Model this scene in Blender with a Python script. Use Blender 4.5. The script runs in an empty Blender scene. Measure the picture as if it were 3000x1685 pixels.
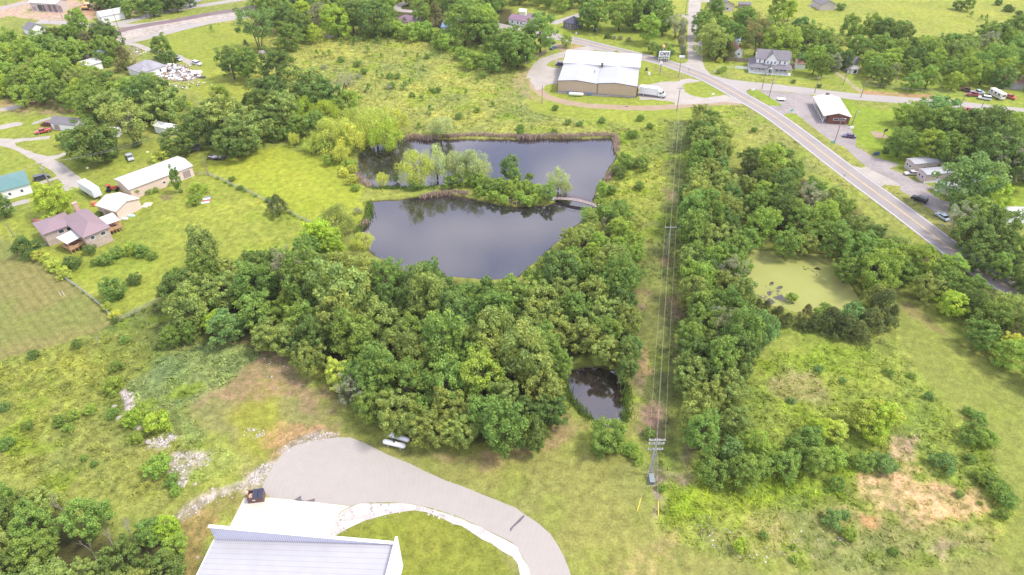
import bpy, bmesh, math, random
import numpy as np
from mathutils import Vector, Matrix
from mathutils.geometry import tessellate_polygon
random.seed(7); RNG = np.random.default_rng(11)
SC = bpy.context.scene
COL = SC.collection
R = math.radians

# ---------------------------------------------------------------- camera
CAM_H = 110.0; PITCH = R(38.0); FPX = 1960.0
cd = bpy.data.cameras.new('camera'); cam = bpy.data.objects.new('camera', cd); COL.objects.link(cam)
cam.location = (0, 0, CAM_H); cam.rotation_euler = (math.pi/2 - PITCH, 0, 0)
cd.sensor_width = 36.0; cd.lens = FPX/3000*36.0; cd.clip_start = 1.0; cd.clip_end = 6000.0
SC.camera = cam
# ---------------------------------------------------------------- sky and sun: bright, thinly overcast, sun from the right
SUN_EL = R(58); SUN_AZ = R(95)          # azimuth measured clockwise from +Y
W = bpy.data.worlds.new('World'); SC.world = W; W.use_nodes = True
nt = W.node_tree; nt.nodes.clear()
sky = nt.nodes.new('ShaderNodeTexSky'); sky.sky_type = 'NISHITA'; sky.sun_disc = False
sky.sun_elevation = SUN_EL; sky.sun_rotation = SUN_AZ; sky.air_density = 1.0; sky.dust_density = 2.0
tc = nt.nodes.new('ShaderNodeTexCoord'); mp = nt.nodes.new('ShaderNodeMapping'); mp.inputs['Scale'].default_value = (1, 1, 2.2)
nz = nt.nodes.new('ShaderNodeTexNoise'); nz.inputs['Scale'].default_value = 6.5; nz.inputs['Detail'].default_value = 5.0; nz.inputs['Roughness'].default_value = .5
rp = nt.nodes.new('ShaderNodeValToRGB'); rp.color_ramp.elements[0].position = .41; rp.color_ramp.elements[0].color = (4.0, 4.4, 6.6, 1)
rp.color_ramp.elements[1].position = .60; rp.color_ramp.elements[1].color = (9.0, 8.6, 9.6, 1)
mx = nt.nodes.new('ShaderNodeMix'); mx.data_type = 'RGBA'; mx.inputs[0].default_value = .78
bg = nt.nodes.new('ShaderNodeBackground'); bg.inputs['Strength'].default_value = .135
wo = nt.nodes.new('ShaderNodeOutputWorld')
L_ = nt.links.new
L_(tc.outputs['Generated'], mp.inputs['Vector']); L_(mp.outputs[0], nz.inputs['Vector']); L_(nz.outputs['Fac'], rp.inputs[0])
L_(sky.outputs[0], mx.inputs[6]); L_(rp.outputs[0], mx.inputs[7]); L_(mx.outputs[2], bg.inputs[0]); L_(bg.outputs[0], wo.inputs[0])
sl = bpy.data.lights.new('sun', 'SUN'); sl.energy = 2.3; sl.angle = R(11); sl.color = (1.0, .94, .84)
so = bpy.data.objects.new('sun', sl); COL.objects.link(so)
sd = Vector((math.sin(SUN_AZ)*math.cos(SUN_EL), math.cos(SUN_AZ)*math.cos(SUN_EL), math.sin(SUN_EL)))
so.rotation_euler = (-sd).to_track_quat('-Z', 'Y').to_euler()
SC.view_settings.view_transform = 'Standard'; SC.view_settings.look = 'None'; SC.view_settings.gamma = 1.0
SC.view_settings.exposure = 0.98
SC.cycles.max_bounces = 6; SC.cycles.diffuse_bounces = 3; SC.cycles.transparent_max_bounces = 6

# ---------------------------------------------------------------- photo coordinates -> ground
# 'f' = 2576-wide overview; other keys are the crops the layout was measured in
CROPS = {'f': (0, 0, 1), 'n': (0, 0, 1/1.16460), 'e1': (1408.2, 103.0, 1/(6.43*1.1646)), 'e2': (1854.7, 111.6, 1/(8.513*1.1646)),
         'e3': (51.5, 446.5, 1/(6.43*1.1646)), 'e4': (0, 0, 1/(6.43*1.1646)), 'e5': (1373.9, 0, 1/(4.293*1.1646)), 'e6': (2232.5, 343.5, 1/(4.8225*1.1646)),
         'd2': (472.3, 1060.5, 1/3.744), 'b2': (644, 343.5, 1/3.744)}
for i, x0 in enumerate((0, 644, 1288, 1889)):
    for rr, y0 in (('a', 0), ('b', 343.5), ('c', 704.1), ('d', 1060.5)):
        CROPS.setdefault(rr + str(i+1), (x0, y0, 1/3.744))
def PX(s):
    """'a3 10,20 30,40 b4 5,6' -> list of overview points"""
    out = []; c = CROPS['f']
    for tk in s.split():
        if ',' in tk:
            a, b = tk.split(','); out.append((c[0]+float(a)*c[2], c[1]+float(b)*c[2]))
        else: c = CROPS[tk]
    return out
SP, CP = math.sin(PITCH), math.cos(PITCH)
def U(p, z=0.0):
    xd = (p[0]*1.1646-1500)/FPX; yd = (p[1]*1.1646-842.5)/FPX
    t = (CAM_H-z)/(SP+yd*CP)
    return Vector((xd*t, (CP-yd*SP)*t, z))
def proj(v):
    y, z = v[1], v[2]-CAM_H
    d = y*CP - z*SP; u = y*SP + z*CP
    return ((v[0]/d*FPX+1500)/1.1646, (842.5-u/d*FPX)/1.1646, d)
def pxm(v): return FPX/1.1646/proj(v)[2]
def UU(s, z=0.0): return [U(p, z) for p in PX(s)]
def lin(c): c = c/255; return c/12.92 if c <= .04045 else ((c+.055)/1.055)**2.4
GAIN = 2.6
def A(r, g, b, k=1.0): return tuple(min(.9, lin(v)/GAIN*k) for v in (r, g, b))

# ---------------------------------------------------------------- numpy noise
def _hash(ix, iy, s):
    h = (ix.astype(np.int64)*374761393 + iy.astype(np.int64)*668265263 + s*1274126177) & 0xffffffff
    h = ((h ^ (h >> 13))*1274126177) & 0xffffffff
    return ((h ^ (h >> 16)) & 0xffff)/65535.0
def vnoise(x, y, s=0):
    ix = np.floor(x); iy = np.floor(y); fx = x-ix; fy = y-iy
    fx = fx*fx*(3-2*fx); fy = fy*fy*(3-2*fy)
    a = _hash(ix, iy, s); b = _hash(ix+1, iy, s); c = _hash(ix, iy+1, s); d = _hash(ix+1, iy+1, s)
    return (a*(1-fx)+b*fx)*(1-fy)+(c*(1-fx)+d*fx)*fy
def fbm(x, y, sc, s=0, o=4):
    v = 0; am = .5; t = 0
    for i in range(o):
        v = v+am*vnoise(x/sc+i*17.3, y/sc+i*9.1, s+i*7); t += am; am *= .55; sc *= .5
    return v/t
def sst(a, b, x): t = np.clip((x-a)/(b-a), 0, 1); return t*t*(3-2*t)
def sdf(X, Y, poly):
    """signed distance, positive inside"""
    d2 = np.full(X.shape, 1e18); ins = np.zeros(X.shape, bool); n = len(poly)
    for i in range(n):
        ax, ay = poly[i][0], poly[i][1]; bx, by = poly[(i+1) % n][0], poly[(i+1) % n][1]
        ex, ey = bx-ax, by-ay; wx, wy = X-ax, Y-ay
        t = np.clip((wx*ex+wy*ey)/(ex*ex+ey*ey+1e-9), 0, 1)
        dx, dy = wx-ex*t, wy-ey*t; d2 = np.minimum(d2, dx*dx+dy*dy)
        c = (ay > Y) != (by > Y)
        with np.errstate(divide='ignore', invalid='ignore'):
            xi = ax+(Y-ay)*ex/(ey if abs(ey) > 1e-9 else 1e-9)
        ins ^= c & (X < xi)
    return np.where(ins, 1, -1)*np.sqrt(d2)

# ---------------------------------------------------------------- materials
MATS = {}
def nmat(name):
    m = bpy.data.materials.new(name); m.use_nodes = True; return m, m.node_tree, m.node_tree.nodes['Principled BSDF']
def mat(name, rgb, rough=.7, metal=0.0, var=.12, scale=3.0, spec=.4, bump=0.0, stripes=None, coat=0.0):
    """weathered painted/mineral surface: base colour broken up by noise at two scales"""
    if name in MATS: return MATS[name]
    m, t, b = nmat(name); N = t.nodes.new; Lk = t.links.new
    co = N('ShaderNodeTexCoord')
    n1 = N('ShaderNodeTexNoise'); n1.inputs['Scale'].default_value = scale; n1.inputs['Detail'].default_value = 6
    n2 = N('ShaderNodeTexNoise'); n2.inputs['Scale'].default_value = scale*.13; n2.inputs['Detail'].default_value = 3
    Lk(co.outputs['Object'], n1.inputs['Vector']); Lk(co.outputs['Object'], n2.inputs['Vector'])
    ad = N('ShaderNodeMath'); ad.operation = 'ADD'; Lk(n1.outputs['Fac'], ad.inputs[0]); Lk(n2.outputs['Fac'], ad.inputs[1])
    mr = N('ShaderNodeMapRange'); mr.inputs['From Min'].default_value = .65; mr.inputs['From Max'].default_value = 1.35
    mr.inputs['To Min'].default_value = 1-var; mr.inputs['To Max'].default_value = 1+var; Lk(ad.outputs[0], mr.inputs['Value'])
    val = mr.outputs[0]
    if stripes:
        ax, period, dark, frac = stripes
        sp = N('ShaderNodeSeparateXYZ'); Lk(co.outputs['Object'], sp.inputs[0])
        mu = N('ShaderNodeMath'); mu.operation = 'MULTIPLY'; mu.inputs[1].default_value = 1/period; Lk(sp.outputs[ax], mu.inputs[0])
        fr = N('ShaderNodeMath'); fr.operation = 'FRACT'; Lk(mu.outputs[0], fr.inputs[0])
        lt = N('ShaderNodeMath'); lt.operation = 'LESS_THAN'; lt.inputs[1].default_value = frac; Lk(fr.outputs[0], lt.inputs[0])
        k = N('ShaderNodeMapRange'); k.inputs['To Min'].default_value = 1.0; k.inputs['To Max'].default_value = dark; Lk(lt.outputs[0], k.inputs['Value'])
        m2 = N('ShaderNodeMath'); m2.operation = 'MULTIPLY'; Lk(val, m2.inputs[0]); Lk(k.outputs[0], m2.inputs[1]); val = m2.outputs[0]
    vm = N('ShaderNodeVectorMath'); vm.operation = 'SCALE'; vm.inputs[0].default_value = rgb[:3]; Lk(val, vm.inputs['Scale'])
    Lk(vm.outputs[0], b.inputs['Base Color'])
    b.inputs['Roughness'].default_value = rough; b.inputs['Metallic'].default_value = metal; b.inputs['Specular IOR Level'].default_value = spec
    b.inputs['Coat Weight'].default_value = coat
    if bump:
        bp = N('ShaderNodeBump'); bp.inputs['Strength'].default_value = bump; bp.inputs['Distance'].default_value = .05
        Lk(n1.outputs['Fac'], bp.inputs['Height']); Lk(bp.outputs[0], b.inputs['Normal'])
    MATS[name] = m; return m

# ---------------------------------------------------------------- mesh building
class MB:
    def __init__(s): s.v = []; s.f = []; s.m = []
    def face(s, pts, mi=0):
        i = len(s.v); s.v += [tuple(p) for p in pts]; s.f.append(tuple(range(i, i+len(pts)))); s.m.append(mi)
    def box(s, x0, x1, y0, y1, z0, z1, mi=0, M=None, taper=0.0, tz=None):
        t = taper; c = [(x0, y0, z0), (x1, y0, z0), (x1, y1, z0), (x0, y1, z0), (x0+t, y0+t, z1), (x1-t, y0+t, z1), (x1-t, y1-t, z1), (x0+t, y1-t, z1)]
        if M is not None: c = [tuple(M @ Vector(p)) for p in c]
        i = len(s.v); s.v += c
        for q in ((0, 3, 2, 1), (4, 5, 6, 7), (0, 1, 5, 4), (1, 2, 6, 5), (2, 3, 7, 6), (3, 0, 4, 7)):
            s.f.append(tuple(i+k for k in q)); s.m.append(mi)
    def prism(s, pts, ax, a, b, mi=0):
        """extrude a 2-D outline (in the two axes other than ax) from a to b"""
        def P(p, t):
            q = [p[0], p[1]]; q.insert(ax, t); return tuple(q)
        n = len(pts); i = len(s.v); s.v += [P(p, a) for p in pts]+[P(p, b) for p in pts]
        s.f.append(tuple(i+k for k in range(n))[::-1]); s.m.append(mi); s.f.append(tuple(i+n+k for k in range(n))); s.m.append(mi)
        for k in range(n):
            s.f.append((i+k, i+(k+1) % n, i+n+(k+1) % n, i+n+k)); s.m.append(mi)
    def tube(s, pts, rad, n=6, mi=0, cap=True):
        pts = [Vector(p) for p in pts]; rings = []
        if not hasattr(rad, '__len__'): rad = [rad]*len(pts)
        for j, p in enumerate(pts):
            d = (pts[min(j+1, len(pts)-1)]-pts[max(j-1, 0)]).normalized()
            a = d.orthogonal().normalized() if abs(d.z) > .9 else d.cross(Vector((0, 0, 1))).normalized(); b = d.cross(a)
            i = len(s.v); rings.append(i)
            for k in range(n):
                t = 2*math.pi*k/n; s.v.append(tuple(p+(a*math.cos(t)+b*math.sin(t))*rad[j]))
        for j in range(len(pts)-1):
            for k in range(n):
                s.f.append((rings[j]+k, rings[j]+(k+1) % n, rings[j+1]+(k+1) % n, rings[j+1]+k)); s.m.append(mi)
        if cap:
            s.f.append(tuple(rings[0]+k for k in range(n))[::-1]); s.m.append(mi); s.f.append(tuple(rings[-1]+k for k in range(n))); s.m.append(mi)
    def build(s, name, mats, parent=None, smooth=False, bevel=0):
        me = bpy.data.meshes.new(name); me.from_pydata(s.v, [], s.f)
        if not isinstance(mats, (list, tuple)): mats = [mats]
        for m in mats: me.materials.append(m)
        me.polygons.foreach_set('material_index', s.m)
        bm = bmesh.new(); bm.from_mesh(me)
        bmesh.ops.remove_doubles(bm, verts=bm.verts, dist=1e-4) if (bevel or smooth) else None
        bmesh.ops.recalc_face_normals(bm, faces=bm.faces)
        if bevel: bmesh.ops.bevel(bm, geom=[e for e in bm.edges if len(e.link_faces) == 2 and e.calc_face_angle(0) > .5], offset=bevel, segments=2, affect='EDGES', clamp_overlap=True)
        bm.to_mesh(me); bm.free()
        if smooth: me.polygons.foreach_set('use_smooth', [True]*len(me.polygons))
        me.update(); o = bpy.data.objects.new(name, me); COL.objects.link(o)
        if parent is not None: o.parent = parent
        return o
def tag(o, label=None, cat=None, group=None, kind=None):
    for k, v in (('label', label), ('category', cat), ('group', group), ('kind', kind)):
        if v: o[k] = v
    return o
def empty(name, loc, rz=0.0, label=None, cat=None, group=None):
    o = bpy.data.objects.new(name, None); COL.objects.link(o); o.location = loc; o.rotation_euler = (0, 0, rz); o.empty_display_size = .5
    return tag(o, label, cat, group)
def fastmesh(name, V, F, mats, col=None, mi=None, smooth=False):
    """V (n,3), F (m,k) -> mesh"""
    me = bpy.data.meshes.new(name); k = F.shape[1]
    me.vertices.add(len(V)); me.vertices.foreach_set('co', V.astype(np.float32).ravel())
    me.loops.add(F.size); me.loops.foreach_set('vertex_index', F.astype(np.int32).ravel())
    me.polygons.add(len(F)); me.polygons.foreach_set('loop_start', np.arange(0, F.size, k, dtype=np.int32)); me.polygons.foreach_set('loop_total', np.full(len(F), k, np.int32))
    for m in mats: me.materials.append(m)
    if mi is not None: me.polygons.foreach_set('material_index', mi.astype(np.int32))
    if smooth: me.polygons.foreach_set('use_smooth', np.ones(len(F), bool))
    if col is not None:
        for nm, arr in col.items():
            if arr.ndim == 2:
                at = me.attributes.new(nm, 'FLOAT_COLOR', 'POINT'); c = np.ones((len(V), 4), np.float32); c[:, :3] = arr; at.data.foreach_set('color', c.ravel())
            else:
                at = me.attributes.new(nm, 'FLOAT', 'POINT'); at.data.foreach_set('value', arr.astype(np.float32))
    me.update(calc_edges=True); return me
def linkmesh(name, me, parent=None):
    o = bpy.data.objects.new(name, me); COL.objects.link(o)
    if parent is not None: o.parent = parent
    return o
# ================================================================ GROUND
def W2(s): return [(v.x, v.y) for v in UU(s)]
POND = W2('f 905,385 930,365 985,353 1010,347 1110,350 1250,349 1400,347 1543,347 1550,372 1545,400 1530,425 1505,460 1492,500 1500,535 1470,550 1430,580 1385,622 1335,665 1290,700 1200,700 1100,690 1000,672 935,632 905,590 917,560 922,520 935,508 1010,500 1060,492 1120,489 1165,491 1200,500 1260,515 1330,519 1378,517 1402,508 1400,494 1370,478 1310,462 1240,445 1160,455 1080,466 980,473 925,468 905,447 900,415')
POND2 = W2('c3 520,920 600,840 700,805 830,815 1000,855 1075,950 1088,1050 1075,1200 1062,1330 960,1372 850,1372 780,1330 650,1240 575,1140 535,1010')
POND3 = W2('f 1855,650 1870,632 1900,626 1970,630 2080,638 2112,668 2140,715 2165,752 2150,775 2080,782 2000,782 1930,760 1885,720 1862,690')
POND4 = W2('a1 1620,-20 1640,40 1690,95 1800,60 1830,20 1960,-20')
FIELD = 'f -200,520 0,598 60,630 100,662 170,706 230,752 292,812 240,835 180,855 100,880 0,905 -200,960'
C_ = A
def C_(r, g, b):
    if g >= r: d = g-r; r, g, b = r+.36*d+3, g-1, b+.16*max(0, 125-b)
    return A(r, g, b)
REG = [  # polygon, colour as displayed in full light, feather m, edge noise m, roughness, strength
 # --- big masses
 ('f 880,-80 2700,-80 2700,260 2200,240 1900,200 1700,160 1330,80 880,80', C_(186, 203, 84), 6, 6, .25, 1),
 ('f 480,60 660,50 900,60 1250,110 1400,150 1500,300 1700,260 1840,250 1900,300 1760,300 1700,700 1560,560 1540,350 1000,345 900,250 560,300', C_(178, 192, 92), 5, 5, .8, 1),
 ('f 360,95 560,60 650,60 640,230 600,290 500,240 430,180', C_(178, 202, 72), 3, 3, .2, 1),
 ('f -100,300 200,280 480,380 600,340 900,420 905,560 700,700 420,770 300,800 170,700 90,640 -100,560', C_(170, 196, 72), 3, 3, .25, 1),
 ('f 520,400 700,370 860,400 900,480 905,560 860,560 770,560 640,500 520,430', C_(192, 214, 66), 4, 5, .2, 1),
 ('f 500,470 640,500 790,570 720,620 560,640 400,600 380,540 430,480', C_(182, 200, 78), 6, 6, .4, .8),
 ('f 1400,130 1660,130 1740,170 1860,250 1700,330 1330,280 1330,180', C_(176, 204, 74), 3, 2, .15, 1),
 ('f 1330,30 1500,60 1680,60 1720,170 1640,150 1500,115 1390,90', C_(170, 202, 72), 3, 2, .12, 1),
 ('f 1760,150 1900,190 2150,220 2576,280 2700,300 2700,200 2200,210 2050,150 1850,140', C_(166, 200, 74), 3, 2, .15, 1),
 ('f 1880,230 2120,235 2160,270 2576,310 2700,330 2700,560 2300,440 2100,330 1980,290', C_(160, 205, 62), 2, 2, .12, 1),
 ('f 1860,260 1960,300 2400,560 2576,670 2700,760 2300,560 2020,420 1850,330', C_(176, 188, 92), 2, 2, .6, 1),
 ('f 1985,300 2180,425 2420,590 2700,790 2700,750 2400,545 2260,450 2100,330', C_(186, 196, 92), 1, 1, .25, 1),
 # --- lower left rough
 ('f -300,905 0,905 180,858 290,815 420,770 430,850 620,860 560,940 470,1000 500,1110 420,1200 330,1280 200,1240 0,1210 -300,1210', C_(158, 178, 74), 4, 6, .8, 1),
 ('f 180,1020 330,1040 420,1180 470,1220 430,1300 360,1310 250,1280 120,1150', C_(172, 184, 88), 6, 7, .6, .8),
 ('f 340,780 430,760 430,850 560,860 470,890 380,860', C_(142, 158, 78), 4, 4, .9, .8),
 # --- clearing by the woods
 ('f 470,1000 620,880 700,870 800,960 880,1080 960,1120 860,1100 700,1170 640,1230 600,1240 600,1130 500,1080', C_(180, 178, 106), 5, 5, .35, 1),
 ('f 640,960 700,975 720,1040 690,1110 660,1170 600,1130 600,1030', C_(180, 194, 70), 5, 4, .2, .9),
 ('f 560,850 690,860 800,950 870,1070 900,1110 850,1090 760,1030 700,1000 600,1000 520,1010 540,960 620,900', C_(196, 162, 126), 5, 6, .35, .8),
 ('f 700,1060 860,1070 880,1100 760,1100 700,1150 680,1110', C_(228, 176, 130), 3, 4, .5, .7),
 # --- pale tall grass
 ('f 425,890 520,862 620,872 645,895 600,940 560,965 490,1000 430,1045 400,1080 320,1060 300,985 330,950', C_(156, 186, 104), 3, 2.5, .95, 1),
 ('f 400,1040 460,1045 525,1100 500,1120 440,1110', C_(154, 188, 98), 2, 2.0, .9, .9),
 ('f 540,1125 585,1130 615,1160 585,1200 500,1215 450,1190 480,1140', C_(152, 188, 94), 2, 2.0, .9, .9),
 # --- front lawn
 ('f 860,1110 1040,1120 1250,1140 1420,1060 1500,1110 1590,1160 1640,1260 1660,1340 1740,1380 1900,1420 2300,1440 2600,1350 2800,1500 2700,1800 900,1800 1000,1500', C_(176, 184, 94), 3, 3, .15, 1),
 ('f 820,1290 960,1275 1120,1290 1230,1350 1290,1447 1330,1700 900,1700 840,1340', C_(162, 180, 66), 1.5, .5, .12, 1),
 ('f 400,1300 600,1210 640,1230 560,1300 530,1330 480,1447 420,1600 330,1600', C_(172, 172, 90), 3, 3, .3, 1),
 ('f 480,1290 560,1270 530,1330 500,1447 460,1500 450,1400', C_(206, 170, 110), 3, 4, .5, .7),
 ('f 1080,1140 1200,1145 1340,1110 1430,1050 1470,1075 1380,1130 1250,1170 1130,1170', C_(198, 172, 122), 3, 3, .3, .8),
 ('d2 860,290 1000,210 1200,120 1370,100 1420,150 1170,185 1000,228 900,292', A(226, 212, 190), 1.6, 1.6, .5, .75),
 ('d1 1400,235 1500,150 1600,110 1650,160 1560,240', A(224, 208, 198), 2, 2.0, .5, .7), ('d1 1600,350 1680,300 1800,280 1990,280 1980,400 1800,450 1700,500 1630,480', A(220, 204, 190), 2, 2.5, .5, .7), ('c1 1140,1040 1180,1040 1260,1120 1240,1240 1180,1230', A(220, 200, 196), 1, 1, .5, .9), ('d1 1650,600 1740,530 1760,560 1700,620', A(220, 200, 190), 1, 1, .5, .9),
 ('d2 800,385 720,420 600,490 540,545 440,570 300,630 150,700 0,790 d1 1880,730 1760,810 1640,890 1530,935 1640,960 1660,920 1780,870 1900,800 2050,740 2200,660 2320,620 d2 560,640 640,600 720,560 750,500', A(232, 218, 204), 2, 2, .5, .85),
 # --- power line corridor
 ('f 1635,560 1715,560 1712,1447 1600,1000 1590,800', C_(126, 148, 72), 4, 3, .5, 1),
 ('f 1660,300 1740,300 1730,700 1712,900 1590,900 1620,700 1640,450', C_(136, 162, 74), 4, 3, .7, 1),
 ('f 1600,720 1680,720 1690,830 1600,900', C_(146, 160, 78), 4, 3, .3, .9),
 ('c3 1200,110 1290,120 1240,280 1190,260', C_(184, 152, 128), 2, 2, .5, .9),
 ('c3 1480,150 1620,130 1620,330 1560,380 1480,330', C_(172, 144, 116), 2, 3, .5, .8),
 ('c3 1560,570 1620,590 1600,760 1550,730', C_(178, 140, 128), 2, 2, .5, .9),
 ('c3 1190,640 1290,670 1290,900 1200,900', C_(226, 182, 140), 2, 2, .4, .7),
 ('c3 1290,700 1450,700 1450,820 1300,800', C_(174, 204, 72), 2, 2, .4, .8),
 ('c3 1100,900 1240,920 1240,1090 1150,1090', C_(166, 138, 124), 2, 2, .5, .9),
 ('c3 1100,1180 1300,1130 1450,1130 1500,1300 1450,1447 1110,1447', C_(170, 140, 124), 3, 3, .5, .9),
 ('c3 1300,1170 1400,1440 1300,1440', C_(150, 120, 108), 2, 3, .5, .7),
 ('d3 1280,500 1420,480 1680,500 1700,600 1560,680 1450,720 1400,900 1330,900 1290,700', C_(190, 162, 142), 2, 2, .6, .9),
 ('d3 1580,200 1700,200 1690,420 1650,480 1600,380', C_(160, 138, 120), 2, 2, .5, .8),
 ('b3 1330,170 1430,190 1420,250 1330,230', C_(180, 148, 132), 2, 2, .5, .8),
 ('b3 1280,270 1380,300 1340,370 1280,350', C_(190, 150, 132), 2, 2, .5, .7),
 ('b3 1380,470 1560,540 1560,640 1450,580', C_(178, 146, 122), 2, 3, .5, .7),
 ('b3 1420,1130 1500,1140 1480,1230 1420,1200', C_(176, 134, 112), 2, 2, .5, .8),
 # --- shoulder between pond and corridor
 ('f 1550,350 1680,300 1660,560 1560,530 1500,520 1530,440', C_(162, 188, 74), 3, 3, .85, 1),
 # --- right field
 ('f 1740,1260 1760,1130 1880,900 2250,850 2330,960 2480,1080 2500,1130 2600,1300 2500,1380 2300,1420 1900,1410 1740,1370 1670,1340 1650,1280', C_(160, 190, 76), 3, 4, .8, 1),
 ('f 1660,1230 1900,1200 2140,1180 2120,1260 1950,1260 1750,1310 1680,1330', C_(162, 202, 54), 3, 4, .9, .9),
 ('f 1740,1330 2050,1280 2500,1300 2560,1330 2400,1400 2100,1420 1850,1400', C_(182, 178, 108), 4, 5, .6, .9),
 ('f 1960,930 2050,940 2080,1010 2000,1010 1930,980', C_(182, 168, 124), 3, 5, .8, .7),
 ('f 2130,1225 2220,1195 2400,1195 2480,1290 2440,1320 2300,1315 2180,1290 2130,1260', C_(250, 206, 156), 4, 5, .5, .93),
 ('f 2250,1100 2320,1100 2290,1150 2240,1150', C_(238, 200, 160), 2, 2, .6, .9),
 ('d4 1680,1240 1800,1100 1980,1150 1850,1240 1780,1320', C_(242, 206, 166), 1.5, 2, .5, .9),
 ('d4 2230,980 2380,1020 2380,1080 2240,1030', C_(236, 190, 146), 1.5, 2, .5, .8),
 ('d4 1050,870 1190,900 1160,980 1060,950', C_(226, 178, 116), 2, 2, .5, .8),
 ('f 1560,1370 1700,1330 1680,1447 1560,1500 1540,1400', C_(222, 190, 138), 3, 4, .4, .55),
 # --- mown path on the right
 ('f 2255,705 2300,730 2400,830 2480,900 2620,965 2760,1060 2800,1500 2560,1447 2500,1370 2560,1290 2480,1110 2350,990 2270,860 2250,780', C_(166, 188, 84), 1.2, .8, .06, 1),
 ('c4 1380,240 1500,200 1750,420 1850,520 1750,500 1500,330', C_(186, 164, 112), 2, 2, .2, .7),
 # --- village yards, dirt
 ('a1 0,60 230,0 700,0 1250,90 1350,120 1180,160 900,160 830,190 520,195 380,195 60,150 -100,200 -100,90', C_(238, 206, 178), 2, 2, .3, 1),
 ('a1 700,60 900,40 1250,100 1250,130 900,170 700,130', C_(226, 180, 138), 2, 2, .3, .9),
 ('a1 1080,300 1250,262 1450,222 1640,195 2000,140 2400,75 2400,110 1900,225 1650,290 1300,350 1120,390 960,330', A(236, 222, 210), 2, 1, .3, 1),
 ('a1 30,930 250,930 480,900 700,960 680,1060 480,1090 100,1070 -60,1040', C_(206, 178, 130), 2, 3, .4, .9),
 ('a1 1290,600 1560,580 1760,600 1900,700 1880,780 1560,760 1290,740', C_(196, 184, 150), 2, 3, .6, .7),
 ('a1 1200,430 1340,450 1340,560 1230,600', C_(190, 176, 132), 2, 2, .5, .7),
 ('b1 1490,560 1610,540 1630,590 1540,610', C_(170, 148, 112), .8, .6, .5, .9),
 ('a4 1000,850 1300,868 1700,890 2060,960 2060,975 1700,955 1300,925 1060,890', C_(226, 182, 138), 1, 1, .2, .9),
 ('a4 750,655 820,675 940,770 1060,860 1000,860 900,770 800,700', C_(222, 206, 174), 1, 1, .2, .8),
 ('a3 550,410 700,430 640,470 500,465', C_(226, 190, 140), 1, 1, .3, .8),
 ('a3 20,700 190,640 180,740 200,880 330,960 200,960 30,860', C_(212, 190, 136), 2, 3, .3, .7),
 ('a3 410,560 560,570 500,660 410,620', C_(214, 198, 176), 1, 1, .3, .9),
 ('a3 1290,600 1700,740 1560,765 1400,690', C_(190, 192, 96), 1.5, 2, .3, .8),
]
REGW = []
for s, c, fe, en, ro, st in REG: REGW.append((W2(s), np.array(c), fe, en, ro, st))
FIELDW = W2(FIELD)
WOODS = {}   # filled below: dark leaf-litter ground under closed woods
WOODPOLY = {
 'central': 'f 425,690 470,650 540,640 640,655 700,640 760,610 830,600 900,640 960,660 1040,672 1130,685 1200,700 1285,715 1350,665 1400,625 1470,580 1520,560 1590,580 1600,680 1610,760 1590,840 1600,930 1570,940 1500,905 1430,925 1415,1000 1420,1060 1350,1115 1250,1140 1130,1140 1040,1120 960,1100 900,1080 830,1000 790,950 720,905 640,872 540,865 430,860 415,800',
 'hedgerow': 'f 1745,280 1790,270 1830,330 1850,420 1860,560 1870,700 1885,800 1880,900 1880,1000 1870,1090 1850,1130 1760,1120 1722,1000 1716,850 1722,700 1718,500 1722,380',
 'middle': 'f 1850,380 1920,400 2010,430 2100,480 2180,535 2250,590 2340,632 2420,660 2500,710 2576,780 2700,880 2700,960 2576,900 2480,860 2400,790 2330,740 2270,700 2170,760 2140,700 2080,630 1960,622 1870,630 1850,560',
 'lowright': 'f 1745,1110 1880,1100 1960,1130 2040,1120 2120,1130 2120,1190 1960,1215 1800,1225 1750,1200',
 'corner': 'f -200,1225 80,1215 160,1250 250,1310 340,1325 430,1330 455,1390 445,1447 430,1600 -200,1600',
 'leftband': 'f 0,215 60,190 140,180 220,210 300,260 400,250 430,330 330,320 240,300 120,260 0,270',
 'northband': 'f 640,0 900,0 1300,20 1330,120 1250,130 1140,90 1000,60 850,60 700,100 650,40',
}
for k, s in WOODPOLY.items(): WOODS[k] = W2(s)
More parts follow.
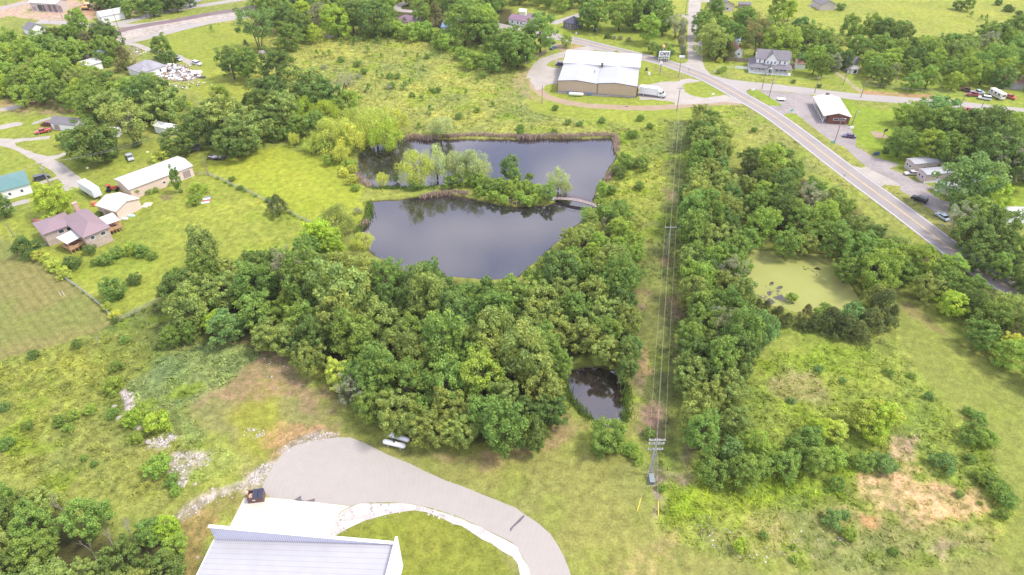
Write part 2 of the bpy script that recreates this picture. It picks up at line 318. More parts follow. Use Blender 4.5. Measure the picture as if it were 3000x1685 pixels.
def ground_color(X, Y):
    n = X.size; X = X.ravel(); Y = Y.ravel()
    n1 = fbm(X, Y, 14, 1); n2 = fbm(X, Y, 3.0, 2); n3 = fbm(X, Y, 40, 3); ne = fbm(X, Y, 5, 9)-.5; nf = fbm(X, Y, 1.1, 12, 2)
    col = np.tile(np.array(C_(170, 190, 84)), (n, 1)); ro = np.full(n, .4)
    for poly, c, fe, en, r, st in REGW:
        P = np.array(poly); mg = fe+en+2
        ix = np.where((X > P[:, 0].min()-mg) & (X < P[:, 0].max()+mg) & (Y > P[:, 1].min()-mg) & (Y < P[:, 1].max()+mg))[0]
        if not len(ix): continue
        d = sdf(X[ix], Y[ix], poly)+ne[ix]*2.2*en
        m = sst(-fe*.5, fe*.5, d)*st
        if r >= .35 and st < .95: m = m*(.55+.45*sst(.38, .62, nf[ix]*.6+n2[ix]*.4))   # worn patches break up into speckle
        col[ix] = col[ix]*(1-m[:, None])+c*m[:, None]; ro[ix] = ro[ix]*(1-m)+r*m
    col = col*(1+.30*ro[:, None])
    # species/dryness patches
    g = (n1-.5)[:, None]; k = (.22+ro)[:, None]
    col = col*(1+np.array([.55, .38, .2])*g*k*1.6)
    dry = sst(.56, .72, n3*.5+n2*.5)*(.25+.5*ro)
    col = col*(1-dry[:, None]*.45)+np.array(A(196, 182, 112))*dry[:, None]*.45
    dk = sst(.52, .70, fbm(X, Y, 6, 21))*ro
    col = col*(1-dk[:, None]*np.array([.17, .10, .12]))
    br = sst(.55, .72, fbm(X, Y, 8, 33))*(.2+ro)*.6
    col = col*(1-br[:, None])+np.array(A(176, 206, 60))*br[:, None]
    col = col*(1+(nf-.5)[:, None]*(.35+.7*ro[:, None]))
    # hay field with tractor rows
    d = sdf(X, Y, FIELDW)+ne*1.6; m = sst(-1, 1, d)
    tan = np.array(A(184, 178, 106)); grn = np.array(A(172, 180, 96)); q = sst(.4, .62, fbm(X, Y, 16, 44))[:, None]
    c = tan*(1-q)+grn*q
    a, b = U(PX('c1 300,380')[0]), U(PX('c1 450,600')[0]); dr = (b-a).normalized(); u = X*dr.y-Y*dr.x+fbm(X, Y, 9, 50)*.5
    row = .5+.5*np.sin(u*2*math.pi/2.0); row = row**3
    c = c*(1-.16*row[:, None])*(1+(nf-.5)[:, None]*.25)
    col = col*(1-m[:, None])+c*m[:, None]; ro = ro*(1-m)+.12*m
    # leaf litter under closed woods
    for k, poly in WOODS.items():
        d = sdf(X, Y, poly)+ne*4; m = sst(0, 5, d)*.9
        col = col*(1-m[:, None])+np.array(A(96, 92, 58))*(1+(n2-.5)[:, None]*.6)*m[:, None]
    return col, np.clip(ro, 0, 1)
def water_depth(X, Y):
    sh = X.shape; X = X.ravel(); Y = Y.ravel(); z = np.zeros(X.size); mud = np.zeros(X.size)
    for poly in (POND, POND2, POND3, POND4):
        P = np.array(poly); ix = np.where((X > P[:, 0].min()-6) & (X < P[:, 0].max()+6) & (Y > P[:, 1].min()-6) & (Y < P[:, 1].max()+6))[0]
        if not len(ix): continue
        d = sdf(X[ix], Y[ix], poly)+(fbm(X[ix], Y[ix], 3.5, 71)-.5)*2.0
        z[ix] = np.minimum(z[ix], -1.6*sst(-1.4, 2.6, d)); mud[ix] = np.maximum(mud[ix], sst(-.9, .1, d))
    return z, mud
# ---- mesh: one sheet, finer where the houses and fields are
def halfw(y): return .765*(CP*np.maximum(y, -40)+SP*CAM_H)
ys = [40.0]
while ys[-1] < 425: ys.append(ys[-1]+.24+max(0, ys[-1]-40)*.0023)
ys = np.concatenate([np.linspace(-400, 39, 26), ys, 425+np.geomspace(2, 1200, 34)])
ss = np.concatenate([-np.geomspace(1.08, 3.0, 20)[::-1], np.linspace(-1.06, 1.06, 760), np.geomspace(1.08, 3.0, 20)])
GX, GY = np.meshgrid(ss, ys); GX = GX*halfw(GY)
gz, gmud = water_depth(GX, GY)
gcol, gro = ground_color(GX, GY)
mudc = np.array(A(120, 100, 74)); wet = np.array(A(190, 168, 136))
gcol = gcol*(1-gmud[:, None])+mudc*gmud[:, None]*.6
nr, nc = GX.shape; V = np.stack([GX.ravel(), GY.ravel(), gz], 1)
ii = (np.arange(nr-1)[:, None]*nc+np.arange(nc-1)[None, :]).ravel()
Fq = np.stack([ii, ii+1, ii+nc+1, ii+nc], 1)
gm, t, b = nmat('ground_cover'); N = t.nodes.new; Lk = t.links.new
at = N('ShaderNodeAttribute'); at.attribute_name = 'Col'; ar = N('ShaderNodeAttribute'); ar.attribute_name = 'Rough'
co = N('ShaderNodeTexCoord')
na = N('ShaderNodeTexNoise'); na.inputs['Scale'].default_value = 2.2; na.inputs['Detail'].default_value = 7; na.inputs['Roughness'].default_value = .75
nb = N('ShaderNodeTexNoise'); nb.inputs['Scale'].default_value = .55; nb.inputs['Detail'].default_value = 6; nb.inputs['Roughness'].default_value = .7
Lk(co.outputs['Object'], na.inputs['Vector']); Lk(co.outputs['Object'], nb.inputs['Vector'])
ad = N('ShaderNodeMath'); ad.operation = 'ADD'; Lk(na.outputs['Fac'], ad.inputs[0]); Lk(nb.outputs['Fac'], ad.inputs[1])
sb = N('ShaderNodeMath'); sb.operation = 'SUBTRACT'; Lk(ad.outputs[0], sb.inputs[0]); sb.inputs[1].default_value = 1.0
am = N('ShaderNodeMapRange'); am.inputs['To Min'].default_value = 1.25; am.inputs['To Max'].default_value = 1.9; Lk(ar.outputs['Fac'], am.inputs['Value'])
ml = N('ShaderNodeMath'); ml.operation = 'MULTIPLY_ADD'; Lk(sb.outputs[0], ml.inputs[0]); Lk(am.outputs[0], ml.inputs[1]); ml.inputs[2].default_value = 1.0
vm = N('ShaderNodeVectorMath'); vm.operation = 'SCALE'; Lk(at.outputs['Color'], vm.inputs[0]); Lk(ml.outputs[0], vm.inputs['Scale'])
Lk(vm.outputs[0], b.inputs['Base Color']); b.inputs['Roughness'].default_value = .95; b.inputs['Specular IOR Level'].default_value = .15
bp = N('ShaderNodeBump'); bp.inputs['Distance'].default_value = .35; Lk(sb.outputs[0], bp.inputs['Height']); Lk(ar.outputs['Fac'], bp.inputs['Strength']); Lk(bp.outputs[0], b.inputs['Normal'])
me = fastmesh('ground', V, Fq, [gm], {'Col': np.clip(gcol, 0, .9), 'Rough': gro}, smooth=True)
tag(linkmesh('ground', me), kind='structure')

# ================================================================ WATER
def water_mat(name, body, ior, algae=None):
    m, t, b = nmat(name); N = t.nodes.new; Lk = t.links.new
    b.inputs['Base Color'].default_value = (*body, 1); b.inputs['Roughness'].default_value = .03; b.inputs['IOR'].default_value = ior
    b.inputs['Specular IOR Level'].default_value = .5
    co = N('ShaderNodeTexCoord'); n = N('ShaderNodeTexNoise'); n.inputs['Scale'].default_value = 1.6; n.inputs['Detail'].default_value = 4
    Lk(co.outputs['Object'], n.inputs['Vector'])
    bp = N('ShaderNodeBump'); bp.inputs['Strength'].default_value = .16; bp.inputs['Distance'].default_value = .06; Lk(n.outputs['Fac'], bp.inputs['Height']); Lk(bp.outputs[0], b.inputs['Normal'])
    if algae:
        col, thr, sc = algae
        n1 = N('ShaderNodeTexNoise'); n1.inputs['Scale'].default_value = sc; n1.inputs['Detail'].default_value = 8; n1.inputs['Roughness'].default_value = .65
        Lk(co.outputs['Object'], n1.inputs['Vector'])
        at = N('ShaderNodeAttribute'); at.attribute_name = 'Algae'
        su = N('ShaderNodeMath'); su.operation = 'ADD'; Lk(n1.outputs['Fac'], su.inputs[0]); Lk(at.outputs['Fac'], su.inputs[1])
        mr = N('ShaderNodeMapRange'); mr.inputs['From Min'].default_value = thr; mr.inputs['From Max'].default_value = thr+.05; Lk(su.outputs[0], mr.inputs['Value'])
        n2 = N('ShaderNodeTexNoise'); n2.inputs['Scale'].default_value = .12; n2.inputs['Detail'].default_value = 5; Lk(co.outputs['Object'], n2.inputs['Vector'])
        cr = N('ShaderNodeMix'); cr.data_type = 'RGBA'; cr.inputs[6].default_value = (*col, 1); cr.inputs[7].default_value = (col[0]*1.35, col[1]*1.25, col[2]*1.9, 1); Lk(n2.outputs['Fac'], cr.inputs[0])
        d = N('ShaderNodeBsdfDiffuse'); Lk(cr.outputs[2], d.inputs[0]); ms = N('ShaderNodeMixShader'); Lk(mr.outputs[0], ms.inputs[0])
        out = t.nodes['Material Output']; Lk(b.outputs[0], ms.inputs[1]); Lk(d.outputs[0], ms.inputs[2]); Lk(ms.outputs[0], out.inputs[0])
    return m
def water_sheet(name, poly, z, m, alg=None):
    """gridded sheet; the banks of the ground mesh cut its outline"""
    P = np.array(poly); x0, y0 = P.min(0)-4; x1, y1 = P.max(0)+4; s = 1.5
    xs = np.arange(x0, x1+s, s); yy = np.arange(y0, y1+s, s); X, Y = np.meshgrid(xs, yy)
    d = sdf(X.ravel(), Y.ravel(), poly); keep = d > -4.5
    nr, nc = X.shape; V = np.stack([X.ravel(), Y.ravel(), np.full(X.size, z)], 1)
    i = (np.arange(nr-1)[:, None]*nc+np.arange(nc-1)[None, :]).ravel(); F = np.stack([i, i+1, i+nc+1, i+nc], 1); F = F[keep[F].all(1)]
    a = alg(X.ravel(), Y.ravel()) if alg else np.zeros(X.size)
    me = fastmesh(name, V, F, [m], {'Algae': a}); return tag(linkmesh(name, me), kind='structure')
sc_ = UU('b2 1250,180')[0]
def pond_scum(X, Y):       # thin lily film in the north-west arm and the north-east corner
    q = UU('b3 940,160')[0]
    return (.17)*np.exp(-(((X-sc_.x)/13)**2+((Y-sc_.y)/9)**2))+.12*np.exp(-(((X-q.x)/4)**2+((Y-q.y)/12)**2))-.12
wm = water_mat('pond_water', (.020, .017, .018), 2.2, ((.11, .115, .035), .60, 1.1))
water_sheet('pond_water', POND, -.45, wm, pond_scum)
water_sheet('pond_water', POND2, -.45, water_mat('small_pond_water', (.022, .015, .013), 2.1, ((.12, .13, .07), .70, 1.3)), None)
pc = UU('f 1935,748')[0]; pc2 = UU('f 2060,790')[0]
def duckweed(X, Y):
    v = np.full(X.shape, .35)
    for q, rx, ry, k in ((pc, 9, 4, .38), (pc2, 16, 3.5, .22)):
        v = v-k*np.exp(-(((X-q.x)/rx)**2+((Y-q.y)/ry)**2))
    for s in ('b4 70,1290', 'b4 240,1380', 'b4 590,1250', 'b4 550,1240', 'b4 650,1370', 'b4 330,1250', 'b4 740,1265', 'c4 200,40'):
        q = UU(s)[0]; v = v-.16*np.exp(-(((X-q.x)/3.2)**2+((Y-q.y)/2.6)**2))
    return v
water_sheet('pond_water', POND3, -.35, water_mat('algae_pond_water', (.03, .028, .02), 1.6, (A(204, 212, 112), .50, .5)), duckweed)
water_sheet('pond_water', POND4, -.4, wm, pond_scum)

# ================================================================ ROADS, TRACKS, HARD STANDING (sheets a centimetre or so above each other)
HARD = []
def sheet(name, pts, z, m, jit=0.0, step=2.0, seed=0):
    if name not in ('rubble', 'rocky_track'): HARD.append([(p[0], p[1]) for p in pts])
    P = [Vector((p[0], p[1])) for p in pts]; out = []
    for i, a in enumerate(P):
        b = P[(i+1) % len(P)]; k = max(1, int((b-a).length/step))
        for j in range(k):
            q = a.lerp(b, j/k)
            if jit:
                q = q+Vector((float(vnoise(np.array([q.x*1.3]), np.array([q.y*1.3]), seed+3)[0])-.5, float(vnoise(np.array([q.x*1.3]), np.array([q.y*1.3]), seed+8)[0])-.5))*2*jit
            out.append(q)
    tri = tessellate_polygon([[Vector((q.x, q.y, 0)) for q in out]])
    mb = MB(); mb.v = [(q.x, q.y, z) for q in out]
    for t3 in tri:
        a, b, c = (out[k] for k in t3)
        if (b.x-a.x)*(c.y-a.y)-(b.y-a.y)*(c.x-a.x) < 0: t3 = t3[::-1]
        mb.f.append(tuple(t3)); mb.m.append(0)
    me = bpy.data.meshes.new(name); me.from_pydata(mb.v, [], mb.f); me.materials.append(m); me.update()
    return tag(linkmesh(name, me), kind='structure')
def smooth_line(pts, n=6):
    P = [Vector((p[0], p[1])) for p in pts]; out = []
    for i in range(len(P)-1):
        p0 = P[max(i-1, 0)]; p1 = P[i]; p2 = P[i+1]; p3 = P[min(i+2, len(P)-1)]
        for j in range(n):
            t = j/n; out.append(.5*((2*p1)+(p2-p0)*t+(2*p0-5*p1+4*p2-p3)*t*t+(3*p1-p0-3*p2+p3)*t**3))
    out.append(P[-1]); return out
def offset(line, d):
    out = []
    for i, p in enumerate(line):
        t = (line[min(i+1, len(line)-1)]-line[max(i-1, 0)]).normalized(); out.append(p+Vector((-t.y, t.x))*d)
    return out
def strip(name, line, w, z, m, off=0.0, dash=None, jit=0.0, seed=0):
    a = offset(line, off-w/2); b = offset(line, off+w/2)
    if w > 2: HARD.append([(q.x, q.y) for q in offset(line, off-w/2-.4)]+[(q.x, q.y) for q in offset(line, off+w/2+.4)][::-1])
    if jit:
        for L in (a, b):
            for i, q in enumerate(L):
                L[i] = q+Vector((float(vnoise(np.array([q.x*.7]), np.array([q.y*.7]), seed+3)[0])-.5, float(vnoise(np.array([q.x*.7]), np.array([q.y*.7]), seed+8)[0])-.5))*2*jit
    V = [(q.x, q.y, z) for q in a]+[(q.x, q.y, z) for q in b]; n = len(a)
    F = [(i, i+1, n+i+1, n+i) for i in range(n-1) if not dash or (i // dash) % 2 == 0]
    me = bpy.data.meshes.new(name); me.from_pydata(V, [], F); me.materials.append(m); me.update()
    return tag(linkmesh(name, me), kind='structure')
m_asph = mat('asphalt_old', A(214, 205, 200), .9, var=.10, scale=1.2, spec=.2)
m_lot = mat('turnaround_asphalt', A(236, 227, 216), .9, var=.05, scale=.6, spec=.2)
def tyre_arcs(m, cx, cy):
    t = m.node_tree; N = t.nodes.new; Lk = t.links.new; b = t.nodes['Principled BSDF']; src = b.inputs['Base Color'].links[0].from_socket
    co = N('ShaderNodeTexCoord'); mp = N('ShaderNodeMapping'); mp.inputs['Location'].default_value = (-cx, -cy, 0); Lk(co.outputs['Object'], mp.inputs[0])
    w = N('ShaderNodeTexWave'); w.wave_type = 'RINGS'; w.rings_direction = 'Z'; w.inputs['Scale'].default_value = .33; w.inputs['Distortion'].default_value = 9; w.inputs['Detail'].default_value = 6; w.inputs['Detail Scale'].default_value = .08; Lk(mp.outputs[0], w.inputs[0])
    n = N('ShaderNodeTexNoise'); n.inputs['Scale'].default_value = .12; n.inputs['Detail'].default_value = 4; Lk(co.outputs['Object'], n.inputs[0])
    mu = N('ShaderNodeMath'); mu.operation = 'MULTIPLY'; Lk(w.outputs['Fac'], mu.inputs[0]); Lk(n.outputs['Fac'], mu.inputs[1]); mr = N('ShaderNodeMapRange'); mr.inputs['To Min'].default_value = .985; mr.inputs['To Max'].default_value = 1.03; Lk(mu.outputs[0], mr.inputs[0])
    vm = N('ShaderNodeVectorMath'); vm.operation = 'SCALE'; Lk(src, vm.inputs[0]); Lk(mr.outputs[0], vm.inputs['Scale']); Lk(vm.outputs[0], b.inputs['Base Color'])
q_ = UU('d2 1330,620')[0]; tyre_arcs(m_lot, q_.x, q_.y)
m_side = mat('chip_seal', A(232, 223, 214), .9, var=.07, scale=.8, spec=.2)
m_grav = mat('pale_gravel', A(240, 230, 216), .95, var=.16, scale=1.6, spec=.2)
m_grav2 = mat('grey_gravel', A(216, 205, 200), .95, var=.24, scale=.9, spec=.2)
m_dirt = mat('dirt_track', A(226, 200, 166), .95, var=.14, scale=1.5, spec=.2)
m_conc = mat('concrete_pad', A(252, 246, 228, 1.25), .85, var=.04, scale=.4, spec=.3)
m_rock = mat('white_rock_bed', A(250, 240, 232, 1.2), .95, var=.30, scale=5.0, spec=.2)
m_rail = mat('rail_ballast', A(178, 156, 156), .95, var=.2, scale=1.5, spec=.2)
m_white = mat('road_paint_white', (.62, .62, .60), .7, var=.2, scale=2); m_yel = mat('road_paint_yellow', (.62, .44, .14), .7, var=.2, scale=2)
HWY = smooth_line([(v.x, v.y) for v in UU('f 1150,42 1255,66 1330,82 1385,90 a3 560,372 860,445 1100,505 1400,580 1700,682 1900,768 a4 0,962 200,1084 400,1226 b4 480,0 880,308 1400,690 1780,978 2110,1225 2400,1400 2572,1500 2800,1660')], 8)
strip('highway', HWY, 8.6, .030, m_asph)
for sgn in (-1, 1): strip('edge_line', HWY, .2, .045, m_white, off=sgn*3.75)
for sgn in (-1, 1): strip('centre_line', HWY, .14, .045, m_yel, off=sgn*.17)
EAST = smooth_line([(v.x, v.y) for v in UU('a4 -250,790 0,812 200,826 400,842 700,878 1000,912 1300,935 1700,965 2000,990 2300,1025 2572,1052 2900,1090')], 6)
strip('side_road', EAST, 7.4, .020, m_side)
sheet('side_road', W2('a3 1800,692 1880,708 2050,748 2300,778 2572,802 2572,862 2340,838 2240,835 2205,858 2225,895 2360,965 2150,905'), .024, m_side, .1)
NORTH = smooth_line([(v.x, v.y) for v in UU('a3 1725,-60 1722,0 1717,150 1717,300 1722,450 1725,540 1740,640 1760,700')], 6)
strip('gravel_road', NORTH, 7.0, .012, m_grav, jit=.3)
sheet('gravel_road', W2('a3 1560,602 1620,596 1668,580 1690,480 1755,450 1780,560 1820,650 1885,712 1830,700 1700,650'), .015, m_grav, .3)
strip('gravel_road', smooth_line([(v.x, v.y) for v in UU('a3 1750,15 1850,12 1950,25 2050,15')]), 4, .010, m_grav, jit=.3)
strip('gravel_road', smooth_line([(v.x, v.y) for v in UU('a3 1600,145 1640,155 1690,175')]), 4, .010, m_grav, jit=.3)
# warehouse lot
sheet('gravel_lot', W2('a3 1190,800 1250,800 1330,792 1420,772 1560,762 1690,742 1790,765 1640,785 1605,815 1625,865 1700,905 1800,925 1940,905 2020,892 2175,978 2000,960 1750,978 1540,988 1530,965 1350,940 1195,935'), .012, m_grav, .7)
sheet('gravel_lot', W2('a3 195,710 235,640 300,580 330,620 400,640 480,650 470,760 440,790 330,798 290,830 240,850 195,800 178,755'), .012, m_grav, .9)
LOOP = smooth_line([(v.x, v.y) for v in UU('a3 2140,968 1950,968 1750,985 1500,1006 1250,1018 900,1008 640,985 430,945 300,895 235,835 205,760 215,700 260,620 330,575 430,535 540,500 640,475 760,462 850,462')], 6)
strip('dirt_drive', LOOP, 4.6, .009, m_dirt, jit=.6)
strip('gravel_drive', smooth_line([(v.x, v.y) for v in UU('a3 200,740 225,660 300,575 430,530 560,490 640,470 780,455 880,462')], 6), 6.0, .014, m_grav, jit=.5)
strip('gravel_drive', smooth_line([(v.x, v.y) for v in UU('a3 600,480 500,475 440,440 440,420 500,412 570,415')], 6), 3.2, .011, m_dirt, jit=.4)
# motel lot and trailer park drive
sheet('gravel_lot', W2('a4 80,850 340,870 540,882 600,930 660,1110 930,1190 970,1260 990,1340 975,1380 820,1370 700,1290 560,1180 430,1072 330,1068 300,1090 200,1030 150,995 270,1000 290,990 250,960 160,905'), .010, m_grav2, .5)
sheet('gravel_lot', W2('a4 975,1380 1050,1447 b4 985,92 1050,125 1150,190 1340,240 1400,272 1310,300 1430,350 1500,400 1420,470 1300,400 1085,290 1000,210 870,90 760,-10 a4 820,1370'), .0125, m_grav2, .5)
sheet('gravel_lot', W2('b4 1420,470 1500,400 1650,450 1710,490 1650,510 1690,540 1800,600 1950,630 1980,660 1880,640 1850,690 1900,760 1870,830 1750,735 1640,650 1500,560 1400,500'), .0145, m_grav2, .5)
sheet('gravel_lot', W2('b4 920,268 1040,297 1085,290 1300,390 1420,470 1310,462 1230,465 1215,492 1080,392'), .016, m_grav, .5)
sheet('court', W2('a4 1115,1235 1230,1245 1308,1300 1180,1305'), .010, m_dirt, .2)
# homestead drives on the left
sheet('gravel_drive', W2('b1 -60,25 60,20 130,25 470,-5 470,25 200,45 140,60 150,90 300,150 450,185 560,170 610,145 640,160 560,205 500,215 600,270 740,370 770,400 870,425 860,450 760,475 640,515 560,490 540,470 590,430 540,400 400,450 270,500 270,485 400,420 540,370 460,300 300,215 150,130 -60,70'), .010, m_grav, .4)
sheet('concrete_drive', W2('b1 40,680 40,650 200,600 330,580 330,605 200,640'), .012, m_side, .1)
sheet('gravel_drive', W2('a1 0,1180 150,1150 215,1155 200,1180 0,1220'), .010, m_grav, .3)
sheet('gravel_drive', W2('a1 0,1020 170,980 210,1000 150,1030 0,1050'), .010, m_grav, .3)
sheet('concrete_drive', W2('a1 295,1160 470,1100 490,1115 320,1172'), .010, m_side, .2)
# top left: railway, frontage roads
strip('railway', smooth_line([(v.x, v.y) for v in UU('a1 330,452 640,392 830,350 1080,302 1300,252 1600,202 1950,138 2400,66 2800,0')], 6), 6.5, .018, m_rail, jit=.3)
strip('road', smooth_line([(v.x, v.y) for v in UU('a1 1110,405 1300,372 1600,300 1900,225 2200,172 2500,120')], 6), 6.5, .014, m_side, jit=.3)
strip('road', smooth_line([(v.x, v.y) for v in UU('a1 350,205 540,212 700,228 900,235 1100,222 1250,190 1500,120 1800,68 2100,22 2500,-40')], 6), 6.5, .016, m_side, jit=.2)
strip('road', smooth_line([(v.x, v.y) for v in UU('a1 1100,240 1250,240 1400,225 1600,195')], 6), 6, .013, m_side, jit=.2)
strip('road', smooth_line([(v.x, v.y) for v in UU('a1 -60,100 60,68 200,35 420,-15')], 6), 5, .013, m_side, jit=.2)
strip('gravel_drive', smooth_line([(v.x, v.y) for v in UU('a1 1200,410 1290,425 1400,468 1520,498 1640,520 1730,560 1810,600')], 6), 3.4, .011, m_grav, jit=.3)
strip('road', smooth_line([(v.x, v.y) for v in UU('a2 1500,110 1350,95 1330,60 1420,20 1440,-30')], 6), 5, .011, m_side, jit=.2)
strip('road', smooth_line([(v.x, v.y) for v in UU('a2 2260,240 2400,275 2480,290 2700,330')], 6), 6, .011, m_side, jit=.2)
strip('road', smooth_line([(v.x, v.y) for v in UU('a3 380,225 500,185 640,140 720,115')], 6), 5, .011, m_side, jit=.2)
strip('road', smooth_line([(v.x, v.y) for v in UU('a3 1000,20 1090,0 1200,-30')], 6), 5, .011, m_side, jit=.2)
strip('road', smooth_line([(v.x, v.y) for v in UU('a3 1040,58 1130,72 1190,82')], 6), 4, .011, m_side, jit=.2)
strip('gravel_drive', smooth_line([(v.x, v.y) for v in UU('a4 545,55 640,62 700,55')], 6), 4, .011, m_grav, jit=.2)
# foreground: asphalt turnaround, concrete pad, rock bed, rocky track
sheet('turnaround', W2('d2 690,640 745,530 810,410 900,290 1000,230 1170,185 1400,150 1530,150 1660,200 1780,260 1900,320 2100,400 2300,500 2440,560 2572,605 d3 40,815 120,875 250,960 360,1060 430,1160 490,1270 530,1370 555,1447 580,1700 200,1700 175,1447 160,1390 110,1290 50,1190 0,1135 d2 2572,905 2440,860 2300,815 2100,775 1900,760 1720,762 1620,775 1540,795 1250,762 1050,740 830,722 770,715'), .020, m_lot, .05)
sheet('concrete_pad', W2('d2 530,722 560,715 770,716 830,723 1050,742 1250,764 1535,798 1440,850 1390,960 1340,1090 1250,1300 300,1200 400,975'), .026, m_conc)
sheet('rock_bed', W2('d2 1538,800 1620,778 1720,766 1900,764 2100,779 2300,819 2440,864 2572,909 d3 0,1140 50,1195 110,1295 160,1395 178,1447 200,1600 80,1600 75,1447 45,1340 10,1280 d2 2572,985 2500,960 2400,905 2250,850 2130,832 2000,850 1850,890 1650,940 1500,1020 1400,1070 1345,1088 1392,960 1442,852'), .014, m_rock, .25)
m_dark = mat('wet_stain', A(150, 138, 142), .7, var=.1)
sheet('stain', W2('d2 1000,740 1070,700 1072,738 1110,748 1200,722 1195,758 1110,752 1040,748'), .032, m_dark, .1)
sheet('stain', W2('d3 -20,1010 60,930 110,880 125,888 80,940 20,1000 -10,1040'), .032, m_dark, .15)

def stones(polys, n, name, label, smin=.08, smax=.4):
    rng = np.random.default_rng(n); bv = np.array([(-1, -1, -.3), (1, -1, -.3), (1, 1, -.3), (-1, 1, -.3), (-.6, -.7, .8), (.7, -.5, .7), (.5, .7, .9), (-.7, .5, .7)])*.5
    bf = np.array([(4, 5, 6, 7), (0, 1, 5, 4), (1, 2, 6, 5), (2, 3, 7, 6), (3, 0, 4, 7)]); Vs, Fs, Cs = [], [], []; k = 0
    for s in polys:
        P = W2(s); A_ = np.array(P); a0, a1 = A_.min(0), A_.max(0); m = int(n/len(polys))
        X, Y = rng.uniform(a0[0], a1[0], m*3), rng.uniform(a0[1], a1[1], m*3); ok = (sdf(X, Y, P)+rng.normal(size=m*3)*.5 > 0) & (fbm(X, Y, 1.5, 61) > .42)
        for x, y in list(zip(X[ok], Y[ok]))[:m]:
            q = smin+(smax-smin)*rng.uniform()**3; an = rng.uniform(0, 6.28); R_ = np.array([[math.cos(an), -math.sin(an), 0], [math.sin(an), math.cos(an), 0], [0, 0, 1]])
            Vs.append((bv*q*rng.uniform(.6, 1.3, 3)) @ R_.T+np.array([x, y, .03])); Fs.append(bf+k); k += 8; Cs.append(np.repeat((np.array([.48, .44, .41])*rng.uniform(.5, 1.15))[None], 8, 0))
    me = fastmesh(name, np.concatenate(Vs), np.concatenate(Fs), [M_STONE], {'Col': np.concatenate(Cs)}); tag(linkmesh(name, me), label, 'stones', kind='stuff')
M_STONE, t, b = nmat('loose_stone'); a = t.nodes.new('ShaderNodeAttribute'); a.attribute_name = 'Col'; t.links.new(a.outputs['Color'], b.inputs['Base Color']); b.inputs['Roughness'].default_value = .9
stones(['d2 860,290 1000,210 1200,120 1370,100 1420,150 1170,185 1000,228 900,292', 'd1 1400,235 1500,150 1600,110 1650,160 1560,240', 'd1 1600,350 1680,300 1800,280 1990,280 1980,400 1800,450 1700,500 1630,480', 'c1 1140,1040 1180,1040 1260,1120 1240,1240 1180,1230', 'd1 1650,600 1740,530 1760,560 1700,620', 'd1 1560,930 1700,850 1880,740 2100,640 2320,560 2320,620 2050,740 1800,850 1640,960', 'd2 600,500 720,420 800,385 740,500 600,600',
        'd2 1440,852 1540,800 1720,766 2000,768 2300,820 2560,905 2560,975 2400,900 2130,832 1850,888 1500,1020 1345,1085 1392,960'], 3400, 'loose_stones', 'loose pale stones on the rubble bank and around the turnaround')
stones(['d3 1600,900 1900,900 2300,1100 2500,1300 2200,1340 1900,1200', 'd4 0,850 500,1000 900,1100 700,1300 100,1300', 'd2 540,60 720,60 720,140 600,160', 'c2 0,700 400,700 600,1000 200,1100'], 420, 'field_stones', 'small white stones scattered over the thin grass', .08, .35)
# ================================================================ VEGETATION
def leaf_mat():
    m, t, b = nmat('foliage'); N = t.nodes.new; Lk = t.links.new
    oi = N('ShaderNodeObjectInfo'); a = N('ShaderNodeAttribute'); a.attribute_name = 'Leaf'
    mr = N('ShaderNodeMapRange'); mr.inputs['To Min'].default_value = .5; mr.inputs['To Max'].default_value = 1.5; Lk(a.outputs['Fac'], mr.inputs['Value'])
    vm = N('ShaderNodeVectorMath'); vm.operation = 'SCALE'; Lk(oi.outputs['Color'], vm.inputs[0]); Lk(mr.outputs[0], vm.inputs['Scale'])
    a2 = N('ShaderNodeAttribute'); a2.attribute_name = 'Hue'
    mx = N('ShaderNodeMix'); mx.data_type = 'RGBA'; mx.blend_type = 'MULTIPLY'; mx.inputs[0].default_value = 1.0
    cr = N('ShaderNodeValToRGB'); e = cr.color_ramp.elements; e[0].color = (.86, .96, 1.08, 1); e[1].color = (1.12, 1.04, .90, 1); Lk(a2.outputs['Fac'], cr.inputs[0])
    Lk(vm.outputs[0], mx.inputs[6]); Lk(cr.outputs[0], mx.inputs[7])
    d = N('ShaderNodeBsdfDiffuse'); tr = N('ShaderNodeBsdfTranslucent'); ms = N('ShaderNodeMixShader'); ms.inputs[0].default_value = .38
    Lk(mx.outputs[2], d.inputs[0]); Lk(mx.outputs[2], tr.inputs[0]); Lk(d.outputs[0], ms.inputs[1]); Lk(tr.outputs[0], ms.inputs[2])
    Lk(ms.outputs[0], t.nodes['Material Output'].inputs[0]); return m
M_LEAF = leaf_mat(); M_BARK = mat('bark', (.11, .09, .07), .9, var=.3, scale=4, spec=.1, bump=.6); M_DEAD = mat('dead_wood', (.36, .32, .28), .9, var=.25, scale=5, spec=.1)
def rdir(n, rng, up=0.0):
    d = rng.normal(size=(n, 3)); d[:, 2] += up; return d/np.linalg.norm(d, axis=1)[:, None]
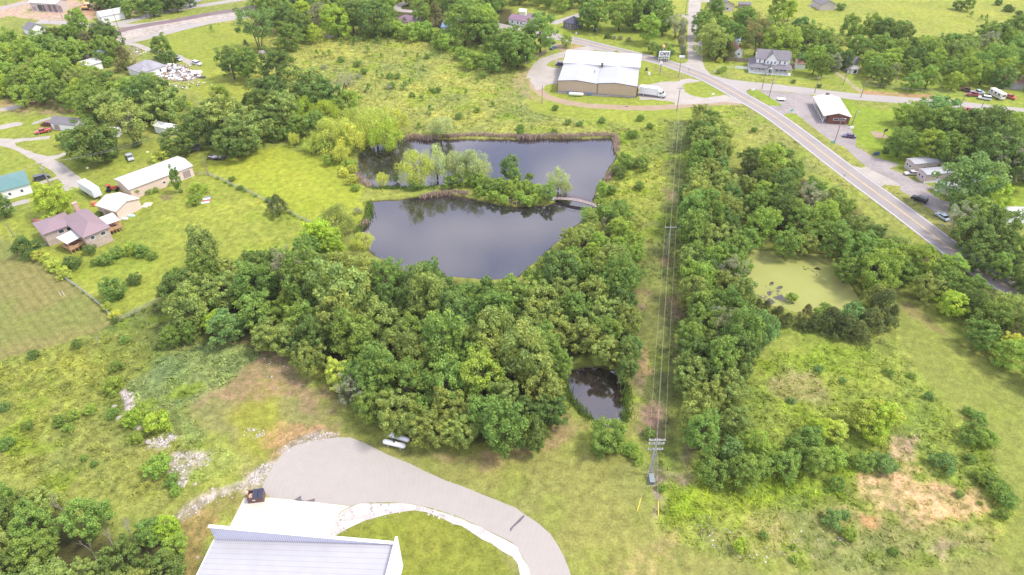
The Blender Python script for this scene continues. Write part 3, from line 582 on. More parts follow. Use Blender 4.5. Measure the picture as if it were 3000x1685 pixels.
def crown_mesh(name, seed, prof, ncl, clr, nleaf, leaf, droop=0.0, lobes=4, gap=0.0, flat=.75):
    """crown of unit radius 1 and height prof['h']; leaf sprays gathered into clumps on an uneven envelope"""
    rng = np.random.default_rng(seed); h = prof['h']; z0 = prof['z0']
    ph = rng.uniform(0, 6.28, 6); C = []
    while len(C) < ncl:
        k = ncl*3; d = rdir(k, rng, .25); az = np.arctan2(d[:, 1], d[:, 0]); el = d[:, 2]
        lob = 1+.16*np.sin(lobes*az+ph[0])+.12*np.sin((lobes-1)*az+ph[1]+3*el)+.12*np.sin(5*el+ph[2]+az)
        r = rng.uniform(.50, 1.0, k)**.55*lob; t = (el+1)/2
        if prof['kind'] == 'cone': rad = (1-t)**.75*1.15; P = np.stack([np.cos(az)*rad*r, np.sin(az)*rad*r, z0+(h-z0)*t], 1)
        elif prof['kind'] == 'vase': rad = np.sin(np.clip(t*.62+.14, 0, 1)*math.pi)**.7; P = np.stack([np.cos(az)*rad*r, np.sin(az)*rad*r, z0+(h-z0)*(.5+el*.5*r)], 1)
        else:
            xy = np.sqrt(1-el**2); P = np.stack([np.cos(az)*xy*r, np.sin(az)*xy*r, (z0+h)/2+(h-z0)/2*el*r], 1)
        keep = rng.uniform(size=k) > gap
        C += list(P[keep])
    C = np.array(C[:ncl]); cr = clr*rng.uniform(.65, 1.3, ncl); hue = rng.uniform(0, 1, ncl); br = rng.uniform(.25, .75, ncl)
    ci = rng.integers(0, ncl, nleaf); d = rdir(nleaf, rng, .35); rr = rng.uniform(.55, 1.05, nleaf)
    P = C[ci]+d*(cr[ci]*rr)[:, None]*np.array([1, 1, flat])
    if droop:
        P[:, 2] -= droop*rng.uniform(0, 1, nleaf)**2*np.linalg.norm(P[:, :2], axis=1)
    nrm = d+rng.normal(size=(nleaf, 3))*.55; nrm /= np.linalg.norm(nrm, axis=1)[:, None]
    ta = np.cross(nrm, rng.normal(size=(nleaf, 3))); ta /= np.linalg.norm(ta, axis=1)[:, None]+1e-9; tb = np.cross(nrm, ta)
    s = leaf*rng.uniform(.5, 1.25, nleaf)[:, None]
    V = np.stack([P-ta*s, P+tb*s*.62+nrm*s*.15, P+ta*s, P-tb*s*.62+nrm*s*.15], 1).reshape(-1, 3)
    V[:, 2] = np.maximum(V[:, 2], .01)
    F = np.arange(nleaf*4).reshape(-1, 4)
    lf = np.clip(br[ci]*.6+rng.uniform(0, .45, nleaf), 0, 1); hu = np.clip(hue[ci]*.75+rng.uniform(0, .25, nleaf), 0, 1)
    return fastmesh(name, V, F, [M_LEAF], {'Leaf': np.repeat(lf, 4), 'Hue': np.repeat(hu, 4)}), C
def trunk_mesh(name, seed, h, C, r=.05, multi=1, m=None, nb=7):
    rng = random.Random(seed); mb = MB()
    for k in range(multi):
        ox, oy = (rng.uniform(-.1, .1), rng.uniform(-.1, .1)) if multi > 1 else (0, 0)
        lean = Vector((ox*2.2, oy*2.2, 0)); p = [Vector((ox, oy, -.03)), Vector((ox, oy, h*.12))+lean*.2, Vector((0, 0, h*.38))+lean+Vector((ox, oy, 0)), Vector((rng.uniform(-.08, .08), rng.uniform(-.08, .08), h*.72))+lean*2]
        mb.tube(p, [r*1.35/multi**.5, r/multi**.5, r*.75/multi**.5, r*.25], 7)
        for j in range(nb):
            c = Vector(C[rng.randrange(len(C))]); t = rng.uniform(.25, .8); s = p[1].lerp(p[3], t); mid = s.lerp(c, .5)+Vector((0, 0, .06))
            mb.tube([s, mid, c], [r*.42, r*.26, r*.08], 5, cap=False)
    me_o = mb.build(name, m or M_BARK, smooth=True); me = me_o.data; bpy.data.objects.remove(me_o); return me
def dead_mesh(seed, levels=4, h=1.8, spread=.55):
    rng = random.Random(seed); mb = MB()
    def br(p, d, L, r, k):
        q = p+d*L; mid = p.lerp(q, .5)+Vector((rng.uniform(-1, 1), rng.uniform(-1, 1), 0))*L*.08
        mb.tube([p, mid, q], [r, r*.8, r*.55], 5 if k < 2 else 4, cap=False)
        if k >= levels: return
        for j in range(rng.choice((2, 3, 3))):
            a = rng.uniform(0, 6.28); nd = (d+Vector((math.cos(a), math.sin(a), rng.uniform(-.1, .5)))*spread*rng.uniform(.6, 1.3)).normalized()
            br(p.lerp(q, rng.uniform(.6, 1)), nd, L*rng.uniform(.55, .82), r*.55, k+1)
    br(Vector((0, 0, 0)), Vector((rng.uniform(-.1, .1), rng.uniform(-.1, .1), 1)).normalized(), h*.36, .045, 0)
    o = mb.build('bare_branches', M_DEAD, smooth=True); me = o.data; bpy.data.objects.remove(o); return me
SPEC = {}
def defspec(key, n, prof, ncl, clr, nleaf, leaf, **kw):
    tr = kw.pop('trunk', .05); multi = kw.pop('multi', 1); lst = []
    for i in range(n):
        me, C = crown_mesh('crown', hash((len(key), i, ncl)) % 9999+i*31+len(key)*7, prof, ncl, clr, nleaf, leaf, **kw)
        lst.append((me, trunk_mesh('trunk', i*5+ncl, prof['h'], C, tr, multi) if tr else None))
    SPEC[key] = (lst, prof)
#        key     variants  envelope (unit crown radius)            clumps clump-r leaves leaf
defspec('oak',    4, dict(kind='ball', h=2.05, z0=.25), 150, .17, 9500, .052, lobes=4)
defspec('round',  4, dict(kind='ball', h=2.25, z0=.18), 120, .19, 9000, .052, lobes=3)
defspec('tall',   4, dict(kind='ball', h=3.1, z0=.25), 120, .24, 9000, .064, lobes=3)
defspec('vase',   2, dict(kind='vase', h=2.3, z0=.75), 80, .22, 7000, .042, gap=.1, multi=3)
defspec('willow', 3, dict(kind='ball', h=1.9, z0=.25), 70, .26, 9500, .036, droop=.35, lobes=5, flat=1.0, multi=2)
defspec('airy',   3, dict(kind='ball', h=2.2, z0=.5), 60, .18, 3600, .036, gap=.25, multi=2)
defspec('cedar',  3, dict(kind='cone', h=3.0, z0=.06), 110, .20, 8000, .045, trunk=.06)
defspec('ecedar', 2, dict(kind='cone', h=2.1, z0=.05), 100, .24, 7000, .05, trunk=.06)
defspec('bush',   4, dict(kind='ball', h=1.5, z0=.02), 60, .26, 4200, .068, trunk=.05)
defspec('sap',    3, dict(kind='cone', h=2.3, z0=.03), 28, .30, 900, .11, trunk=0)
defspec('shrub',  3, dict(kind='ball', h=1.2, z0=.0), 22, .36, 1100, .10, trunk=0)
DEADM = [dead_mesh(s) for s in (3, 8, 15)]; BRUSHM = [dead_mesh(s, 5, 1.6, .9) for s in (5, 9)]
KIND = {'oak': ('oak_tree', 'tree'), 'round': ('leafy_tree', 'tree'), 'tall': ('tall_tree', 'tree'), 'vase': ('spreading_tree', 'tree'), 'willow': ('willow_tree', 'tree'),
        'airy': ('thin_tree', 'tree'), 'cedar': ('cedar_tree', 'tree'), 'ecedar': ('cedar_tree', 'tree'), 'bush': ('bush', 'bush'), 'sap': ('young_cedar', 'tree'), 'shrub': ('shrub', 'shrub'), 'dead': ('dead_tree', 'tree')}
# crown tints: base leaf colour (albedo) and the word that goes into the label
TINT = {'dark': ((.185, .270, .072), 'dark green'), 'olive': ((.335, .415, .110), 'olive green'), 'mid': ((.250, .370, .085), 'mid green'), 'fresh': ((.330, .460, .088), 'fresh green'),
        'bright': ((.420, .550, .080), 'bright green'), 'yellow': ((.550, .610, .120), 'yellow-green'), 'pale': ((.470, .560, .230), 'pale green'), 'blue': ((.225, .350, .105), 'bluish green'),
        'cedar': ((.180, .215, .070), 'dark olive'), 'rust': ((.245, .240, .095), 'rusty olive'), 'grey': ((.360, .390, .235), 'grey-green'), 'lime': ((.450, .600, .075), 'lime green')}
PLANTS = []
def plant(spec, base, rad, tint, hs=1.0, jit=.12, group=None):
    rng = random; nm, cat = KIND[spec]; col, word = TINT[tint]
    if spec == 'dead':
        o = linkmesh(nm, DEADM[rng.randrange(3)]); o.location = base; o.scale = (rad, rad, rad*1.1*hs); o.rotation_euler = (0, 0, rng.uniform(0, 6.28)); tag(o, cat=cat); h = 1.8*rad*hs
        PLANTS.append((o, nm, 'bare grey', rad, Vector(base)+Vector((0, 0, h*.6)), group)); return o
    lst, prof = SPEC[spec]; cm, tm = lst[rng.randrange(len(lst))]
    f = rng.uniform(1-jit, 1+jit); w = rng.uniform(-.04, .10); c = tuple(min(.9, v*f*(1+w*k)) for v, k in zip(col, (1, 0, -.6)))
    rz = rng.uniform(0, 6.28); sc = (rad*rng.uniform(.93, 1.07), rad*rng.uniform(.93, 1.07), rad*hs)
    if tm is None:
        o = linkmesh(nm, cm); o.location = base; o.rotation_euler = (0, 0, rz); o.scale = sc; o.color = (*c, 1); tag(o, cat=cat)
    else:
        o = empty(nm, base, rz); o.scale = sc; tag(o, cat=cat)
        k = linkmesh('crown', cm, o); k.color = (*c, 1); linkmesh('trunk', tm, o)
    PLANTS.append((o, nm, word, rad, Vector(base)+Vector((0, 0, prof['h']*.55*rad*hs)), group)); return o
def plant_px(spec, p, rpx, tint, hs=1.0, group=None, **kw):
    """p = where the crown's middle is seen; rpx = its radius there"""
    prof = SPEC[spec][1] if spec in SPEC else dict(h=1.8)
    rad = 3.0
    for _ in range(6):
        zc = prof['h']*.55*rad*hs; b = U(p, zc); rad = rpx/pxm(b)
    return plant(spec, (b.x, b.y, 0), rad, tint, hs, group=group, **kw)
OCC = []
def TL(s, group=None):
    """'oak dark 45 a1 950,380; ...' : kind, tint, crown radius in overview px, where (optional h=..)"""
    for it in s.split(';'):
        w = it.split()
        if not w: continue
        hs = 1.0
        if w[-1].startswith('h='): hs = float(w.pop()[2:])
        for q in PX(' '.join(w[3:])):
            o = plant_px(w[0], q, float(w[2])*random.uniform(.94, 1.06), w[1], hs, group); OCC.append((o.location.x, o.location.y, PLANTS[-1][3]))
# ---- trees one can tell apart
TL('''tall fresh 22 a1 735,200 h=.95; bush mid 22 a1 690,290 600,300; bush dark 24 a1 490,320 h=1.1; bush fresh 12 a1 290,380 380,370 230,360; dead olive 12 a1 460,190
 round dark 30 a1 960,330; ecedar rust 22 a1 880,370 h=1.1; round dark 30 a1 1030,380; oak mid 30 a1 1000,450; ecedar rust 22 a1 810,400 h=1.2; cedar rust 28 a1 1150,540 h=.75; round fresh 16 a1 880,440
 airy mid 16 a1 940,550; bush fresh 14 a1 1020,580 1190,610; round mid 28 a1 1520,450; bush dark 18 a1 1600,540; round dark 34 a1 2170,590; round mid 36 a1 2310,600; cedar cedar 12 a1 2320,450 h=1.3
 vase blue 44 a1 2400,250; sap mid 7 a1 1990,270; oak mid 36 a1 560,480 h=.8; oak fresh 34 a1 690,470 h=.8; round mid 36 a1 420,440; bush mid 16 a1 880,680'''
 .replace('\n', ';'))
TL('''oak dark 64 a1 850,1330 h=.85; oak dark 22 a1 640,1300 h=.8; airy olive 62 a1 1200,1130 h=.85; oak olive 46 a1 1080,1010; oak mid 40 a1 860,1000; airy olive 30 a1 1280,1250; round dark 34 a1 950,1380 h=.9
 oak dark 42 a1 1660,1330 h=.8; oak olive 56 a1 2130,1130 h=.95; oak dark 52 a1 1930,1180; oak olive 50 a1 2330,1220; oak dark 48 a1 2200,1330 h=.8; oak dark 54 a1 1420,930; oak olive 44 a1 1540,1000; round mid 36 a1 1300,880
 oak dark 46 a1 2450,1010; round dark 42 a2 190,640 h=1.0; oak dark 50 a2 150,900; oak olive 52 a2 500,830; oak dark 46 a2 600,900; airy grey 34 a2 820,830; oak olive 44 a2 230,1030; oak dark 40 a2 60,1150 h=.9
 round fresh 22 a1 2080,900; bush bright 11 a1 1760,980 1700,970 1690,1010'''.replace('\n', ';'))
TL('''willow bright 34 a2 450,1040; willow yellow 44 a2 720,1260; willow yellow 40 a2 880,1290; willow bright 36 a2 650,1060; willow yellow 36 a2 930,1140; willow yellow 46 a2 1130,1190; willow bright 40 a2 1220,1280; willow yellow 36 a2 1290,1130
 round fresh 30 a2 870,970 h=1.1; round mid 30 a2 560,1180; round mid 26 a2 380,1180; bush mid 22 a2 330,1240 200,1260; willow yellow 15 a2 360,1310 h=1.3; willow yellow 20 a2 520,1360; bush mid 18 a2 640,1330; willow pale 26 a2 1740,1190 h=1.0
 willow yellow 24 b2 790,160; bush fresh 17 b2 700,220 880,260; bush yellow 15 b2 910,300 830,330 900,400; bush fresh 11 b2 940,480'''.replace('\n', ';'))
# island between the ponds
TL('''willow yellow 38 b2 1490,290 h=1.25; bush mid 18 b2 1500,440; willow pale 32 b2 1700,240 h=1.55; willow pale 30 b2 1880,260 h=1.4; willow pale 34 b2 2020,270 h=1.3; willow pale 24 b2 2120,310 h=1.2; willow yellow 16 b2 1190,400; bush blue 8 b2 1320,400
 bush mid 20 b2 1840,420; bush fresh 24 b2 1960,380 2080,400; bush mid 22 b2 2180,450; tall blue 22 b2 2390,290; bush mid 24 b2 2290,460; bush fresh 24 b2 2420,480; tall blue 17 b3 30,380; bush fresh 20 b3 120,470
 bush mid 11 b3 165,375; bush fresh 18 b3 230,500; willow pale 26 b3 440,400 h=1.2; round mid 22 b3 340,520; willow pale 15 b3 510,480; bush fresh 15 b2 2100,520 2230,550 2340,590 2450,560 2540,600 b3 60,560 150,600 220,590
 tall fresh 14 b3 840,490 h=1.1; round fresh 15 b3 840,640; willow fresh 16 b3 700,720 h=1.0; bush mid 24 b3 1070,230; bush mid 20 b3 1220,250; bush dark 18 b3 1010,330; bush mid 13 b3 1200,460 930,500; dead grey 10 b3 470,530'''.replace('\n', ';'))
# open ground on the left, homestead
TL('''round bright 44 b1 480,600 h=.95; bush dark 30 b1 230,1050 h=1.1; bush mid 29 c1 1060,80 h=1.1; bush dark 18 b1 1260,1340; ecedar cedar 26 b2 200,640; bush yellow 24 b1 1510,180 h=.9; bush bright 20 b1 1860,500; bush fresh 17 b1 1840,590
 tall mid 12 b1 1648,400 h=2.1; bush lime 9 b1 1590,430; tall fresh 10 b1 1275,510 h=.9; bush fresh 8 b1 1400,520 1470,500; bush dark 15 b1 840,1060; bush mid 13 b1 900,1180; bush mid 17 b1 1000,1150; bush mid 18 b1 1100,1090; bush fresh 21 b1 1230,1050; bush mid 20 b1 1330,1070; bush mid 12 b1 1430,1120
 bush yellow 16 b1 370,1120 440,1160; bush yellow 18 b1 500,1210; bush bright 14 b1 570,1250; bush yellow 17 b1 590,1290; bush dark 20 b1 680,1180; bush dark 12 b1 620,1200; bush yellow 12 c1 1010,250; bush yellow 15 c1 1090,320
 bush mid 8 b1 2180,400 2270,480; bush mid 9 b1 2540,590; bush dark 9 b1 930,730; willow olive 44 b2 760,790; willow yellow 24 b2 1000,980; round lime 42 b2 600,950; round bright 34 b2 700,1010; bush grey 10 b2 950,700; round dark 26 b1 0,660
 bush dark 10 b1 1280,75; round dark 16 b1 1050,130'''.replace('\n', ';'))
# lower left and clearing
TL('''bush bright 27 c1 1250,1310; bush bright 31 c1 1470,1340; bush fresh 16 d1 1280,150; bush fresh 34 d1 1480,430; bush mid 20 d1 1610,550; bush fresh 14 d1 1660,650; bush fresh 24 c1 1050,990; bush mid 14 c1 1060,1250
 bush mid 16 c1 1100,810; bush mid 13 c1 1170,560; bush blue 14 c1 30,1190; bush dark 14 c1 730,600 310,700; bush mid 16 c1 250,1370; bush fresh 15 c1 700,1270 850,1220; bush mid 16 c1 560,1330; bush fresh 12 c1 640,1390; bush mid 10 d1 880,400 790,340
 bush mid 17 d1 60,200; round lime 30 d1 1560,1000; dead grey 42 d1 1020,1100 h=2.0; dead grey 30 d1 560,790 h=1.9; dead grey 30 d1 1200,1060 h=2.2; dead grey 30 d1 820,1180 h=2.0; round mid 34 d1 1400,1050; round fresh 30 d1 1640,1180'''.replace('\n', ';'))
o = plant_px('dead', PX('c1 900,560')[0], 22, 'grey'); o = plant_px('dead', PX('c1 840,620')[0], 14, 'grey')
# right side
TL('''round mid 44 d3 900,130 h=1.0; bush mid 24 d3 830,230; bush fresh 22 d3 1010,220; bush fresh 18 d3 1130,260 1180,330; bush mid 15 d3 1290,110; bush fresh 12 d3 1410,620; round blue 44 c4 110,470 h=1.15; bush bright 20 d3 2160,1170
 round yellow 40 c4 1060,1270 h=1.0; round bright 42 c4 1190,1290; round yellow 32 c4 1320,1280; round bright 34 c4 1150,1400; round bright 30 d4 620,80; round yellow 30 d4 800,90; round mid 32 d4 560,170; round fresh 34 d3 2300,200; round fresh 28 d3 2380,290
 bush mid 20 d4 820,590 h=1.1; bush blue 24 d4 760,910; bush blue 14 d4 880,870; bush fresh 17 d4 930,1050 h=1.2; bush mid 27 d4 1070,370; bush blue 27 d4 1275,395; bush blue 27 d4 1830,385; bush mid 14 d4 2370,870; bush mid 10 d4 1965,680
 bush mid 12 d4 1350,1220; bush fresh 8 d4 410,1180; bush fresh 10 d4 410,1295; bush mid 11 d4 120,1065; bush fresh 9 d4 530,770; shrub mid 7 d4 800,1145 720,650 1740,500 2160,770; bush mid 13 d4 2070,345
 bush mid 24 d4 2120,80; bush fresh 28 d4 2200,150; bush mid 22 d4 2050,150; bush mid 22 d4 2250,560; bush mid 26 d4 2350,640; bush mid 26 d4 2430,740; bush fresh 20 d4 2180,500; shrub blue 12 c4 640,840 h=1.2; shrub blue 10 c4 380,1140 870,950
 shrub mid 13 c4 1300,860; shrub mid 12 c4 1520,900; bush blue 12 c4 1680,1090; bush mid 12 c4 2050,1230; bush mid 18 c4 2150,1300'''.replace('\n', ';'))
# row south of the algae pond (cedars and one blue shrub)
TL('''cedar cedar 17 c4 60,230 150,250 h=.8; ecedar cedar 22 c4 260,320; ecedar cedar 18 c4 350,370; cedar rust 18 c4 530,300 h=.9; ecedar cedar 18 c4 500,400; ecedar cedar 22 c4 600,400; ecedar cedar 34 c4 760,360 h=.9; ecedar cedar 34 c4 900,420 h=.9; bush blue 34 c4 960,330 h=1.2
 ecedar cedar 38 c4 1130,380 h=.9; ecedar cedar 34 c4 1020,470 h=.8; ecedar cedar 42 c4 1260,230 h=1.1; ecedar olive 36 c4 1180,160; cedar cedar 22 c4 1330,330; bush fresh 14 c4 390,160 640,300; bush mid 13 c4 700,250'''.replace('\n', ';'))
# woods' conspicuous members
TL('''round lime 22 c2 1720,900 h=1.3; round yellow 20 c2 1790,960; round yellow 34 c2 770,870 h=1.1; tall blue 30 c2 1970,450; willow yellow 24 c2 1240,880; cedar olive 18 c3 610,480; oak olive 42 c3 880,330; tall dark 30 c3 1080,700; round blue 32 c3 1110,640; tall dark 24 c3 1080,850
 round mid 24 c1 1780,490 h=1.1; round bright 26 c1 1990,400 h=1.0; round lime 10 c1 2250,450; bush mid 26 c1 1630,500; round mid 26 c1 1600,540; oak dark 52 c1 1700,100; oak olive 46 c1 1900,110; oak olive 46 c1 2130,120
 tall oak 0 f'''.rsplit('\n', 1)[0].replace('\n', ';'))
# north of the village green, warehouse, roads
TL('''round bright 38 a2 750,190 h=.95; round bright 20 a2 540,310 h=1.1; round mid 27 a2 320,340; round mid 16 a2 230,420; oak dark 36 a2 390,240; oak dark 34 a2 270,170; round mid 36 a2 110,70; airy grey 26 a2 590,130; round bright 24 a2 430,110
 oak mid 26 a3 140,330 h=1.0; round mid 38 a3 270,300 h=1.1; oak mid 40 a3 50,460; round dark 28 a3 130,420; round fresh 14 a3 510,370 h=1.1; round mid 34 a3 790,130 h=1.0; oak mid 28 a3 720,160; round mid 32 a3 1020,130; round dark 24 a3 1150,180; round fresh 32 a3 1300,270 h=1.05
 tall mid 24 a3 1430,200 h=.8; airy grey 26 a3 1560,230; bush dark 24 a3 1440,480; tall olive 14 a3 1325,440 h=.7; oak mid 36 a3 1280,110; oak dark 30 a3 1250,60; round mid 30 a3 1400,90; bush fresh 8 a3 985,500; bush yellow 8 a3 1955,565; bush fresh 8 a3 1960,670 2000,650
 round olive 36 a3 1880,360 h=1.05; oak mid 30 a3 1810,230; oak olive 22 a3 1940,470; ecedar cedar 22 a3 2040,470; airy rust 40 a3 2330,330 h=1.0; round fresh 32 a3 2500,400; round mid 32 a3 2200,200; bush mid 16 a3 1820,140; round mid 22 a3 1920,90 h=1.2; bush mid 16 a3 1980,180
 round fresh 40 a4 330,400 h=.95; oak blue 30 a4 480,270; round mid 34 a4 520,370; round mid 26 a4 700,370; airy olive 30 a4 790,430; round fresh 24 a4 620,560 h=1.3; round mid 22 a4 690,620 h=1.2; round mid 25 a4 940,270 h=1.2; round mid 28 a4 1150,270 h=1.2; round dark 28 a4 1250,300 h=1.2
 oak mid 30 a4 1390,300; round dark 32 a4 1430,360; round mid 28 a4 1010,450; round dark 22 a4 890,560; round fresh 24 a4 260,80 h=1.4; tall bright 16 a4 370,90; bush blue 11 a4 850,60; bush dark 6 a4 400,765; bush dark 6 a4 645,805
 round fresh 27 a4 1470,1060 h=.95; round blue 52 a4 1770,1060 h=.7; round mid 44 a4 1640,1190; round mid 46 a4 1850,1200; oak dark 62 a4 2190,1240; oak mid 46 a4 2460,1270; round mid 36 a4 1430,1330; round fresh 40 a4 1700,1370; bush dark 10 a4 1270,1410
 round blue 70 b4 2080,420 h=.95; round bright 44 b4 2280,560; oak mid 50 b4 2170,760; airy grey 40 b4 2000,800; oak dark 50 b4 2330,850; oak dark 44 b4 2100,930; bush bright 7 b4 1550,300; oak grey 56 b4 2480,240; oak dark 60 b4 2330,170; oak mid 44 b4 1900,130
 dead grey 34 a4 1400,690 h=.8; dead grey 26 a4 1740,700 h=.8; dead grey 22 b3 1990,410 h=.7; dead grey 20 b3 2240,400 h=.7'''.replace('\n', ';'))
# saplings and shrubs dotted over the meadow
TL('''sap mid 8 a2 990,300 1120,320 1020,350 1150,370 810,390 900,380 940,375 1360,355 1055,460 1525,535 1660,480 570,505 1225,300; sap mid 6 a2 1180,520 1250,390 690,490 640,510 1410,500 1575,635 1140,680 1190,710 1450,760; bush mid 9 a2 1260,715 1330,715 800,555 950,600 1015,670 1610,525
 sap blue 10 a2 1400,800 1065,825 1640,1030; bush mid 8 a2 1650,845 1710,845 1470,890 a3 640,1165 410,1015; sap mid 7 a2 1980,870 1560,920 2085,755 2230,975 1530,1180; bush mid 10 a2 2135,700; round mid 24 a2 2225,590 h=.9; bush mid 9 a2 1280,800 1915,1095 2080,1030 2490,1200 2490,1250
 bush mid 14 a3 1130,1260; bush mid 9 a3 80,1200 80,1250 1300,1185 850,1130 530,1150 400,1240 1210,1110; bush mid 13 a4 270,1390; bush mid 8 a4 30,1220; bush dark 13 b4 265,105; bush mid 12 b4 370,160; bush dark 13 b3 2520,110; shrub grey 8 a2 640,630 1250,820 960,720
 round mid 30 a2 2190,300; round fresh 34 a2 2140,200 ; bush fresh 26 a2 1820,400; bush fresh 24 a2 1720,380 2030,560; bush fresh 20 a2 2130,560 1950,500; bush mid 24 a2 2200,460; round mid 34 a2 2350,440; oak mid 40 a2 2470,470; oak mid 34 a2 2410,380
 oak mid 46 a2 1960,210 h=1.1; oak fresh 42 a2 2120,200; tall mid 22 a2 1560,130; cedar rust 24 a2 1690,130 h=.8; bush dark 14 a2 1415,200; bush fresh 24 a2 1160,250 1330,270 1250,240; bush fresh 26 a2 1580,280 1460,300; bush fresh 20 a2 1680,320 1760,340; oak dark 36 a2 900,150; oak dark 40 a2 1100,170; round mid 26 a2 1240,140
 sap mid 6 a4 2080,130 2170,165 2220,160; bush dark 14 a4 1960,50; round mid 15 a4 2060,40; bush dark 9 a4 2330,20; bush dark 10 a4 2420,75; bush dark 8 a4 2460,90; bush dark 10 a4 2530,130'''.replace('\n', ';'))
# ---- closed stands, filled tree by tree
def fill(poly, space, kinds, zc=8.0, rr=(3.6, 5.2), group=None, maxn=999, hs=(.9, 1.15), tries=9000, seed=1):
    """poly = outline of the canopy as seen; kinds = (spec, tint, weight)"""
    rnd = random.Random(seed); P = [(v.x, v.y) for v in UU(poly, zc)]; A_ = np.array(P); x0, y0 = A_.min(0); x1, y1 = A_.max(0); n = 0
    ws = [k[2] for k in kinds]; rn = np.random.default_rng(seed)
    XS, YS, RS = rn.uniform(x0, x1, tries), rn.uniform(y0, y1, tries), rn.uniform(*rr, tries); ok = sdf(XS, YS, P) >= RS*.45
    near = [q for q in OCC if x0-18 < q[0] < x1+18 and y0-18 < q[1] < y1+18]
    for x, y, r in zip(XS[ok].tolist(), YS[ok].tolist(), RS[ok].tolist()):
        if n >= maxn: break
        if any((x-a)**2+(y-b)**2 < (space*.5*(r+c)/((rr[0]+rr[1])/2))**2 for a, b, c in near): continue
        k = rnd.choices(kinds, ws)[0]; plant(k[0], (x, y, 0), r, k[1], rnd.uniform(*hs), group=group); OCC.append((x, y, r)); near.append((x, y, r)); n += 1
    return n
g = 'trees of the wood between the ponds and the turnaround'
WK = [('oak', 'olive', 5), ('oak', 'dark', 3), ('round', 'olive', 3), ('tall', 'olive', 2), ('round', 'mid', 3), ('tall', 'mid', 2), ('oak', 'mid', 3), ('round', 'fresh', 1), ('round', 'blue', .8), ('airy', 'grey', .3), ('dead', 'grey', .12)]
print('central', fill('f 408,720 425,665 520,625 640,640 700,622 760,590 850,650 960,672 1040,682 1130,690 1210,706 1290,708 1345,685 1400,665 1440,670 1500,640 1600,640 1615,760 1590,830 1600,910 1560,925 1500,860 1440,865 1415,940 1408,1035 1350,1092 1250,1108 1100,1108 1040,1094 960,1066 895,1036 865,980 805,945 780,910 705,860 640,820 540,826 430,805', 5.9, WK, 7.5, (3.3, 5.4), g, hs=(.95, 1.3)))
print('pondside', fill('f 1345,655 1400,610 1460,550 1500,510 1560,500 1605,540 1615,660 1590,720 1440,690 1370,690', 5.0, [('round', 'fresh', 3), ('oak', 'mid', 3), ('round', 'olive', 3), ('bush', 'mid', 2), ('dead', 'grey', .2)], 4.5, (2.2, 3.8), 'low trees on the bank east of the large pond'))
g = 'trees in the long row beside the power line'
print('hedgerow', fill('f 1745,300 1760,258 1800,262 1835,330 1850,430 1862,560 1882,700 1895,800 1880,900 1885,1000 1868,1080 1800,1100 1752,1085 1722,1000 1716,850 1722,700 1724,500 1734,380', 4.9, WK, 7.0, (3.1, 4.6), g, hs=(1.0, 1.35), seed=5))
fill('f 1738,320 1765,300 1830,340 1850,430 1866,560 1884,700 1898,800 1884,900 1888,1000 1872,1090 1800,1115 1745,1105 1716,1000 1710,850 1716,700 1716,500 1728,380', 4.4, [('bush', 'mid', 2), ('bush', 'fresh', 2)], 1.5, (1.3, 2.2), 'undergrowth bushes along the long tree row', maxn=45, seed=31)
g = 'trees of the wood between the algae pond and the highway'
MK = [('round', 'mid', 4), ('oak', 'mid', 3), ('round', 'fresh', 3), ('oak', 'olive', 3), ('round', 'dark', 2), ('tall', 'fresh', 1), ('airy', 'grey', .5), ('round', 'bright', .6), ('dead', 'grey', .2)]
print('middle', fill('f 1850,370 1920,385 2000,415 2090,455 2200,545 2190,600 2100,625 1960,610 1870,620 1860,540', 6.7, MK, 6.5, (3.2, 5.0), g, seed=6))
print('middle2', fill('f 2190,545 2260,595 2340,625 2420,640 2500,690 2600,780 2700,880 2700,960 2576,905 2480,850 2400,770 2330,725 2262,690 2180,760 2150,700 2110,640', 6.8, MK, 6.5, (3.2, 5.2), g, seed=7))
print('lowright', fill('f 1745,1100 1800,1085 1880,1080 1960,1110 2040,1090 2120,1110 2130,1180 2000,1190 1900,1210 1800,1220 1750,1190', 5.0, [('round', 'mid', 3), ('bush', 'fresh', 3), ('round', 'blue', 2), ('bush', 'mid', 2)], 4, (2.3, 3.8), 'low trees at the lower end of the long row', seed=8))
print('rightedge', fill('f 2440,760 2500,800 2600,840 2650,960 2576,915 2500,880', 5.0, [('round', 'yellow', 2), ('round', 'fresh', 2), ('bush', 'mid', 2)], 4, (2.3, 3.6), 'low trees along the mown path', seed=18))
print('corner', fill('f -80,1215 30,1205 120,1200 210,1250 250,1290 340,1310 430,1330 455,1390 445,1447 430,1560 -80,1560', 5.6, [('oak', 'olive', 3), ('oak', 'dark', 3), ('round', 'mid', 3), ('oak', 'mid', 2)], 7, (2.8, 4.6), 'trees of the lower left wood', seed=9))
print('leftband', fill('f -60,200 -60,110 30,90 90,120 180,160 280,190 390,200 430,230 450,300 380,300 300,290 240,270 120,235 60,250', 7.4, [('round', 'mid', 3), ('oak', 'mid', 2), ('round', 'fresh', 4), ('oak', 'olive', 2), ('tall', 'fresh', 2), ('round', 'bright', 2)], 6, (3.6, 5.4), 'trees of the wood west of the rubbish-strewn house', seed=10))
print('northband', fill('f 640,-30 900,-40 1300,-40 1500,-20 1660,-10 1650,20 1560,20 1470,5 1400,15 1330,-10 1270,0 1235,45 1170,55 1100,-5 990,-5 985,35 900,50 860,25 780,30 700,60 650,30', 9.0, [('round', 'mid', 3), ('oak', 'mid', 3), ('round', 'fresh', 4), ('round', 'bright', 1), ('oak', 'dark', 1), ('tall', 'fresh', 1)], 5, (3.8, 5.6), 'trees along the north edge of the village', seed=11))
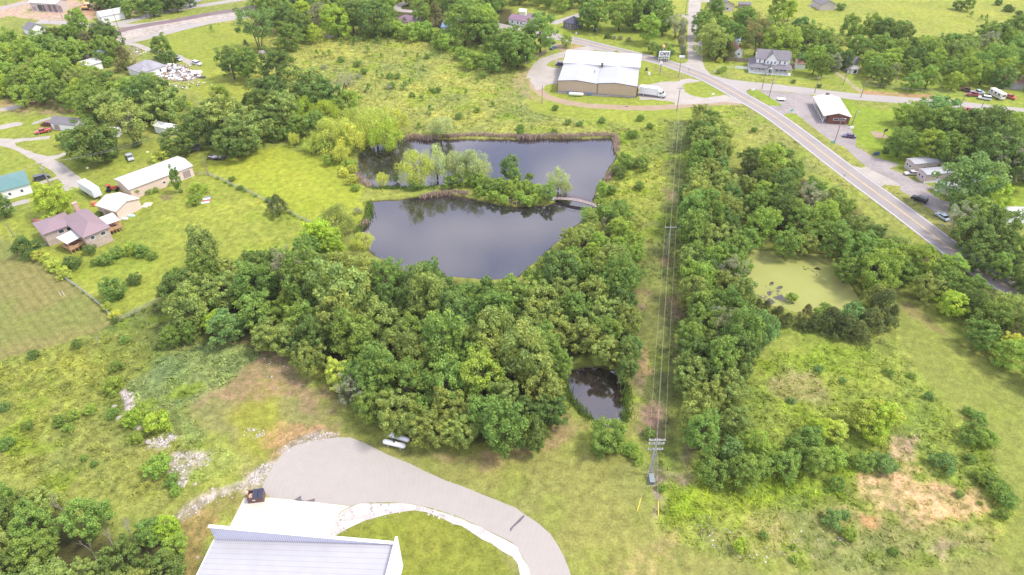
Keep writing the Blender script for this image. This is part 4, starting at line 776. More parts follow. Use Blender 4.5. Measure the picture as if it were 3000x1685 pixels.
print('topleft', fill('f 230,-40 420,-40 500,-10 420,20 350,30 240,15', 8, [('round', 'dark', 3), ('oak', 'dark', 3), ('round', 'mid', 2)], 5, (4, 6), 'dark trees behind the construction yard', seed=12))
print('northeast', fill('f 1760,60 1850,40 1960,70 2100,90 2110,160 2080,180 1990,130 1900,120 1840,130 1780,120', 7.4, [('round', 'mid', 3), ('oak', 'mid', 3), ('round', 'fresh', 3), ('oak', 'grey', 1), ('bush', 'blue', 1)], 5, (3.4, 5.0), 'trees behind the white porch house', seed=13))
print('eastband', fill('f 2180,130 2260,110 2320,100 2400,95 2440,90 2520,75 2640,70 2650,215 2576,205 2480,208 2390,205 2300,205 2210,190 2160,172', 8.0, [('round', 'mid', 4), ('oak', 'dark', 2), ('round', 'fresh', 3), ('oak', 'olive', 2), ('airy', 'grey', .6)], 5, (3.6, 5.6), 'trees along the east side of the village', seed=14))
print('trailers', fill('f 2275,325 2340,300 2400,298 2480,280 2600,310 2620,430 2540,440 2470,420 2400,390 2300,385 2260,360', 7.0, [('round', 'mid', 3), ('oak', 'dark', 3), ('round', 'fresh', 2)], 5.5, (3.6, 5.2), 'trees behind the mobile homes', seed=15))
print('trailers2', fill('f 2400,620 2440,560 2500,540 2576,590 2640,650 2640,740 2576,720 2500,660', 6.0, [('oak', 'dark', 3), ('round', 'dark', 2), ('round', 'mid', 2)], 5.5, (3.2, 4.8), 'trees beside the highway near the right edge', seed=16))
print('plants', len(PLANTS))
# ---- ground cover: tufts over the unmown ground
def tufts():
    rng = np.random.default_rng(5); n = 300000
    Y = 44+(rng.uniform(0, 1, n)**1.5)*330; X = rng.uniform(-1.08, 1.08, n)*halfw(Y)
    c, ro = ground_color(X, Y); z, mud = water_depth(X, Y)
    keep = (rng.uniform(size=n) < np.clip((ro-.35)*1.2, 0, 1)) & (mud < .05) & (fbm(X, Y, 4, 91)+rng.uniform(-.15, .15, n) > .38)
    for poly in list(WOODS.values()): keep &= sdf(X, Y, poly) < 2
    X, Y, c, ro = X[keep], Y[keep], c[keep], ro[keep]; keep = np.ones(len(X), bool)
    for poly in HARD:
        P = np.array(poly); ix = np.where((X > P[:, 0].min()-1) & (X < P[:, 0].max()+1) & (Y > P[:, 1].min()-1) & (Y < P[:, 1].max()+1))[0]
        if len(ix): keep[ix] &= sdf(X[ix], Y[ix], poly) < -.3
    X, Y, c, ro = X[keep], Y[keep], c[keep], ro[keep]; n = len(X); print('tufts', n)
    h = (.12+.30*rng.uniform(0, 1, n)**2)*(.6+ro*.7)*(1+(Y-44)/420); w = h*rng.uniform(.16, .42, n); V = []; cc = np.clip(c*rng.uniform(1.3, 2.2, n)[:, None], 0, .8)
    for k in range(3):
        a = rng.uniform(0, math.pi, n); dx, dy = np.cos(a)*w, np.sin(a)*w; lx, ly = rng.normal(size=n)*h*.8, rng.normal(size=n)*h*.8
        V.append(np.stack([np.stack([X-dx*.7, Y-dy*.7, X*0], 1), np.stack([X+dx*.7, Y+dy*.7, X*0], 1), np.stack([X+dx+lx, Y+dy+ly, h*rng.uniform(.7, 1, n)], 1), np.stack([X-dx+lx, Y-dy+ly, h], 1)], 1))
    V = np.concatenate(V).reshape(-1, 3); F = np.arange(len(V)).reshape(-1, 4); col = np.repeat(np.concatenate([cc, cc, cc]), 4, 0)
    me = fastmesh('rough_grass', V, F, [M_TUFT], {'Col': col}); tag(linkmesh('rough_grass', me), 'rough unmown grass and weeds over the open fields', 'grass', kind='stuff')
m, t, b = nmat('tuft'); M_TUFT = m; a = t.nodes.new('ShaderNodeAttribute'); a.attribute_name = 'Col'
d = t.nodes.new('ShaderNodeBsdfDiffuse'); tr = t.nodes.new('ShaderNodeBsdfTranslucent'); ms = t.nodes.new('ShaderNodeMixShader'); ms.inputs[0].default_value = .35
for q in (d, tr): t.links.new(a.outputs['Color'], q.inputs[0])
t.links.new(d.outputs[0], ms.inputs[1]); t.links.new(tr.outputs[0], ms.inputs[2]); t.links.new(ms.outputs[0], t.nodes['Material Output'].inputs[0])
tufts()
def reeds(lines, n, hgt, colr, name, label, cat, wid=.5):
    rng = np.random.default_rng(len(name)+n); segs = []
    for s in lines:
        P = [(v.x, v.y) for v in UU(s)]; segs += [(P[i], P[i+1]) for i in range(len(P)-1)]
    L = np.array([math.dist(a, b) for a, b in segs]); ix = rng.choice(len(segs), n, p=L/L.sum()); t = rng.uniform(size=n)
    S = np.array(segs); X = S[ix, 0, 0]*(1-t)+S[ix, 1, 0]*t+rng.normal(size=n)*wid; Y = S[ix, 0, 1]*(1-t)+S[ix, 1, 1]*t+rng.normal(size=n)*wid
    h = hgt*rng.uniform(.4, 1, n)*(.6+.6*fbm(X, Y, 3, 77)); a = rng.uniform(0, math.pi, n); w = .09; dx, dy = np.cos(a)*w, np.sin(a)*w; lx, ly = rng.normal(size=n)*h*.18, rng.normal(size=n)*h*.18
    V = np.stack([np.stack([X-dx, Y-dy, X*0-.4], 1), np.stack([X+dx, Y+dy, X*0-.4], 1), np.stack([X+dx+lx, Y+dy+ly, h], 1), np.stack([X-dx+lx, Y-dy+ly, h], 1)], 1).reshape(-1, 3)
    c = np.clip(np.array(colr)[rng.integers(0, len(colr), n)]*rng.uniform(1.3, 2.3, n)[:, None], 0, .85)
    me = fastmesh(name, V, np.arange(len(V)).reshape(-1, 4), [M_TUFT], {'Col': np.repeat(c, 4, 0)}); tag(linkmesh(name, me), label, cat, kind='stuff')
DRY = [A(214, 188, 168), A(200, 176, 150), A(226, 206, 190)]
reeds(['a2 1420,1298 1500,1285 1600,1310 1700,1290 1850,1290 2050,1275 2250,1285 2572,1290', 'a3 0,1290 150,1300 330,1285 480,1290 620,1285 800,1275 960,1280 985,1320 980,1420', 'b2 940,370 1000,430 1080,470'], 3600, 1.6, DRY, 'dry_reeds', 'dry tan reeds fringing the north shore of the upper pond', 'reeds', .55)
reeds(['b2 1560,570 1680,545 1800,535 1900,525 1990,545', 'b3 10,620 90,630', 'b2 2380,610 2500,630', 'b2 1000,850 1050,790', 'b3 890,420 970,300'], 1500, 1.3, DRY, 'dry_reeds', 'dry pinkish reeds on the causeway edge of the lower pond', 'reeds', .5)
reeds(['b2 1060,620 1070,700 1060,760 1000,830 940,920', 'b2 1080,490 1250,480 1440,490 1700,480', 'c3 480,930 520,1050 600,1180 760,1330', 'c3 1080,1000 1085,1200 1060,1330'], 2400, .8, [A(140, 170, 80), A(160, 184, 90), A(120, 150, 70)], 'bank_sedge', 'green sedge along the pond banks', 'sedge', .7)
# ================================================================ BUILDINGS
def panel(name, col, period=.9, ax=0, dark=.82, **k): return mat(name, col, k.pop('rough', .45), var=k.pop('var', .05), scale=.8, stripes=(ax, period, dark, .12), **k)
mw_white = mat('white_siding', (.78, .78, .76), .6, var=.06, scale=1.2, stripes=(2, .24, .90, .2))
mw_beige = panel('beige_steel_wall', (.50, .38, .28)); mw_pink = panel('pale_beige_steel_wall', (.66, .52, .44)); mw_conc = mat('weathered_concrete', (.38, .34, .32), .9, var=.25, scale=1.5, stripes=(0, .8, .72, .2))
mw_brick = mat('tan_brick', (.46, .37, .31), .85, var=.22, scale=9, stripes=(2, .22, .85, .2)); mw_red = mat('red_brick', (.20, .085, .06), .85, var=.35, scale=10, stripes=(2, .22, .8, .2))
mw_tan = mat('tan_siding', (.50, .44, .40), .7, var=.08, stripes=(2, .3, .88, .2)); mw_grey = mat('grey_siding', (.17, .15, .16), .8, var=.15, stripes=(2, .24, .85, .2))
mw_mobile = mat('greige_mobile_wall', (.50, .42, .38), .7, var=.1, stripes=(0, .6, .93, .15)); mw_old = mat('old_grey_boards', (.28, .27, .27), .9, var=.25, scale=3)
mr_white = panel('white_metal_roof', (.50, .49, .48), 1.2, 0, .93, rough=.4); mr_silver = panel('silver_metal_roof', (.345, .35, .365), 1.0, 0, .93, rough=.38)
mr_beige = panel('cream_metal_roof', (.52, .46, .41), 1.0, 0, .94); mr_shing = mat('grey_shingle_roof', (.165, .155, .165), .9, var=.14, scale=5, stripes=(1, .35, .88, .25))
mr_dark = mat('dark_shingle_roof', (.085, .085, .115), .85, var=.2, scale=5); mr_brown = panel('mauve_metal_roof', (.235, .165, .175), .7, 0, .93)
mr_teal = panel('teal_metal_roof', (.10, .205, .19), .8, 0, .9); mr_plum = panel('plum_metal_roof', (.20, .12, .16), .8, 0, .9); mr_rust = mat('rusted_tin_roof', (.27, .14, .11), .8, var=.45, scale=1.6, stripes=(0, .7, .8, .2))
mr_blue = panel('blue_metal_roof', (.14, .22, .34), .8, 0, .9); mr_orange = mat('orange_shingle_roof', (.30, .16, .12), .85, var=.2, scale=4)
m_glass = mat('window_glass', (.05, .06, .08), .12, var=.1, spec=.8); m_trim = mat('white_trim', (.80, .80, .79), .6, var=.04); m_dtrim = mat('dark_trim', (.10, .085, .08), .6, var=.1)
m_door = mat('roller_door', (.34, .26, .25), .6, var=.1, stripes=(2, .5, .8, .12)); m_wood = mat('raw_deck_wood', (.46, .29, .16), .8, var=.25, scale=6); m_stain = mat('red_stained_deck', (.30, .13, .07), .8, var=.25, scale=6)
m_fence = mat('grey_board_fence', (.28, .21, .19), .9, var=.2, scale=3, stripes=(0, .3, .75, .15)); m_pole = mat('pole_wood', (.25, .21, .18), .9, var=.25, scale=6); m_metal = mat('galvanised_metal', (.34, .34, .34), .6, metal=.1, var=.12)
m_wire = mat('aluminium_wire', (.34, .33, .28), .6, var=.05); m_black = mat('black_rubber', (.02, .02, .022), .8, var=.1)
def rect(s, z):
    """three eave corners as seen: front-left, front-right, one back corner -> origin, angle, width, depth"""
    a, b, c = UU(s, z); d = (b-a).normalized(); n = Vector((-d.y, d.x, 0)); return a, math.atan2(d.y, d.x), (b-a).length, (c-a).dot(n)
def win(parent, face, u, z, w, h, L, D, name='window', frame=None, proud=.06):
    """a framed window (or door) on wall F/B/L/R at u along it, sill height z"""
    f = MB(); p = MB(); t = .09
    def put(mb, a0, a1, z0, z1, d0, d1):
        if face == 'F': mb.box(a0, a1, -d1, -d0, z0, z1)
        elif face == 'B': mb.box(a0, a1, D+d0, D+d1, z0, z1)
        elif face == 'R': mb.box(L+d0, L+d1, a0, a1, z0, z1)
        else: mb.box(-d1, -d0, a0, a1, z0, z1)
    put(f, u, u+w, z, z+t, -.02, proud); put(f, u, u+w, z+h-t, z+h, -.02, proud); put(f, u, u+t, z+t, z+h-t, -.02, proud); put(f, u+w-t, u+w, z+t, z+h-t, -.02, proud)
    put(p, u+t, u+w-t, z+t, z+h-t, -.01, proud*.4)
    fo = f.build(name, frame or m_trim, parent)
    p.build('pane' if name == 'window' else 'leaf', m_glass if name in ('window', 'opening') else (m_door if name in ('garage_door', 'roller_door') else m_trim), fo); return fo
def gable_roof(mb, x0, x1, y0, y1, z, rise, axis, th=.16, oh=.35):
    """two slabs; axis = direction of the ridge"""
    if axis == 'x':
        ym = (y0+y1)/2; k = rise/(ym-y0); za = z-k*oh
        mb.prism([(y0-oh, za), (ym, z+rise), (y1+oh, za), (y1+oh, za+th), (ym, z+rise+th), (y0-oh, za+th)], 0, x0-oh, x1+oh)
    else:
        xm = (x0+x1)/2; k = rise/(xm-x0); za = z-k*oh
        i = len(mb.f); mb.prism([(x0-oh, za), (xm, z+rise), (x1+oh, za), (x1+oh, za+th), (xm, z+rise+th), (x0-oh, za+th)], 1, y0-oh, y1+oh)
def gable_walls(mb, x0, x1, y0, y1, z0, z, rise, axis):
    if axis == 'x': mb.prism([(y0, z0), (y1, z0), (y1, z), ((y0+y1)/2, z+rise), (y0, z)], 0, x0, x1)
    else: mb.prism([(x0, z0), (x1, z0), (x1, z), ((x0+x1)/2, z+rise), (x0, z)], 1, y0, y1)
def hip_roof(mb, x0, x1, y0, y1, z, rise, oh=.5, th=.15):
    X0, X1, Y0, Y1 = x0-oh, x1+oh, y0-oh, y1+oh; w, d = X1-X0, Y1-Y0
    if w >= d: r0, r1 = (X0+d/2, (Y0+Y1)/2), (X1-d/2, (Y0+Y1)/2)
    else: r0, r1 = ((X0+X1)/2, Y0+w/2), ((X0+X1)/2, Y1-w/2)
    A0, B0, C0, D0 = (X0, Y0, z), (X1, Y0, z), (X1, Y1, z), (X0, Y1, z); a, b, c, d_ = [(p[0], p[1], z+th) for p in (A0, B0, C0, D0)]
    R0, R1 = (*r0, z+rise+th), (*r1, z+rise+th)
    mb.face([A0, D0, C0, B0])
    for p, q, P_, Q_ in ((A0, B0, a, b), (B0, C0, b, c), (C0, D0, c, d_), (D0, A0, d_, a)): mb.face([p, q, Q_, P_])
    if w >= d: mb.face([a, b, R1, R0]); mb.face([b, c, R1]); mb.face([c, d_, R0, R1]); mb.face([d_, a, R0])
    else: mb.face([a, b, R0]); mb.face([b, c, R1, R0]); mb.face([c, d_, R1]); mb.face([d_, a, R0, R1])
def house(name, label, cat, s, z, wall, roof, kind='gable', axis='x', rise=1.6, wins=(), chimney=None, size=None, trim=None, oh=.35, group=None):
    o, a, L, D = rect(s, z)
    if size: L, D = size[0] or L, size[1] or D
    e = empty(name, (o.x, o.y, 0), a, label, cat, group); w = MB(); r = MB()
    if kind == 'hip': w.box(0, L, 0, D, 0, z); hip_roof(r, 0, L, 0, D, z, rise, oh)
    elif kind == 'flat': w.box(0, L, 0, D, 0, z); r.box(-.1, L+.1, -.1, D+.1, z, z+.18)
    else: gable_walls(w, 0, L, 0, D, 0, z, rise, axis); gable_roof(r, 0, L, 0, D, z+.01, rise, axis, oh=oh)
    w.build('wall', wall, e); ro = r.build('roof', roof, e)
    for t in wins:
        nm = t[5] if len(t) > 5 else 'window'; u = t[1]*(L if t[0] in 'FB' else D); win(e, t[0], u, t[2], t[3], t[4], L, D, nm)
    if chimney:
        c = MB(); c.box(L*chimney[0]-.4, L*chimney[0]+.4, D*chimney[1]-.4, D*chimney[1]+.4, z*.5, z+rise+1.0); c.box(L*chimney[0]-.5, L*chimney[0]+.5, D*chimney[1]-.5, D*chimney[1]+.5, z+rise+1.0, z+rise+1.15); c.build('chimney', mw_brick, ro)
    return e, L, D

# ---- big beige warehouse with silver roofs
def warehouse():
    o, a, L, D = rect('e5 150,1012 1148,1080 1268,728', 5.4); e = empty('warehouse', (o.x, o.y, 0), a, 'big beige steel warehouse with silver and white roofs beside the looping drive', 'warehouse')
    L1 = L*.505; fd = D*.56; zb = 1.0; z = 5.1; rs = .95
    w = MB()
    for x0, x1 in ((0, L1), (L1, L)): w.prism([(x0, zb), (x1, zb), (x1, z), (x0+(x1-x0)*.45, z+rs), (x0, z+.25)], 1, 0, fd)
    w.box(0, L, fd, D, zb, z+.2); w.build('wall', mw_beige, e)
    b = MB(); b.box(.12, L-.12, .12, D-.12, 0, zb); b.build('foundation', mw_conc, e)
    for x0, x1 in ((0, L1), (L1, L)):
        r = MB(); xm = x0+(x1-x0)*.45; t = .12
        r.prism([(x0-.1, z+.25), (xm, z+rs), (x1+.05, z), (x1+.05, z+t), (xm, z+rs+t), (x0-.1, z+.25+t)], 1, -.25, fd); r.build('roof', mr_silver, e)
        tr = MB(); tr.prism([(x0-.12, z+.05), (xm, z+rs-.2), (x1+.02, z-.2), (x1+.02, z), (xm, z+rs), (x0-.12, z+.25)], 1, -.18, -.06); tr.build('rake_trim', m_dtrim, e)
    r = MB(); r.prism([(fd, z+.45), (D+.2, z+1.6), (D+.2, z+1.75), (fd, z+1.12)], 0, -.4, L+.5); r.build('rear_roof', mr_white, e)
    w2 = MB(); w2.prism([(fd+.05, z), (D, z), (D, z+1.58), (fd+.05, z+.5)], 0, .02, L-.02); w2.build('rear_gable_wall', mw_beige, e)
    s = MB(); s.box(L1-.12, L1+.12, -.12, -.03, zb, z-.1); s.box(-.1, .06, -.12, -.03, zb, z); s.box(L-.06, L+.1, -.12, -.03, zb, z-.2); s.build('downpipe', m_dtrim, e)
    v = MB(); v.tube([(L1+.3, fd-.8, z), (L1+.3, fd-.8, z+2.0)], .45, 8); v.tube([(L1+.3, fd-.8, z+2.0), (L1+.3, fd-.8, z+2.3)], [.6, .5], 8); v.build('roof_vent', m_dtrim, e)
    v = MB(); v.tube([(L1*.86, fd*.62, z+.2), (L1*.86, fd*.62, z+1.3)], .22, 8); v.build('roof_vent', m_metal, e)
    for x in (.13, .385):
        v = MB(); v.box(L*x, L*x+1.7, -.9, -.05, .05, 1.25); v.box(L*x+.3, L*x+1.4, -.96, -.88, .25, 1.05); v.build('air_unit', mat('air_unit', (.16, .22, .30), .5), e)
    w3 = MB(); w3.box(-.3, L*.66, -.5, -.25, 0, .55); w3.build('retaining_kerb', mw_conc, e)
    d = MB(); d.box(L+.03, L+.5, .6, 4.6, .6, 4.2); d.build('dock_door', m_dtrim, e)
    for y in (.28, .45, .62, .8): win(e, 'R', D*y, 1.2, 1.6, 2.2, L, D, 'opening')
    return e, L, D, a, o
WH, whL, whD, whA, whO = warehouse()
# ---- white building at the bottom edge
def hall():
    tl, tr = U(PX('d2 215,980')[0], 8.4), U(PX('d2 1975,1140')[0], 8.4); d = (tr-tl); d.z = 0; L = d.length; a = math.atan2(d.y, d.x)
    e = empty('metal_hall', (tl.x, tl.y, 0), a, 'large white metal building with raised parapet at the bottom edge of the photo', 'building'); D = 34
    zl, zr = 4.6, 8.0
    w = MB(); w.prism([(0, 0), (L-.5, 0), (L-.5, zr-.1), (0, zl-.1)], 1, -D, -.3); w.build('wall', panel('white_steel_wall', (.76, .76, .80), .5), e)
    r = MB(); r.prism([(-.25, zl-.12), (L-.5, zr), (L-.5, zr+.12), (-.25, zl)], 1, -D, -.28); r.build('roof', mat('ribbed_white_roof', (.355, .35, .36), .4, var=.06, scale=.5, stripes=(1, .95, .80, .10)), e)
    p = MB(); p.prism([(-.15, 0), (L-.45, 0), (L-.45, 8.3), (-.15, 8.3)], 1, -.26, 0); p.build('parapet', mat('corrugated_parapet', (.60, .60, .67), .45, var=.05, stripes=(0, .42, .74, .42)), e)
    c = MB(); c.box(-.3, L-.42, -.42, .12, 8.303, 8.5); c.build('coping', m_trim, e)
    g = MB(); g.box(-.45, -.253, -D, -.28, zl-.35, zl-.05); g.build('gutter', m_trim, e)
    f = MB(); f.prism([(.6, 0), (-D, 0), (-D, 9.2), (.6, 9.2)], 0, L-.40, L-.02); f.build('facade', m_trim, e)
    for i in range(14):
        b = MB(); b.prism([(-2.2-i*.02, 8.55), (-2.4, 8.55), (-2.4, 8.6)], 0, L-.4, L-.39) if 0 else None
    lg = MB()      # dark emblem strokes high on the facade
    for pts in (((-6.2, 7.9), (-5.4, 7.3), (-5.7, 6.5), (-6.6, 6.9)), ((-6.9, 6.6), (-6.0, 6.2), (-6.5, 5.4), (-7.5, 5.9)), ((-7.8, 8.1), (-7.0, 7.6), (-7.5, 6.6), (-8.2, 7.3)), ((-8.6, 7.1), (-7.9, 6.4), (-8.3, 5.5), (-9.0, 6.2))): lg.prism(pts, 0, L-.02, L+.04)
    lg.build('emblem', m_dtrim, e)
    for i in range(3):
        h = MB(); h.box(4+i*9, 7+i*9, .02, .1, 0, 3.4); h.build('dock_door', m_trim, e)
    q = MB(); q.box(.6, 5.0, .1, 1.1, .03, .5); q.build('planter_curb', mat('mossy_concrete', (.30, .31, .24), .9), e)
hall()
# ---- brown-roofed brick house with two covered decks
def brick_house():
    o, a, L, D = rect('e3 430,1065 990,865 180,890', 4.4)
    e = empty('brick_house', (o.x, o.y, 0), a, 'tan brick house with mauve hipped roofs and two covered decks on the left side', 'house')
    w = MB(); w.box(0, L, 0, D, 0, 4.3); w.build('wall', mw_brick, e); r = MB(); hip_roof(r, 0, L, 0, D, 4.3, 1.7, .45); r.build('roof', mr_brown, e)
    o2, a2, L2, D2 = rect('e3 1195,1120 1650,935 880,740', 4.7)
    M = Matrix.Translation((o2.x-o.x, o2.y-o.y, 0)); M = Matrix.Rotation(-a, 4, 'Z') @ M @ Matrix.Rotation(a2, 4, 'Z')
    w = MB(); w.box(0, L2, 0, D2, 0, 4.6); w.v = [tuple(M @ Vector(v)) for v in w.v]; w.build('wall', mw_brick, e)
    r = MB(); hip_roof(r, 0, L2, 0, D2, 4.6, 2.1, .5); r.v = [tuple(M @ Vector(v)) for v in r.v]; r2 = r.build('roof', mr_brown, e)
    c = MB(); c.box(L2*.62, L2*.62+1.1, D2+.1, D2+.9, 0, 7.6); c.box(L2*.62-.1, L2*.62+1.2, D2, D2+1.0, 7.6, 7.8); c.v = [tuple(M @ Vector(v)) for v in c.v]; c.build('chimney', mat('pink_brick', (.48, .32, .27), .85, var=.2, scale=8), r2)
    for u, z, ww, h in ((.45, 2.7, 1.5, 1.2), (.72, 2.7, 1.3, 1.2), (.42, .5, .9, .9)): win(e, 'F', u*L, z, ww, h, L, D)
    for u, z, ww, h in ((.2, 2.9, 1.2, 1.2), (.62, 2.9, 1.4, 1.2)):
        f = win(e, 'F', u*L2, z, ww, h, L2, D2)
        for q in [f]+list(f.children):
            for v in q.data.vertices: v.co = M @ v.co
    for s, lab in (('e3 870,1240 1135,1110 720,1130', 'covered_deck'), ('e3 1610,885 1850,795 1455,785', 'covered_deck')):
        o3, a3, L3, D3 = rect(s, 3.6); M3 = Matrix.Rotation(-a, 4, 'Z') @ Matrix.Translation((o3.x-o.x, o3.y-o.y, 0)) @ Matrix.Rotation(a3, 4, 'Z')
        def P3(mb, nm, m, par): mb.v = [tuple(M3 @ Vector(v)) for v in mb.v]; return mb.build(nm, m, par)
        dk = MB(); dk.box(-.2, L3+.2, -.6, D3, 1.15, 1.3); dk = P3(dk, 'covered_deck', m_stain, e)
        t = MB(); t.prism([(-.3, 3.45), (D3, 3.85), (D3, 3.95), (-.3, 3.55)], 0, -.2, L3+.2); P3(t, 'canopy', mr_white, dk)
        for i in range(5):
            p = MB(); x = L3*i/4; p.box(x-.08, x+.08, -.55, -.39, 0, 3.45 if i in (0, 4) else 2.3); P3(p, 'post', m_wood, dk)
        rl = MB(); rl.box(-.1, L3+.1, -.6, -.5, 2.15, 2.3); rl.box(-.1, L3+.1, -.56, -.52, 1.4, 2.1); rl.box(-.2, -.1, -.6, D3*.7, 2.15, 2.3); rl.box(-.17, -.13, -.6, D3*.7, 1.4, 2.1); P3(rl, 'railing', m_wood, dk)
        for i in range(3):
            p = MB(); p.box(.5+i*1.3, 1.2+i*1.3, .2, .8, 1.3, 2.0); P3(p, 'deck_chair', m_black if i == 1 else m_wood, dk)
brick_house()
house('workshop', 'pale beige gabled metal workshop directly behind the brick house', 'workshop', 'e3 1795,640 2225,400 1390,545', 3.4, mw_pink, mr_beige, axis='y', rise=1.3, wins=[('L', .3, 0.1, 3.2, 2.6, 'garage_door')])
house('long_barn', 'long low beige metal barn with roller door at its right end, behind the workshop', 'barn', 'b1 1218,498 1805,278 1057,412', 3.7, mw_pink, mr_white, axis='x', rise=.9, wins=[('F', .82, 0.2, 2.8, 2.8, 'garage_door'), ('F', .49, 1.3, 1.0, .9), ('L', .45, 1.6, .7, .7)])
house('ranch_house', 'white house under a teal metal hip roof at the left edge', 'house', 'b1 0,520 272,448 -120,330', 3.2, mw_white, mr_teal, kind='hip', rise=2.0, size=(None, 11), wins=[('F', .62, 1.1, .9, 1.1), ('F', .2, 1.1, .9, 1.1)])
house('garage', 'white garage with grey roof behind the red pickup on the left', 'garage', 'a1 470,1155 700,1180 505,1092', 2.8, mw_white, mr_shing, rise=1.4, wins=[('F', .1, .1, 2.6, 2.2, 'garage_door')])
house('equipment_barn', 'wide white equipment barn with roller doors in the sandy yard at top left', 'barn', 'e4 545,45 1068,75 1300,8', 4.6, mw_tan, mr_white, rise=1.6, wins=[('F', .24, .2, 5, 3.6, 'opening'), ('F', .42, .2, 6, 3.8, 'roller_door'), ('F', .61, .2, 6, 3.8, 'roller_door'), ('F', .8, .2, 6, 3.8, 'roller_door'), ('F', .03, .2, 3, 2.4, 'roller_door')])
house('storage_building', 'long white storage building beside the road at top left', 'building', 'e4 1905,312 2325,232 1790,245', 3.4, mw_white, mr_white, rise=1.5, wins=[('L', .3, 1.0, 1.6, 1.4), ('L', .65, 0.1, 1.2, 2.1, 'door')])
house('cottage', 'small white house with grey shingle roof left of the conical fresh tree', 'house', 'e4 560,572 850,500 312,552', 2.9, mat('white_gable_wall', (.74, .75, .78), .7, var=.05), mr_shing, axis='y', rise=2.2, wins=[('R', .2, 1, .9, 1.2), ('F', .45, 1.0, .8, 1.1), ('L', .3, 1, .8, 1.1)])
house('shed', 'white flat-roofed shed among the trees at upper left', 'shed', 'e4 1640,1245 1905,1170 1470,1172', 3.0, mw_white, mr_white, rise=.7, wins=[('L', .4, .8, 1.0, 1.4), ('F', .75, .1, 1.2, 2.2, 'door')])
house('boat_shelter', 'low shelter with faded teal top behind the white shed', 'shelter', 'e4 1530,1040 1680,1010 1500,965', 1.9, mw_old, mr_teal, kind='flat')
house('carport', 'pale grey carport half hidden behind the white shed', 'carport', 'e4 1700,985 1950,1010 1670,930', 2.6, mw_old, mat('pale_blue_tin', (.52, .58, .66), .6), kind='flat')
house('run_down_house', 'run-down white house with grey pyramid roof surrounded by junk', 'house', 'a1 1335,690 1558,618 1268,672', 3.0, mw_white, mat('patched_grey_roof', (.27, .26, .28), .9, var=.3, scale=2), kind='hip', rise=3.0, wins=[('F', .2, 1, 1, 1.4), ('F', .7, 1, 1, 1.4)], size=(None, 11))
house('canvas_shelter', 'white canvas shelter half hidden behind the dark oaks at left', 'shelter', 'a1 1600,1215 1668,1180 1515,1145', 3.0, m_trim, m_trim, axis='y', rise=1.0)
house('bungalow', 'bungalow with plum metal roof behind the bushes north of the meadow', 'house', 'a2 1300,190 1510,225 1330,140', 2.8, mw_white, mr_plum, kind='hip', rise=2.2, wins=[('F', .75, .9, 1.2, 1.2)])
house('garden_shed', 'small house with bright blue roof between trees north of the meadow', 'house', 'a2 1745,255 1835,262 1770,205', 2.6, mat('pale_grey_wall', (.56, .58, .60), .7), mr_blue, rise=1.6)
house('bungalow', 'white bungalow with faded plum roof beside the highway top centre', 'house', 'a2 2380,175 2520,200 2375,125', 2.8, mw_white, mr_plum, rise=1.5, size=(17, 8), wins=[('F', .1, .9, 1.1, 1.3), ('F', .3, .9, 1.1, 1.3), ('F', .42, .9, 1.1, 1.3), ('R', .5, .9, 1, 1.3)])
house('annex', 'low annex with dark plum roof right of the white bungalow', 'shed', 'a3 140,160 228,165 150,130', 2.4, mw_white, mr_plum, rise=1.0)
house('garden_shed', 'tiny white arched shed among the trees at top centre', 'shed', 'a2 2480,105 2525,108 2485,80', 2.2, mw_white, m_trim, rise=.8, size=(3.6, 3))
house('dark_cottage', 'dark shingled cottage with white window trim beside the highway', 'house', 'a3 570,232 672,205 455,210', 3.0, mw_grey, mr_dark, kind='hip', rise=2.6, wins=[('F', .08, .8, 1.2, 1.5), ('F', .3, .8, 1.2, 1.5), ('F', .5, .8, 1.2, 1.5), ('F', .8, .8, 1.2, 1.5), ('L', .2, .8, 1.1, 1.5), ('L', .55, .8, 1.1, 1.5)])
house('tan_house', 'tan gabled house with small window at the top edge right of the gravel road', 'house', 'a3 1965,55 2095,45 1950,-10', 3.4, mw_tan, mr_shing, axis='y', rise=2.2, wins=[('F', .45, .9, 1.6, 1.4)])
house('tan_house', 'tan gabled house standing alone in the field at the top edge', 'house', 'a4 665,45 803,40 655,-8', 3.2, mw_tan, mr_shing, axis='y', rise=2.0)
house('side_shed', 'low brown shed right of the tan house at the top edge', 'shed', 'a3 2140,40 2250,45 2135,20', 2.2, mat('brown_boards', (.36, .27, .24), .9), mr_shing, rise=.7)
house('old_house', 'old white house with orange shingle roof behind the board fence', 'house', 'a3 2100,485 2175,485 2050,430', 3.0, mw_white, mr_orange, axis='y', rise=2.0, wins=[('F', .4, 1.2, 1, 1.1)])
house('back_house', 'pale blue-grey house almost hidden in trees behind the orange roof', 'house', 'a3 2060,390 2140,400 2080,350', 3.0, mw_white, mat('pale_blue_tin', (.52, .58, .66), .6), rise=1.4)
house('red_shed', 'red-roofed white shed right of the porch house', 'shed', 'a4 435,600 520,600 440,565', 2.6, mw_white, mr_rust, rise=1.3)
house('grey_barn', 'tall weathered grey barn among trees above the dirt drive', 'barn', 'a4 960,585 1035,570 925,545', 4.4, mw_old, mr_shing, axis='y', rise=1.8)
house('small_shed', 'small white shed with dark doorway below the grey barn', 'shed', 'a4 950,650 1015,650 955,625', 2.2, mw_white, mw_old, rise=.8, wins=[('F', .35, .1, 1.6, 1.7, 'opening')])
house('rusty_roof_house', 'long house with rusted red roof deep in the trees at right', 'house', 'a4 1965,610 2100,612 1955,570', 2.8, mw_old, mr_rust, rise=1.2)
house('rusty_barn', 'sprawling barn with rust-streaked tin roof at the right edge', 'barn', 'a4 2410,770 2590,780 2400,705', 3.2, mw_old, mr_rust, rise=1.2)
